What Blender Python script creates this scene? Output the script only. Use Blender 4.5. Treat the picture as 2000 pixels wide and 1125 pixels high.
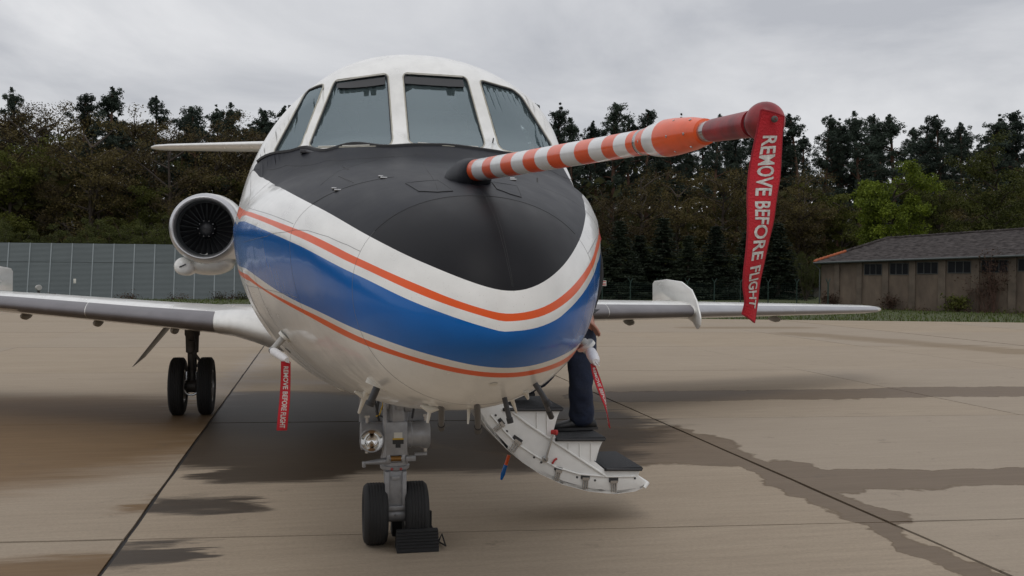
import bpy, bmesh, math, random
import numpy as np
from mathutils import Vector, Matrix
from mathutils.geometry import delaunay_2d_cdt

scene = bpy.context.scene
for o in list(bpy.data.objects):
    bpy.data.objects.remove(o)
COL = scene.collection
rng = random.Random(7)
NR = np.random.default_rng(11)

# ---------------------------------------------------------------- camera
# World frame = the aircraft's own frame: origin on the ground below the nose
# gear, +Y towards the tail, +X towards the aircraft's left wing, +Z up.
FPX = 1900.0
YAW = math.radians(11.3)
PITCH = -math.atan(30.5 / FPX)
ROLL = math.radians(0.4)
EYE = Vector((-0.446, -5.95, 1.66))
fw = Vector((math.sin(YAW) * math.cos(PITCH), math.cos(YAW) * math.cos(PITCH), math.sin(PITCH)))
rt = Vector((math.cos(YAW), -math.sin(YAW), 0))
up = rt.cross(fw)
r_ = rt * math.cos(ROLL) + up * math.sin(ROLL)
u_ = up * math.cos(ROLL) - rt * math.sin(ROLL)
cam_data = bpy.data.cameras.new("camera")
cam_data.sensor_width = 36
cam_data.lens = 36 * FPX / 2000
cam_data.clip_start = 0.05
cam_data.clip_end = 3000
cam = bpy.data.objects.new("camera", cam_data)
cam.matrix_world = Matrix(((r_.x, u_.x, -fw.x, EYE.x), (r_.y, u_.y, -fw.y, EYE.y), (r_.z, u_.z, -fw.z, EYE.z), (0, 0, 0, 1)))
COL.objects.link(cam)
scene.camera = cam


def ray(u, v):
    a, b = u - 1000, v - 562.5
    return fw + r_ * (a / FPX) - u_ * (b / FPX)


def at(u, v, y):
    """the point at station y (metres aft of the nose gear) seen along a direction measured in the photograph"""
    d = ray(u, v)
    return EYE + d * ((y - EYE.y) / d.y)


def gp(u, v, z=0.0):
    d = ray(u, v)
    return EYE + d * ((z - EYE.z) / d.z)


# ---------------------------------------------------------------- world, sun, exposure
SUN_EL, SUN_AZ = math.radians(58), math.radians(205)
world = bpy.data.worlds.new("World")
scene.world = world
world.use_nodes = True
wn, wl = world.node_tree.nodes, world.node_tree.links
wn.clear()
w_out = wn.new("ShaderNodeOutputWorld")
w_bg = wn.new("ShaderNodeBackground")
w_bg.inputs["Strength"].default_value = 0.1
w_sky = wn.new("ShaderNodeTexSky")
w_sky.sky_type = 'NISHITA'
w_sky.sun_disc = False
w_sky.sun_elevation = SUN_EL
w_sky.sun_rotation = SUN_AZ
w_tc = wn.new("ShaderNodeTexCoord")
w_sep = wn.new("ShaderNodeSeparateXYZ")
wl.new(w_tc.outputs["Generated"], w_sep.inputs[0])
# cloud deck seen in perspective: direction projected on a plane overhead
w_add = wn.new("ShaderNodeMath"); w_add.operation = 'ADD'; w_add.inputs[1].default_value = 0.22
w_max = wn.new("ShaderNodeMath"); w_max.operation = 'MAXIMUM'; w_max.inputs[1].default_value = 0.0
wl.new(w_sep.outputs["Z"], w_max.inputs[0]); wl.new(w_max.outputs[0], w_add.inputs[0])
w_dx = wn.new("ShaderNodeMath"); w_dx.operation = 'DIVIDE'
w_dy = wn.new("ShaderNodeMath"); w_dy.operation = 'DIVIDE'
wl.new(w_sep.outputs["X"], w_dx.inputs[0]); wl.new(w_add.outputs[0], w_dx.inputs[1])
wl.new(w_sep.outputs["Y"], w_dy.inputs[0]); wl.new(w_add.outputs[0], w_dy.inputs[1])
w_com = wn.new("ShaderNodeCombineXYZ")
wl.new(w_dx.outputs[0], w_com.inputs[0]); wl.new(w_dy.outputs[0], w_com.inputs[1])
w_n1 = wn.new("ShaderNodeTexNoise")
w_n1.inputs["Scale"].default_value = 0.95; w_n1.inputs["Detail"].default_value = 9
w_n1.inputs["Roughness"].default_value = 0.56; w_n1.inputs["Distortion"].default_value = 0.5
wl.new(w_com.outputs[0], w_n1.inputs["Vector"])
w_rmp = wn.new("ShaderNodeValToRGB")
w_rmp.color_ramp.elements[0].position = 0.36; w_rmp.color_ramp.elements[0].color = (4.4, 4.5, 4.8, 1)
w_rmp.color_ramp.elements[1].position = 0.64; w_rmp.color_ramp.elements[1].color = (7.3, 7.3, 7.4, 1)
wl.new(w_n1.outputs["Fac"], w_rmp.inputs[0])
# overcast sky: about twice to three times brighter overhead than at the horizon
w_gr = wn.new("ShaderNodeMath"); w_gr.operation = 'MULTIPLY_ADD'
w_gr.inputs[1].default_value = 0.45; w_gr.inputs[2].default_value = 0.92
wl.new(w_max.outputs[0], w_gr.inputs[0])
w_mul = wn.new("ShaderNodeMix"); w_mul.data_type = 'RGBA'; w_mul.blend_type = 'MULTIPLY'
w_mul.inputs[0].default_value = 1.0
wl.new(w_rmp.outputs[0], w_mul.inputs[6]); wl.new(w_gr.outputs[0], w_mul.inputs[7])
w_mix = wn.new("ShaderNodeMix"); w_mix.data_type = 'RGBA'; w_mix.inputs[0].default_value = 0.94
wl.new(w_sky.outputs[0], w_mix.inputs[6]); wl.new(w_mul.outputs[2], w_mix.inputs[7])
wl.new(w_mix.outputs[2], w_bg.inputs["Color"]); wl.new(w_bg.outputs[0], w_out.inputs["Surface"])

sun_d = bpy.data.lights.new("sun", 'SUN')
sun_d.energy = 0.5
sun_d.angle = math.radians(25)
sun_d.color = (1.0, 0.96, 0.9)
sun = bpy.data.objects.new("sun", sun_d)
sd = Vector((math.sin(SUN_AZ) * math.cos(SUN_EL), math.cos(SUN_AZ) * math.cos(SUN_EL), math.sin(SUN_EL)))
sun.rotation_euler = sd.to_track_quat('Z', 'Y').to_euler()
COL.objects.link(sun)
vs = scene.view_settings
vs.view_transform = 'Standard'; vs.look = 'None'; vs.exposure = 0.12; vs.gamma = 1.0; vs.use_curve_mapping = False
scene.cycles.max_bounces = 8
scene.cycles.transparent_max_bounces = 16
scene.cycles.use_denoising = True


# ---------------------------------------------------------------- helpers
def tag(o, label=None, cat=None, group=None, kind=None):
    if label: o["label"] = label
    if cat: o["category"] = cat
    if group: o["group"] = group
    if kind: o["kind"] = kind
    return o


def empty(name, loc=(0, 0, 0), parent=None):
    o = bpy.data.objects.new(name, None)
    o.empty_display_size = 0.2
    o.location = loc
    COL.objects.link(o)
    if parent: o.parent = parent
    return o


class MB:
    """collects vertices and faces with material slots and builds ONE mesh object"""

    def __init__(self):
        self.v, self.f, self.m = [], [], []

    def add(self, vs_, fs, m=0):
        k = len(self.v)
        self.v += [tuple(p) for p in vs_]
        self.f += [tuple(i + k for i in f) for f in fs]
        self.m += [m] * len(fs) if isinstance(m, int) else list(m)
        return self

    def box(self, c, s, m=0, rot=None, taper=1.0):
        c = Vector(c); pts = []
        for z in (-1, 1):
            t = taper if z > 0 else 1
            for x, y in ((-1, -1), (1, -1), (1, 1), (-1, 1)):
                p = Vector((x * s[0] / 2 * t, y * s[1] / 2 * t, z * s[2] / 2))
                if rot: p = rot @ p
                pts.append(c + p)
        return self.add(pts, [(3, 2, 1, 0), (4, 5, 6, 7), (0, 1, 5, 4), (1, 2, 6, 5), (2, 3, 7, 6), (3, 0, 4, 7)], m)

    def tube(self, pts, rad, n=10, m=0, cap=True):
        pts = [Vector(p) for p in pts]
        if not isinstance(rad, (list, tuple)): rad = [rad] * len(pts)
        rings = []; prev = None
        for i, p in enumerate(pts):
            d = (pts[min(i + 1, len(pts) - 1)] - pts[max(i - 1, 0)]).normalized()
            if prev is None:
                a = d.orthogonal().normalized()
            else:
                a = (prev - d * prev.dot(d))
                a = a.normalized() if a.length > 1e-6 else d.orthogonal().normalized()
            prev = a; b = d.cross(a)
            rings.append([p + (a * math.cos(2 * math.pi * k / n) + b * math.sin(2 * math.pi * k / n)) * rad[i] for k in range(n)])
        vs_ = [q for r in rings for q in r]; fs = []
        for i in range(len(rings) - 1):
            for k in range(n):
                fs.append((i * n + k, i * n + (k + 1) % n, (i + 1) * n + (k + 1) % n, (i + 1) * n + k))
        if cap:
            fs.append(tuple(range(n - 1, -1, -1))); fs.append(tuple((len(rings) - 1) * n + k for k in range(n)))
        return self.add(vs_, fs, m)

    def lathe(self, prof, origin, axis, n=24, m=0, cap=False):
        """prof: list of (distance along the axis, radius[, material of the band that starts here])"""
        o = Vector(origin); d = Vector(axis).normalized(); a = d.orthogonal().normalized(); b = d.cross(a)
        vs_, fs, ms = [], [], []
        for q in prof:
            for k in range(n):
                t = 2 * math.pi * k / n
                vs_.append(o + d * q[0] + (a * math.cos(t) + b * math.sin(t)) * max(q[1], 1e-5))
        for i in range(len(prof) - 1):
            mm = prof[i][2] if len(prof[i]) > 2 else m
            for k in range(n):
                fs.append((i * n + k, i * n + (k + 1) % n, (i + 1) * n + (k + 1) % n, (i + 1) * n + k)); ms.append(mm)
        if cap:
            fs.append(tuple(range(n - 1, -1, -1))); ms.append(ms[0]); fs.append(tuple((len(prof) - 1) * n + k for k in range(n))); ms.append(ms[-2])
        return self.add(vs_, fs, ms)

    def prism(self, poly, vec, m=0, ms=None):
        """polygon (3D points) extruded along vec"""
        n = len(poly); a = [Vector(p) for p in poly]; v = Vector(vec)
        vs_ = a + [p + v for p in a]
        fs = [tuple(range(n)), tuple(range(2 * n - 1, n - 1, -1))] + [(i, i + n, (i + 1) % n + n, (i + 1) % n) for i in range(n)]
        return self.add(vs_, fs, m if ms is None else ms)

    def loft(self, rings, m=0, closed=True, cap=True):
        n = len(rings[0]); vs_ = [p for r in rings for p in r]; fs = []
        for i in range(len(rings) - 1):
            for k in range(n if closed else n - 1):
                fs.append((i * n + k, i * n + (k + 1) % n, (i + 1) * n + (k + 1) % n, (i + 1) * n + k))
        if cap:
            fs.append(tuple(range(n - 1, -1, -1))); fs.append(tuple((len(rings) - 1) * n + k for k in range(n)))
        return self.add(vs_, fs, m)

    def build(self, name, mats, parent=None, smooth=35, bevel=0.0, fix=True):
        me = bpy.data.meshes.new(name)
        me.from_pydata([tuple(p) for p in self.v], [], self.f)
        if not isinstance(mats, (list, tuple)): mats = [mats]
        for mt in mats: me.materials.append(mt)
        me.polygons.foreach_set("material_index", self.m)
        if fix or bevel:
            bm = bmesh.new(); bm.from_mesh(me)
            if fix: bmesh.ops.recalc_face_normals(bm, faces=bm.faces)
            if bevel:
                es = [e for e in bm.edges if len(e.link_faces) == 2 and e.calc_face_angle(0) > 0.6]
                bmesh.ops.bevel(bm, geom=es, offset=bevel, segments=2, profile=0.5, affect='EDGES', clamp_overlap=True)
            bm.to_mesh(me); bm.free()
        if smooth:
            me.shade_smooth()
            me.set_sharp_from_angle(angle=math.radians(smooth))
        o = bpy.data.objects.new(name, me)
        COL.objects.link(o)
        if parent: o.parent = parent
        return o


def copy_tree(o, parent=None):
    c = o.copy(); COL.objects.link(c)
    if parent: c.parent = parent
    for ch in list(o.children): copy_tree(ch, c)
    return c


# ---------------------------------------------------------------- materials
def nodes(m):
    m.use_nodes = True
    nt = m.node_tree
    return nt.nodes, nt.links, nt.nodes["Principled BSDF"]


def mat(name, col, rough=0.5, metal=0.0, var=0.12, scale=6.0, bump=0.0, bscale=60.0, coat=0.0, spec=0.5, tint=None, stretch=None, coords="Object"):
    m = bpy.data.materials.new(name)
    n, l, p = nodes(m)
    tc = n.new("ShaderNodeTexCoord")
    src = tc.outputs[coords]
    if stretch:
        mp = n.new("ShaderNodeMapping"); mp.inputs["Scale"].default_value = stretch
        l.new(src, mp.inputs[0]); src = mp.outputs[0]
    nz = n.new("ShaderNodeTexNoise"); nz.inputs["Scale"].default_value = scale; nz.inputs["Detail"].default_value = 6
    nz.inputs["Roughness"].default_value = 0.6
    l.new(src, nz.inputs["Vector"])
    rp = n.new("ShaderNodeValToRGB")
    t = tint or tuple(c * (1 - var) for c in col)
    rp.color_ramp.elements[0].position = 0.3; rp.color_ramp.elements[0].color = (*t, 1)
    rp.color_ramp.elements[1].position = 0.7; rp.color_ramp.elements[1].color = (*[min(1, c * (1 + var * 0.5)) for c in col], 1)
    l.new(nz.outputs["Fac"], rp.inputs[0]); l.new(rp.outputs[0], p.inputs["Base Color"])
    mr = n.new("ShaderNodeMapRange"); mr.inputs[3].default_value = max(0.02, rough * 0.85); mr.inputs[4].default_value = min(1, rough * 1.15)
    l.new(nz.outputs["Fac"], mr.inputs[0]); l.new(mr.outputs[0], p.inputs["Roughness"])
    p.inputs["Metallic"].default_value = metal
    p.inputs["Specular IOR Level"].default_value = spec
    p.inputs["Coat Weight"].default_value = coat
    p.inputs["Coat Roughness"].default_value = 0.04
    if bump:
        nb = n.new("ShaderNodeTexNoise"); nb.inputs["Scale"].default_value = bscale; nb.inputs["Detail"].default_value = 4
        l.new(src, nb.inputs["Vector"])
        bp = n.new("ShaderNodeBump"); bp.inputs["Strength"].default_value = bump; bp.inputs["Distance"].default_value = 0.01
        l.new(nb.outputs["Fac"], bp.inputs["Height"]); l.new(bp.outputs[0], p.inputs["Normal"])
    return m


def paint(name, col, rough, coat=0.6, dirt=0.1, inside=True, ripple=0.02, spec=0.5):
    """aircraft paint: slight unevenness of the skin, streaky grime along the airflow, dark primer on the inner face"""
    m = bpy.data.materials.new(name)
    n, l, p = nodes(m)
    tc = n.new("ShaderNodeTexCoord")
    mp = n.new("ShaderNodeMapping"); mp.inputs["Scale"].default_value = (5, 0.9, 5)
    l.new(tc.outputs["Object"], mp.inputs[0])
    nz = n.new("ShaderNodeTexNoise"); nz.inputs["Scale"].default_value = 2.2; nz.inputs["Detail"].default_value = 8
    l.new(mp.outputs[0], nz.inputs["Vector"])
    rp = n.new("ShaderNodeValToRGB")
    rp.color_ramp.elements[0].position = 0.25; rp.color_ramp.elements[0].color = (*[c * (1 - dirt) for c in col], 1)
    rp.color_ramp.elements[1].position = 0.6; rp.color_ramp.elements[1].color = (*col, 1)
    l.new(nz.outputs["Fac"], rp.inputs[0])
    n2 = n.new("ShaderNodeTexNoise"); n2.inputs["Scale"].default_value = 260; n2.inputs["Detail"].default_value = 1
    l.new(tc.outputs["Object"], n2.inputs["Vector"])
    r2 = n.new("ShaderNodeValToRGB")
    r2.color_ramp.elements[0].position = 0.24; r2.color_ramp.elements[0].color = (0.55, 0.5, 0.45, 1)
    r2.color_ramp.elements[1].position = 0.29; r2.color_ramp.elements[1].color = (1, 1, 1, 1)
    l.new(n2.outputs["Fac"], r2.inputs[0])
    mm = n.new("ShaderNodeMix"); mm.data_type = 'RGBA'; mm.blend_type = 'MULTIPLY'; mm.inputs[0].default_value = 0.5
    l.new(rp.outputs[0], mm.inputs[6]); l.new(r2.outputs[0], mm.inputs[7])
    csrc = mm.outputs[2]
    if inside:
        ge = n.new("ShaderNodeNewGeometry")
        mi = n.new("ShaderNodeMix"); mi.data_type = 'RGBA'
        l.new(ge.outputs["Backfacing"], mi.inputs[0]); l.new(csrc, mi.inputs[6]); mi.inputs[7].default_value = (0.03, 0.033, 0.033, 1)
        csrc = mi.outputs[2]
    l.new(csrc, p.inputs["Base Color"])
    mr = n.new("ShaderNodeMapRange"); mr.inputs[3].default_value = rough * 1.25; mr.inputs[4].default_value = rough * 0.8
    l.new(nz.outputs["Fac"], mr.inputs[0]); l.new(mr.outputs[0], p.inputs["Roughness"])
    p.inputs["Specular IOR Level"].default_value = spec
    p.inputs["Coat Weight"].default_value = coat; p.inputs["Coat Roughness"].default_value = 0.05
    n3 = n.new("ShaderNodeTexNoise"); n3.inputs["Scale"].default_value = 3.2; n3.inputs["Detail"].default_value = 3
    l.new(tc.outputs["Object"], n3.inputs["Vector"])
    bp = n.new("ShaderNodeBump"); bp.inputs["Strength"].default_value = 0.25; bp.inputs["Distance"].default_value = ripple
    l.new(n3.outputs["Fac"], bp.inputs["Height"])
    l.new(bp.outputs[0], p.inputs["Coat Normal"]); l.new(bp.outputs[0], p.inputs["Normal"])
    return m


white = paint("white_paint", (0.82, 0.815, 0.785), 0.25, coat=0.4, dirt=0.16)
black = paint("antiglare_black", (0.012, 0.013, 0.017), 0.48, coat=0.0, dirt=-0.6, spec=0.17)
radome_black = paint("radome_black", (0.012, 0.012, 0.014), 0.46, coat=0.0, dirt=-0.3, ripple=0.006, spec=0.14)
orange = paint("orange_stripe", (0.80, 0.105, 0.014), 0.3, coat=0.15, spec=0.25)
blue = paint("blue_stripe", (0.001, 0.120, 0.43), 0.2, coat=0.22, spec=0.3)
door_white = paint("door_white", (0.84, 0.84, 0.82), 0.35, coat=0.2, inside=False)
boom_white = mat("boom_white_film", (0.72, 0.73, 0.74), 0.25, var=0.06, scale=30, coat=0.3)
boom_orange = mat("boom_orange_film", (0.78, 0.095, 0.012), 0.3, var=0.12, scale=40, coat=0.15)
dark_seam = mat("seam_dark", (0.03, 0.03, 0.03), 0.7)
grey_seam = mat("seam_grey", (0.16, 0.16, 0.16), 0.7)
sealant = mat("window_sealant", (0.42, 0.40, 0.33), 0.6, var=0.25, scale=30)
rubber_dark = mat("gasket_dark", (0.03, 0.03, 0.032), 0.5)
boot_grey = mat("deicing_boot_grey", (0.19, 0.18, 0.19), 0.42, metal=0.25, var=0.15, scale=4, spec=0.5)
boot_light = mat("slat_light_metal", (0.40, 0.40, 0.42), 0.38, metal=0.45, var=0.1, scale=4)
wing_under = mat("wing_underside_grey", (0.42, 0.41, 0.39), 0.45, var=0.15, scale=3)
lip_metal = mat("intake_lip_metal", (0.55, 0.55, 0.56), 0.3, metal=0.85, var=0.06, scale=5)
fan_black = mat("fan_blade_dark", (0.014, 0.0145, 0.017), 0.45, metal=0.2, var=0.2)
duct_dark = mat("intake_duct_grey", (0.05, 0.056, 0.06), 0.35, metal=0.3)
gear_grey = mat("gear_silver_paint", (0.36, 0.365, 0.38), 0.38, metal=0.35, var=0.3, scale=9, bump=0.1, bscale=40)
gear_dark = mat("gear_dark_metal", (0.07, 0.065, 0.06), 0.5, metal=0.4, var=0.4, scale=14)
bare_steel = mat("bare_steel", (0.5, 0.5, 0.5), 0.25, metal=0.9, var=0.1, scale=12)
chrome = mat("lamp_reflector", (0.8, 0.79, 0.77), 0.12, metal=1.0, var=0.15, scale=20)
rust_brown = mat("heat_stained_glass", (0.22, 0.12, 0.05), 0.3, var=0.5, scale=18)
tyre_rubber = mat("tyre_rubber", (0.017, 0.017, 0.018), 0.75, var=0.3, scale=14, bump=0.15, bscale=120)
rim_silver = mat("wheel_rim_silver", (0.5, 0.5, 0.51), 0.35, metal=0.6, var=0.15, scale=12)
chock_rubber = mat("chock_rubber", (0.016, 0.016, 0.017), 0.8, var=0.4, scale=30, bump=0.2, bscale=150)
cap_red = mat("probe_cap_red", (0.40, 0.022, 0.028), 0.4, var=0.35, scale=16, tint=(0.12, 0.012, 0.016), bump=0.05)
ribbon_red = mat("ribbon_red", (0.50, 0.010, 0.022), 0.75, var=0.22, scale=22, bump=0.35, bscale=420)
ribbon_edge = mat("ribbon_hem_red", (0.30, 0.008, 0.02), 0.8, var=0.3, scale=60)
letter_white = mat("lettering_silver_white", (0.62, 0.61, 0.58), 0.7, var=0.35, scale=180, bump=0.3, bscale=500)
cover_white = mat("white_fabric_cover", (0.72, 0.71, 0.72), 0.75, var=0.1, scale=40, bump=0.3, bscale=60)
tread_black = mat("tread_antislip_black", (0.03, 0.031, 0.034), 0.85, var=0.35, scale=50, bump=0.5, bscale=300)
jeans = mat("blue_denim", (0.012, 0.020, 0.048), 0.85, var=0.45, scale=9, bump=0.5, bscale=40)
shoe_black = mat("black_shoe_leather", (0.012, 0.012, 0.013), 0.5, var=0.3, scale=20)
jacket_black = mat("black_jacket_cloth", (0.012, 0.013, 0.016), 0.7, var=0.4, scale=8, bump=0.4, bscale=30)
skin_mat = mat("skin", (0.45, 0.22, 0.16), 0.5, var=0.15, scale=20)
hair_mat = mat("hair_brown", (0.05, 0.03, 0.02), 0.6, var=0.4, scale=60)
cockpit_dark = mat("cockpit_dark_trim", (0.045, 0.05, 0.052), 0.8, var=0.3, scale=12)
dash_grey = mat("glareshield_grey_green", (0.13, 0.155, 0.14), 0.8, var=0.2, scale=8)
seat_cloth = mat("seat_cloth", (0.11, 0.115, 0.12), 0.9, var=0.3, scale=14)
label_yellow = mat("placard_yellow", (0.55, 0.35, 0.03), 0.5)
red_paint = mat("red_paint", (0.45, 0.03, 0.03), 0.45)
antenna_white = mat("antenna_white", (0.68, 0.66, 0.60), 0.4, var=0.1)
antenna_dark = mat("antenna_dark", (0.07, 0.07, 0.075), 0.4, metal=0.3, var=0.3, scale=20)

glass = bpy.data.materials.new("cockpit_glass")
n, l, p = nodes(glass)
n.remove(p)
g_tr = n.new("ShaderNodeBsdfTransparent"); g_tr.inputs[0].default_value = (0.60, 0.70, 0.71, 1)
g_gl = n.new("ShaderNodeBsdfGlossy"); g_gl.inputs["Roughness"].default_value = 0.03; g_gl.inputs[0].default_value = (0.80, 0.93, 0.98, 1)
g_df = n.new("ShaderNodeBsdfDiffuse"); g_df.inputs[0].default_value = (0.30, 0.40, 0.42, 1)
g_fr = n.new("ShaderNodeFresnel"); g_fr.inputs[0].default_value = 2.2
g_m1 = n.new("ShaderNodeMixShader"); g_m1.inputs[0].default_value = 0.17
g_m2 = n.new("ShaderNodeMixShader")
l.new(g_tr.outputs[0], g_m1.inputs[1]); l.new(g_df.outputs[0], g_m1.inputs[2])
l.new(g_fr.outputs[0], g_m2.inputs[0]); l.new(g_m1.outputs[0], g_m2.inputs[1]); l.new(g_gl.outputs[0], g_m2.inputs[2])
l.new(g_m2.outputs[0], n["Material Output"].inputs["Surface"])
HS = [-3.6, -3.45, -3.2, -2.65, -2.0, -1.5, -1.15, -0.95, -0.65, -0.35, 0.05, 0.6, 1.5, 3.0, 5.5, 7.5, 9.5, 11.5, 13.2]
HP = [[1.5168, 1.7784, 1.8784, 1.9896, 2.09, 2.1652, 2.2268, 2.3035, 2.4463, 2.7936, 2.9921, 3.0738, 3.1348, 3.1545, 3.18, 3.15, 3.05, 2.9, 2.75], [1.5168, 1.387, 1.2794, 1.1863, 1.1049, 1.06, 1.022, 0.992, 0.968, 0.95, 0.937, 0.927, 0.917, 0.905, 0.92, 1.05, 1.5, 2.05, 2.5], [0.0, 0.2169, 0.3514, 0.5291, 0.6977, 0.8, 0.835, 0.855, 0.882, 0.8983, 0.9237, 0.9552, 0.9969, 1.0169, 1.06, 1.02, 0.82, 0.48, 0.1], [1.5168, 1.5549, 1.6137, 1.75, 1.82, 1.845, 1.85, 1.86, 1.885, 1.915, 1.9599, 2.0103, 2.0501, 2.0994, 2.03, 2.06, 2.2, 2.4, 2.62], [2.0313, 2.083, 2.1355, 2.2, 2.3, 2.45, 2.6, 2.7, 2.85, 2.69, 2.2421, 1.8628, 1.7548, 1.7285, 1.9, 2, 2, 2, 2], [2.013, 2.0091, 2.0053, 2.0012, 1.9959, 1.9892, 1.9812, 1.9728, 1.9677, 1.9677, 1.9706, 1.9749, 1.9797, 1.9848, 2, 2, 2, 2, 2], [0.0, 0.0, 0.0, 0.01, 0.05, 0.1, 0.125, 0.145, 0.17, 0.17, 0.15, 0.105, 0.045, 0.0, 0, 0, 0, 0, 0]]
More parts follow.
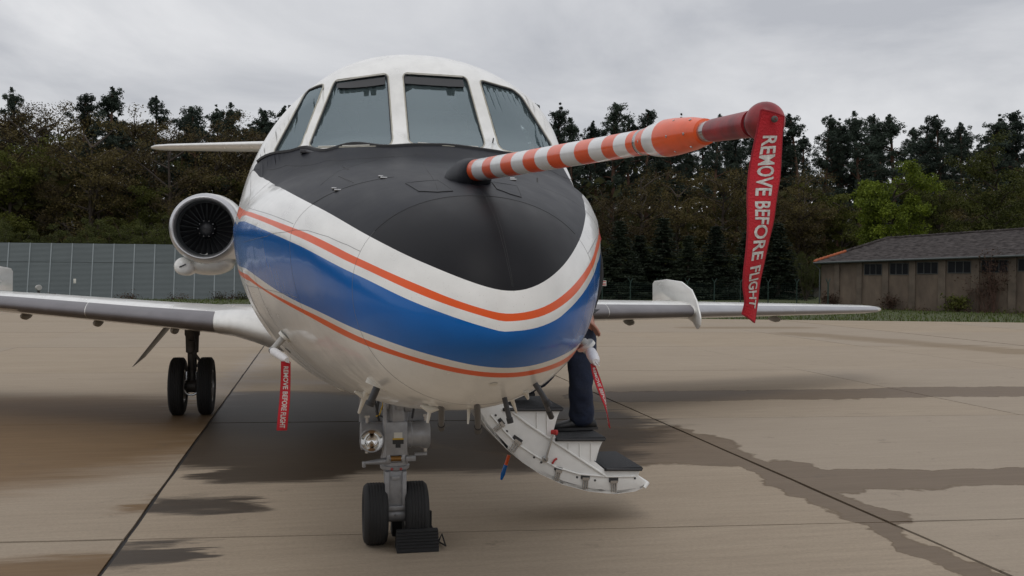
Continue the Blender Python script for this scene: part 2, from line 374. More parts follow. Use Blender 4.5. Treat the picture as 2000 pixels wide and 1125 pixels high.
CUR = {
 'B1': [[-0.363, -1.3334], [-0.556, -1.2582], [-0.706, -1.1885], [-0.929, -1.1083], [-1.132, -1.0382], [-1.674, -1.0014], [-1.953, -1.0072], [-2.159, -1.0179], [-2.317, -1.0277], [-2.445, -1.0359], [-2.551, -1.0422], [-2.643, -1.0467], [-2.724, -1.0485], [-2.796, -1.0469], [-2.862, -1.0435], [-2.922, -1.0395], [-2.978, -1.0353], [-3.029, -1.0312], [-3.077, -1.0275], [-3.121, -1.0243], [-3.162, -1.022], [-3.201, -1.0209], [-3.236, -1.0201], [-3.269, -1.0189], [-3.3, -1.0169], [-3.329, -1.014], [-3.356, -1.0099], [-3.381, -1.0045], [-3.405, -0.9975], [-3.427, -0.9888], [-3.447, -0.9781], [-3.466, -0.9645], [-3.483, -0.9468], [-3.499, -0.9245], [-3.513, -0.8967], [-3.526, -0.8622], [-3.538, -0.819], [-3.548, -0.7647], [-3.557, -0.6961], [-3.565, -0.6093], [-3.571, -0.5], [-3.576, -0.3646], [-3.579, -0.202], [-3.581, -0.0173], [-3.582, 0.1835], [-3.58, 0.3947], [-3.577, 0.5854], [-3.57, 0.7343], [-3.561, 0.84], [-3.549, 0.9142], [-3.534, 0.9678], [-3.516, 1.0054], [-3.495, 1.0289], [-3.469, 1.0399], [-3.44, 1.0415], [-3.405, 1.0383], [-3.366, 1.0329], [-3.32, 1.0262], [-3.266, 1.0188], [-3.201, 1.0126], [-3.122, 1.0117], [-3.024, 1.0187], [-2.899, 1.0355], [-2.718, 1.0637]],
 'O1t': [[-0.339, -1.5227], [-1.116, -1.4009], [-1.783, -1.3883], [-1.97, -1.3949], [-2.129, -1.4006], [-2.258, -1.4039], [-2.368, -1.4048], [-2.466, -1.4035], [-2.554, -1.4002], [-2.634, -1.3949], [-2.709, -1.3862], [-2.777, -1.3724], [-2.84, -1.3558], [-2.898, -1.3386], [-2.952, -1.322], [-3.002, -1.3072], [-3.049, -1.2945], [-3.093, -1.2844], [-3.135, -1.2767], [-3.173, -1.2714], [-3.209, -1.2684], [-3.243, -1.2656], [-3.275, -1.2623], [-3.304, -1.2586], [-3.332, -1.2544], [-3.358, -1.2502], [-3.383, -1.246], [-3.406, -1.2421], [-3.428, -1.2387], [-3.448, -1.2358], [-3.467, -1.233], [-3.485, -1.229], [-3.501, -1.2236], [-3.516, -1.2161], [-3.53, -1.2059], [-3.542, -1.1915], [-3.554, -1.1709], [-3.563, -1.1412], [-3.572, -1.098], [-3.58, -1.0345], [-3.586, -0.9397], [-3.591, -0.7947], [-3.594, -0.5676], [-3.596, -0.2219], [-3.596, 0.219], [-3.595, 0.654], [-3.592, 0.9584], [-3.587, 1.1373], [-3.579, 1.237], [-3.569, 1.2915], [-3.556, 1.3202], [-3.54, 1.3337], [-3.522, 1.3371], [-3.501, 1.3333], [-3.477, 1.3241], [-3.449, 1.3113], [-3.418, 1.2986], [-3.381, 1.2886], [-3.339, 1.282], [-3.289, 1.2786], [-3.23, 1.2775], [-3.159, 1.2791], [-3.078, 1.2872], [-2.983, 1.2994]],
 'O1b': [[-0.639, -1.5131], [-1.646, -1.4356], [-1.866, -1.4431], [-2.036, -1.4519], [-2.178, -1.46], [-2.296, -1.4665], [-2.399, -1.4715], [-2.492, -1.4746], [-2.576, -1.4753], [-2.654, -1.4734], [-2.727, -1.466], [-2.794, -1.4525], [-2.856, -1.4357], [-2.914, -1.4178], [-2.967, -1.4004], [-3.017, -1.3844], [-3.063, -1.3705], [-3.107, -1.359], [-3.147, -1.35], [-3.185, -1.3438], [-3.22, -1.34], [-3.253, -1.3366], [-3.284, -1.3332], [-3.313, -1.3302], [-3.34, -1.3278], [-3.366, -1.3261], [-3.39, -1.3253], [-3.413, -1.3256], [-3.434, -1.3269], [-3.454, -1.3291], [-3.472, -1.3309], [-3.49, -1.3314], [-3.506, -1.3299], [-3.52, -1.326], [-3.534, -1.3191], [-3.546, -1.3087], [-3.557, -1.2944], [-3.567, -1.2754], [-3.575, -1.2498], [-3.583, -1.213], [-3.589, -1.1542], [-3.594, -1.0485], [-3.597, -0.8352], [-3.598, -0.3717], [-3.599, 0.3937], [-3.597, 0.9976], [-3.594, 1.2711], [-3.588, 1.391], [-3.58, 1.4458], [-3.57, 1.4687], [-3.557, 1.4725], [-3.542, 1.4649], [-3.524, 1.453], [-3.503, 1.4417], [-3.478, 1.4321], [-3.449, 1.4219], [-3.417, 1.4101], [-3.382, 1.3959], [-3.345, 1.3792], [-3.304, 1.3619], [-3.256, 1.3465], [-3.198, 1.3361], [-3.125, 1.3377], [-3.033, 1.3579]],
 'BT': [[-0.915, -1.5122], [-1.738, -1.5036], [-1.917, -1.5188], [-2.072, -1.5325], [-2.201, -1.5432], [-2.311, -1.551], [-2.408, -1.5565], [-2.496, -1.5599], [-2.578, -1.5613], [-2.655, -1.5609], [-2.727, -1.5553], [-2.795, -1.5434], [-2.858, -1.5274], [-2.916, -1.5093], [-2.97, -1.4908], [-3.021, -1.4733], [-3.068, -1.4577], [-3.111, -1.4445], [-3.152, -1.4345], [-3.189, -1.4281], [-3.224, -1.4249], [-3.257, -1.4226], [-3.287, -1.421], [-3.316, -1.4205], [-3.343, -1.4209], [-3.368, -1.4224], [-3.392, -1.425], [-3.414, -1.4287], [-3.435, -1.4334], [-3.454, -1.4392], [-3.473, -1.445], [-3.49, -1.4501], [-3.506, -1.4544], [-3.521, -1.4579], [-3.535, -1.461], [-3.547, -1.4646], [-3.558, -1.4704], [-3.568, -1.4804], [-3.576, -1.4956], [-3.583, -1.5159], [-3.59, -1.5406], [-3.594, -1.5685], [-3.598, -1.6181], [-3.6, -1.7102], [-3.6, 2.1321], [-3.598, 1.9657], [-3.595, 1.9154], [-3.589, 1.8706], [-3.581, 1.8201], [-3.571, 1.7634], [-3.559, 1.7066], [-3.545, 1.6545], [-3.528, 1.6076], [-3.508, 1.5672], [-3.486, 1.5411], [-3.462, 1.5147], [-3.434, 1.4905], [-3.402, 1.4719], [-3.365, 1.4586], [-3.323, 1.4489], [-3.275, 1.4405], [-3.221, 1.431], [-3.161, 1.4208], [-3.096, 1.4135]],
 'BB': [[-1.729, -1.7978], [-1.837, -1.8134], [-1.932, -1.8286], [-2.026, -1.8436], [-2.114, -1.8581], [-2.195, -1.8717], [-2.271, -1.8844], [-2.344, -1.8961], [-2.414, -1.9065], [-2.482, -1.9158], [-2.549, -1.9238], [-2.614, -1.9307], [-2.678, -1.9362], [-2.742, -1.9389], [-2.804, -1.9387], [-2.864, -1.9364], [-2.921, -1.9327], [-2.974, -1.9285], [-3.024, -1.9246], [-3.07, -1.9217], [-3.112, -1.9207], [-3.15, -1.9222], [-3.185, -1.9266], [-3.216, -1.9343], [-3.246, -1.9444], [-3.273, -1.9567], [-3.298, -1.9717], [-3.321, -1.9897], [-3.343, -2.0113], [-3.362, -2.037], [-3.38, -2.0669], [-3.397, -2.1006], [-3.412, -2.1377], [-3.426, -2.1778], [-3.439, -2.2204], [-3.451, -2.2656], [-3.463, -2.3145], [-3.473, -2.3682], [-3.482, -2.4277], [-3.489, -2.4935], [-3.495, -2.5653], [-3.499, -2.6422], [-3.502, -2.7228], [-3.505, -2.8061], [-3.506, -2.8916], [-3.507, -2.9786], [-3.506, -3.0666], [-3.504, 3.1289], [-3.501, 3.0414], [-3.496, 2.9546], [-3.49, 2.8696], [-3.483, 2.7869], [-3.475, 2.7068], [-3.465, 2.6293], [-3.453, 2.5546], [-3.441, 2.4824], [-3.427, 2.4123], [-3.412, 2.3445], [-3.395, 2.2796], [-3.375, 2.2183], [-3.351, 2.1618], [-3.32, 2.1118], [-3.276, 2.0704], [-3.202, 2.0449]],
 'O2t': [[-1.728, -1.833], [-1.814, -1.8532], [-1.898, -1.871], [-1.988, -1.8866], [-2.08, -1.9004], [-2.169, -1.9123], [-2.252, -1.9229], [-2.331, -1.9327], [-2.405, -1.9418], [-2.476, -1.9505], [-2.542, -1.9588], [-2.606, -1.9667], [-2.669, -1.9739], [-2.73, -1.9788], [-2.791, -1.9811], [-2.85, -1.9813], [-2.907, -1.9802], [-2.96, -1.9786], [-3.01, -1.9775], [-3.055, -1.9778], [-3.097, -1.9801], [-3.135, -1.985], [-3.169, -1.9927], [-3.2, -2.0035], [-3.229, -2.0173], [-3.256, -2.0335], [-3.28, -2.0524], [-3.303, -2.0744], [-3.324, -2.0997], [-3.343, -2.1285], [-3.361, -2.161], [-3.377, -2.197], [-3.391, -2.2364], [-3.405, -2.2789], [-3.417, -2.3244], [-3.428, -2.3729], [-3.438, -2.4245], [-3.447, -2.4795], [-3.455, -2.5386], [-3.462, -2.602], [-3.467, -2.6692], [-3.47, -2.7392], [-3.474, -2.8109], [-3.476, -2.8843], [-3.478, -2.9594], [-3.478, -3.0362], [-3.476, -3.1141], [-3.473, 3.0911], [-3.469, 3.0131], [-3.463, 2.936], [-3.456, 2.8601], [-3.448, 2.7857], [-3.439, 2.7128], [-3.429, 2.6414], [-3.418, 2.5716], [-3.405, 2.5035], [-3.39, 2.4373], [-3.373, 2.3735], [-3.353, 2.3126], [-3.328, 2.2555], [-3.299, 2.2029], [-3.263, 2.1559], [-3.212, 2.1171]],
 'O2b': [[-1.735, -1.8683], [-1.84, -1.8824], [-1.936, -1.8962], [-2.03, -1.9099], [-2.118, -1.9231], [-2.198, -1.9359], [-2.274, -1.948], [-2.345, -1.9595], [-2.414, -1.9702], [-2.479, -1.9803], [-2.543, -1.99], [-2.603, -1.9996], [-2.662, -2.0091], [-2.718, -2.0175], [-2.773, -2.0246], [-2.827, -2.0303], [-2.879, -2.0347], [-2.93, -2.0378], [-2.979, -2.04], [-3.026, -2.042], [-3.069, -2.0445], [-3.11, -2.0486], [-3.147, -2.0551], [-3.18, -2.0645], [-3.21, -2.0774], [-3.238, -2.0934], [-3.263, -2.1123], [-3.286, -2.1342], [-3.307, -2.1591], [-3.327, -2.1872], [-3.345, -2.2187], [-3.361, -2.2539], [-3.375, -2.2929], [-3.388, -2.3358], [-3.399, -2.3825], [-3.408, -2.4329], [-3.417, -2.4865], [-3.424, -2.5426], [-3.43, -2.6008], [-3.436, -2.6607], [-3.441, -2.7223], [-3.445, -2.7858], [-3.448, -2.8516], [-3.449, -2.9196], [-3.449, -2.989], [-3.448, -3.0592], [-3.445, -3.1293], [-3.442, 3.0841], [-3.438, 3.014], [-3.432, 2.9441], [-3.425, 2.8748], [-3.417, 2.8066], [-3.408, 2.7395], [-3.399, 2.6735], [-3.388, 2.6084], [-3.376, 2.5441], [-3.361, 2.4811], [-3.343, 2.4201], [-3.319, 2.3621], [-3.289, 2.3081], [-3.25, 2.2596], [-3.18, 2.2217]],
 'UP': [[-0.4, -1.3196], [-0.392, -1.2904], [-0.422, -1.2502], [-0.461, -1.2006], [-0.498, -1.1458], [-0.531, -1.09], [-0.56, -1.0356], [-0.589, -0.9837], [-0.616, -0.9343], [-0.64, -0.887], [-0.656, -0.8414], [-0.669, -0.7974], [-0.693, -0.7555], [-0.744, -0.7082], [-0.805, -0.6632], [-0.854, -0.6201], [-0.877, -0.5784], [-0.879, -0.5375], [-0.869, -0.4975], [-0.857, -0.4589], [-0.851, -0.4219], [-0.853, -0.3869], [-0.864, -0.3538], [-0.881, -0.3224], [-0.902, -0.2925], [-0.922, -0.2637], [-0.938, -0.2357], [-0.949, -0.2082], [-0.953, -0.1813], [-0.952, -0.1551], [-0.948, -0.1298], [-0.942, -0.1056], [-0.936, -0.0829], [-0.932, -0.0618], [-0.929, -0.0425], [-0.927, -0.0253], [-0.924, -0.0108], [-0.922, -0.0006], [-0.92, 0.0073], [-0.919, 0.0208], [-0.921, 0.0373], [-0.925, 0.0562], [-0.93, 0.077], [-0.937, 0.0995], [-0.943, 0.1235], [-0.949, 0.1488], [-0.954, 0.1755], [-0.958, 0.2034], [-0.961, 0.2324], [-0.963, 0.2627], [-0.966, 0.2942], [-0.967, 0.3268], [-0.966, 0.3608], [-0.962, 0.3962], [-0.955, 0.4331], [-0.945, 0.4718], [-0.932, 0.5122], [-0.917, 0.5544], [-0.898, 0.5986], [-0.877, 0.6451], [-0.852, 0.6946], [-0.823, 0.7479], [-0.764, 0.8283]],
 'W1': [[-0.295, -0.6074], [-0.269, -0.6046], [-0.246, -0.6081], [-0.227, -0.6178], [-0.211, -0.6339], [-0.114, -0.7091], [-0.092, -0.7205], [-0.076, -0.7312], [-0.074, -0.7414], [-0.086, -0.7511], [-0.095, -0.7553], [-0.114, -0.7646], [-0.137, -0.7731], [-0.162, -0.7811], [-0.188, -0.7883], [-0.28, -0.8192], [-0.347, -0.85], [-0.392, -0.8809], [-0.423, -0.9128], [-0.45, -0.9456], [-0.474, -0.9795], [-0.497, -1.0146], [-0.52, -1.0509], [-0.528, -1.0579], [-0.538, -1.056], [-0.55, -1.0451], [-0.563, -1.0255], [-0.572, -1.0084], [-0.58, -0.9915], [-0.588, -0.9749], [-0.596, -0.9585], [-0.604, -0.9424], [-0.611, -0.9266], [-0.618, -0.911], [-0.625, -0.8956], [-0.631, -0.8808], [-0.636, -0.8665], [-0.64, -0.8525], [-0.642, -0.839], [-0.642, -0.833], [-0.641, -0.8207], [-0.637, -0.8102], [-0.629, -0.8018], [-0.62, -0.7953], [-0.578, -0.7712], [-0.544, -0.7475], [-0.513, -0.7214], [-0.483, -0.6965], [-0.451, -0.6726], [-0.416, -0.6496], [-0.371, -0.6277]],
 'W2': [[-0.301, -0.5078], [-0.294, -0.5023], [-0.291, -0.4959], [-0.291, -0.4888], [-0.294, -0.4809], [-0.313, -0.4379], [-0.326, -0.3968], [-0.336, -0.3574], [-0.342, -0.3197], [-0.345, -0.2835], [-0.345, -0.2488], [-0.344, -0.2154], [-0.341, -0.1835], [-0.342, -0.1788], [-0.344, -0.1744], [-0.347, -0.1703], [-0.353, -0.1664], [-0.355, -0.1647], [-0.361, -0.1614], [-0.367, -0.159], [-0.374, -0.1574], [-0.38, -0.1566], [-0.427, -0.1535], [-0.465, -0.1507], [-0.5, -0.148], [-0.534, -0.1458], [-0.571, -0.144], [-0.613, -0.1433], [-0.68, -0.1455], [-0.783, -0.1497], [-0.801, -0.1507], [-0.82, -0.1522], [-0.839, -0.1542], [-0.859, -0.1568], [-0.87, -0.1584], [-0.887, -0.1614], [-0.901, -0.1651], [-0.913, -0.1693], [-0.922, -0.1743], [-0.926, -0.1766], [-0.933, -0.1819], [-0.938, -0.1872], [-0.94, -0.1926], [-0.941, -0.1981], [-0.938, -0.2457], [-0.931, -0.296], [-0.92, -0.3491], [-0.904, -0.4051], [-0.88, -0.4644], [-0.85, -0.5277], [-0.81, -0.5959], [-0.762, -0.6702], [-0.753, -0.6812], [-0.742, -0.6918], [-0.728, -0.702], [-0.712, -0.7116], [-0.705, -0.7158], [-0.689, -0.7234], [-0.675, -0.7273], [-0.662, -0.7274], [-0.65, -0.7239], [-0.601, -0.6934], [-0.565, -0.6658], [-0.532, -0.6399], [-0.502, -0.6151], [-0.47, -0.5914], [-0.437, -0.5686], [-0.398, -0.5467], [-0.341, -0.5258], [-0.33, -0.5228], [-0.321, -0.5191], [-0.312, -0.5149], [-0.304, -0.5101]],
 'W3': [[-0.383, -0.0836], [-0.376, -0.0834], [-0.369, -0.0826], [-0.363, -0.081], [-0.356, -0.0786], [-0.352, -0.0774], [-0.346, -0.0746], [-0.341, -0.0714], [-0.339, -0.068], [-0.338, -0.0643], [-0.341, -0.0375], [-0.343, -0.015], [-0.344, -0.0001], [-0.345, 0.0143], [-0.345, 0.0368], [-0.345, 0.0639], [-0.343, 0.0949], [-0.339, 0.1294], [-0.339, 0.1353], [-0.341, 0.1405], [-0.345, 0.1452], [-0.351, 0.1492], [-0.353, 0.1508], [-0.36, 0.1541], [-0.367, 0.1565], [-0.375, 0.1578], [-0.383, 0.1583], [-0.429, 0.16], [-0.467, 0.1634], [-0.501, 0.1676], [-0.535, 0.1721], [-0.572, 0.1765], [-0.614, 0.1805], [-0.683, 0.1825], [-0.788, 0.1913], [-0.804, 0.1928], [-0.821, 0.1937], [-0.838, 0.1939], [-0.857, 0.1933], [-0.874, 0.1924], [-0.887, 0.1913], [-0.898, 0.1895], [-0.906, 0.187], [-0.913, 0.1838], [-0.915, 0.1822], [-0.92, 0.1786], [-0.924, 0.1749], [-0.926, 0.1712], [-0.927, 0.1674], [-0.93, 0.1268], [-0.931, 0.0897], [-0.93, 0.0564], [-0.927, 0.0278], [-0.923, 0.0059], [-0.919, -0.0068], [-0.914, -0.0288], [-0.909, -0.0568], [-0.906, -0.0611], [-0.901, -0.0651], [-0.892, -0.0687], [-0.881, -0.0721], [-0.875, -0.0735], [-0.861, -0.0763], [-0.845, -0.0781], [-0.827, -0.079], [-0.808, -0.079], [-0.695, -0.0757], [-0.62, -0.0734], [-0.576, -0.0738], [-0.538, -0.0752], [-0.503, -0.077], [-0.468, -0.0791], [-0.43, -0.0813]],
 'W4': [[-0.384, 0.2308], [-0.368, 0.2328], [-0.355, 0.2386], [-0.347, 0.2479], [-0.345, 0.2603], [-0.347, 0.2802], [-0.348, 0.3009], [-0.348, 0.3223], [-0.347, 0.3446], [-0.345, 0.3678], [-0.342, 0.3921], [-0.336, 0.4176], [-0.329, 0.4445], [-0.325, 0.4635], [-0.324, 0.4807], [-0.327, 0.4957], [-0.335, 0.5085], [-0.343, 0.5191], [-0.354, 0.5303], [-0.365, 0.54], [-0.377, 0.5484], [-0.389, 0.5555], [-0.418, 0.5739], [-0.443, 0.5946], [-0.465, 0.6167], [-0.486, 0.6401], [-0.506, 0.6644], [-0.527, 0.6897], [-0.547, 0.7157], [-0.569, 0.7423], [-0.575, 0.7475], [-0.582, 0.7508], [-0.591, 0.752], [-0.601, 0.7511], [-0.607, 0.7501], [-0.619, 0.7455], [-0.632, 0.7362], [-0.646, 0.7221], [-0.662, 0.7039], [-0.701, 0.6514], [-0.736, 0.6063], [-0.769, 0.5661], [-0.8, 0.5294], [-0.829, 0.4953], [-0.857, 0.4632], [-0.883, 0.4325], [-0.906, 0.4028], [-0.917, 0.3867], [-0.922, 0.3709], [-0.924, 0.3554], [-0.921, 0.3402], [-0.913, 0.3179], [-0.907, 0.3099], [-0.899, 0.3025], [-0.886, 0.2956], [-0.87, 0.2893], [-0.863, 0.2866], [-0.844, 0.2809], [-0.825, 0.2759], [-0.805, 0.2718], [-0.785, 0.2685], [-0.682, 0.259], [-0.614, 0.2567], [-0.571, 0.2521], [-0.535, 0.2469], [-0.501, 0.2416], [-0.467, 0.2367], [-0.429, 0.2327]],
 'W2t': [[-0.323, -0.496], [-0.336, -0.4667], [-0.346, -0.4383], [-0.354, -0.4108], [-0.36, -0.384], [-0.364, -0.358], [-0.367, -0.3327], [-0.369, -0.3081], [-0.371, -0.2841], [-0.371, -0.2608], [-0.371, -0.2381], [-0.37, -0.2161], [-0.369, -0.1947], [-0.367, -0.1739]],
 'W3t': [[-0.364, -0.0794], [-0.366, -0.0599], [-0.367, -0.042], [-0.369, -0.0259], [-0.369, -0.0121], [-0.37, -0.0018], [-0.371, 0.0049], [-0.371, 0.0167], [-0.371, 0.0316], [-0.371, 0.0486], [-0.371, 0.0675], [-0.37, 0.088], [-0.368, 0.1101], [-0.366, 0.1336]],
 'W2b': [[-0.924, -0.2164], [-0.922, -0.2433], [-0.918, -0.2712], [-0.914, -0.2998], [-0.908, -0.3294], [-0.9, -0.3599], [-0.891, -0.3913], [-0.88, -0.4237], [-0.866, -0.4572], [-0.85, -0.492], [-0.832, -0.5281], [-0.812, -0.5657], [-0.788, -0.6051], [-0.763, -0.6465]],
 'W3b': [[-0.89, -0.0457], [-0.894, -0.0299], [-0.898, -0.0161], [-0.901, -0.005], [-0.904, 0.0013], [-0.907, 0.0108], [-0.91, 0.0238], [-0.912, 0.0392], [-0.914, 0.0565], [-0.916, 0.0754], [-0.917, 0.0957], [-0.917, 0.1172], [-0.917, 0.14], [-0.916, 0.1638]],
 'ring2': [[-2.315, -0.8036], [-2.543, -1.0364], [-2.658, -1.4119], [-2.664, -1.5617], [-2.606, -1.712], [-2.563, -1.8401]],
 'acc': [[-1.761, -1.6474], [-2.274, -1.5892], [-2.562, -1.4747], [-2.65, -1.409], [-2.775, -1.3399], [-2.962, -1.2618], [-3.119, -1.2125], [-3.2, -1.2011]],
 'acc2': [[-3.248, 1.1892], [-3.115, 1.1873], [-2.928, 1.23]],
 'cl': [[-3.138, 0.0619], [-3.303, 0.0459], [-3.416, 0.0545], [-3.497, 0.0844], [-3.542, 0.151], [-3.575, 0.3199]],
 'hat': [[-0.292, -1.3671], [-0.617, -1.1503], [-0.841, -0.9308], [-1.061, -0.5768], [-1.146, -0.3657], [-1.149, -0.1619]],
 'hat2': [[-2.321, -0.8013], [-1.874, -0.5687], [-1.54, -0.3995], [-1.173, -0.2314], [-1.095, -0.0547], [-1.188, -0.0451], [-2.595, -0.1183], [-3.091, -0.2324]],
 'ring3': [[-0.684, 0.3707]],
 'pl': [[-1.602, 0.0065], [-2.008, -0.0012], [-3.001, -0.1414], [-3.07, -0.1515], [-3.115, -0.1202]],
 'pr': [[-2.772, 0.1887], [-3.041, 0.2196], [-3.091, 0.2056], [-3.108, 0.1216]],
}

# ---------------------------------------------------------------- aircraft: fuselage surface
# stations: top height, keel height, half width, height of the widest point,
# roundness above / below it, sideways lean of the upper lobe
HS = np.array(HS); S0 = HS[0]; HT = np.sqrt(HS - S0)
HP = [np.array(a, float) for a in HP]


def pchip(x, y, xi):
    h = np.diff(x); d = np.diff(y) / h; m = np.zeros_like(y)
    for i in range(1, len(y) - 1):
        if d[i - 1] * d[i] > 0:
            w1 = 2 * h[i] + h[i - 1]; w2 = h[i] + 2 * h[i - 1]
            m[i] = (w1 + w2) / (w1 / d[i - 1] + w2 / d[i])
    m[0] = d[0]; m[-1] = d[-1]
    k = np.clip(np.searchsorted(x, xi) - 1, 0, len(h) - 1); t = (xi - x[k]) / h[k]
    return (2 * t**3 - 3 * t**2 + 1) * y[k] + (t**3 - 2 * t**2 + t) * h[k] * m[k] + (-2 * t**3 + 3 * t**2) * y[k + 1] + (t**3 - t**2) * h[k] * m[k + 1]


def hull(t, f):
    """point on the fuselage: t = sqrt(distance behind the nose tip), f = angle from the crown (0) to the keel (pi), + to the left wing"""
    t = np.asarray(t, float); f = np.asarray(f, float)
    zt, zb, w, zw, nt, nb, dl = [pchip(HT, a, np.clip(t, 0, HT[-1])) for a in HP]
    c, s = np.cos(f), np.sin(f)
    n_ = np.where(c >= 0, nt, nb); h = np.where(c >= 0, zt - zw, zw - zb)
    dz = h * np.sign(c) * np.abs(c) ** (2 / n_)
    x = w * np.sign(s) * np.abs(s) ** (2 / n_) + dl * np.clip(1.25 * dz / np.maximum(zt - zw, 1e-3), 0, 1)
    return np.stack([x, S0 + t * t, zw + dz], -1)


def hull_n(t, f):
    e = 1e-3
    a = hull(t + e, f) - hull(np.maximum(t - e, 1e-4), f)
    b = hull(t, f + e) - hull(t, f - e)
    n_ = np.cross(b, a)
    n_ /= np.maximum(np.linalg.norm(n_, axis=-1, keepdims=True), 1e-12)
    P_ = hull(t, f)
    zc = pchip(HT, HP[3], np.clip(t, 0, HT[-1]))
    flip = (n_[..., 0] * P_[..., 0] + n_[..., 2] * (P_[..., 2] - zc) - n_[..., 1] * 0.3) < 0
    n_[flip] *= -1
    return n_


def f_of(s, z, side):
    t = np.sqrt(np.asarray(s, float) - S0); z = np.asarray(z, float)
    zt, zb, w, zw, nt, nb, dl = [pchip(HT, a, t) for a in HP]
    dz = z - zw; h = np.where(dz >= 0, zt - zw, zw - zb); n_ = np.where(dz >= 0, nt, nb)
    c = np.sign(dz) * np.clip(np.abs(dz) / h, 0, 1) ** (n_ / 2)
    return side * np.arccos(np.clip(c, -1, 1))


def calm(c, k=3):
    """light running average of a livery edge on the flat disc (irons out measuring noise)"""
    q = np.array(c, float); q[:, 0] = np.sqrt(np.maximum(q[:, 0] - S0, 0))
    d = np.stack([q[:, 0] * np.sin(q[:, 1]), q[:, 0] * np.cos(q[:, 1])], -1)
    w = np.clip((1.0 - q[1:-1, :1]) / 0.3, 0, 1)
    for _ in range(k * 4):
        d[1:-1] += w * (0.25 * d[:-2] - 0.5 * d[1:-1] + 0.25 * d[2:])
    t = np.hypot(d[:, 0], d[:, 1])
    return np.stack([t * t + S0, np.arctan2(d[:, 0], d[:, 1])], -1)


for k_ in ('B1', 'O1t', 'O1b', 'BT', 'BB', 'O2t', 'O2b'):
    CUR[k_] = calm(CUR[k_])


def ts(c):
    c = np.array(c, float); c[:, 0] = np.sqrt(np.maximum(c[:, 0] - S0, 0)); return c


def extend(c, s_clip, dz_end):
    """carry a livery edge aft on both sides beyond the part the photograph shows"""
    c = np.array(c, float)
    k = c[:, 0].argmin()
    left = c[:k + 1]; right = c[k:]
    left = left[left[:, 0] < s_clip]
    s0, f0 = left[0]
    z0 = hull(np.sqrt(s0 - S0), f0)[2]
    tail = np.array([7.5, 5, 3, 1.6, 0.8, 0.2, -0.3])
    tail = tail[tail > s0 + 0.15]
    zz = z0 + dz_end * (1 - np.exp(-(tail - s0) * 1.3))
    ltail = np.stack([tail, f_of(tail, zz, -1)], -1)
    mir = np.concatenate([ltail, left])[::-1].copy(); mir[:, 1] *= -1        # runs aft on the right-hand side of the picture
    off = np.interp(right[-1, 0], mir[:, 0], mir[:, 1]) - right[-1, 1]
    mir = mir[mir[:, 0] > right[-1, 0] + 0.12]
    mir[:, 1] -= off * np.exp(-(mir[:, 0] - right[-1, 0]) * 1.5)
    return ts(np.concatenate([ltail, left, right, mir]))


cB1 = ts(CUR['B1']); cUP = ts(CUR['UP'])
b1 = np.array(CUR['B1']); k = b1[:, 0].argmin()
rm = b1[:k + 1][::-1].copy(); rm[:, 1] *= -1
off = np.interp(b1[-1, 0], rm[:, 0], rm[:, 1]) - b1[-1, 1]
rm = rm[(rm[:, 0] > b1[-1, 0] + 0.12) & (rm[:, 0] < np.array(CUR['UP'])[-1, 0] - 0.1)]
rm[:, 1] -= off * np.exp(-(rm[:, 0] - b1[-1, 0]))
cBlack = np.concatenate([cB1, ts(rm), cUP[::-1]])
cO1t = extend(CUR['O1t'], -0.75, 0.08); cO1b = extend(CUR['O1b'], -0.75, 0.08)
cBT = extend(CUR['BT'], -0.95, 0.09); cBB = extend(CUR['BB'], -1.6, 0.10)
cO2t = extend(CUR['O2t'], -1.6, 0.10); cO2b = extend(CUR['O2b'], -1.6, 0.10)


def band(a, b):
    return np.concatenate([a, b[::-1]])


def round_poly(p, r=0.25, n=4):
    p = np.array(p); out = []
    for i in range(len(p)):
        a, b, c = p[i - 1], p[i], p[(i + 1) % len(p)]
        la, lc = np.linalg.norm(a - b), np.linalg.norm(c - b)
        q = min(r * la, r * lc, 0.035)
        p0 = b + (a - b) / la * q; p2 = b + (c - b) / lc * q
        for k_ in range(n + 1):
            u = k_ / n
            out.append((1 - u)**2 * p0 + 2 * u * (1 - u) * b + u * u * p2)
    return np.array(out)


WIN = [ts(CUR[w_]) for w_ in ('W1', 'W2', 'W3', 'W4')]
DOOR = np.array([(math.sqrt(s_ - S0), f_of(s_, z_, 1)) for s_, z_ in [(0.2, 1.25), (0.75, 1.25), (0.75, 2.55), (0.68, 2.62), (0.27, 2.62), (0.2, 2.55)]], float)
T_RING = math.sqrt(-3.2 - S0)


def inside(P_, poly):
    x, y = P_[:, 0], P_[:, 1]; r = np.zeros(len(P_), bool)
    a = poly; b = np.roll(poly, -1, axis=0)
    for (x0, y0), (x1, y1) in zip(a, b):
        if y0 == y1: continue
        c = ((y0 > y) != (y1 > y)) & (x < (x1 - x0) * (y - y0) / (y1 - y0) + x0)
        r ^= c
    return r


def dense(poly, closed, step=0.02):
    out = []
    n_ = len(poly)
    for i in range(n_ if closed else n_ - 1):
        a, b = poly[i], poly[(i + 1) % n_]
        m_ = max(1, int(np.hypot(*(b - a)) / step))
        for k_ in range(m_): out.append(a + (b - a) * k_ / m_)
    if not closed: out.append(poly[-1])
    return np.array(out)


def disc(q):
    """(t, f) -> flat disc in which the nose tip is the centre, so nothing is torn at the tip or along the keel"""
    q = np.asarray(q, float); return np.stack([q[..., 0] * np.sin(q[..., 1]), q[..., 0] * np.cos(q[..., 1])], -1)


def undisc(q):
    return np.stack([np.hypot(q[..., 0], q[..., 1]), np.arctan2(q[..., 0], q[..., 1])], -1)


def arcs(q, step=0.03):
    """straight runs in (t, f), sampled finely enough to stay put on the disc"""
    return dense(np.asarray(q, float), True, step)


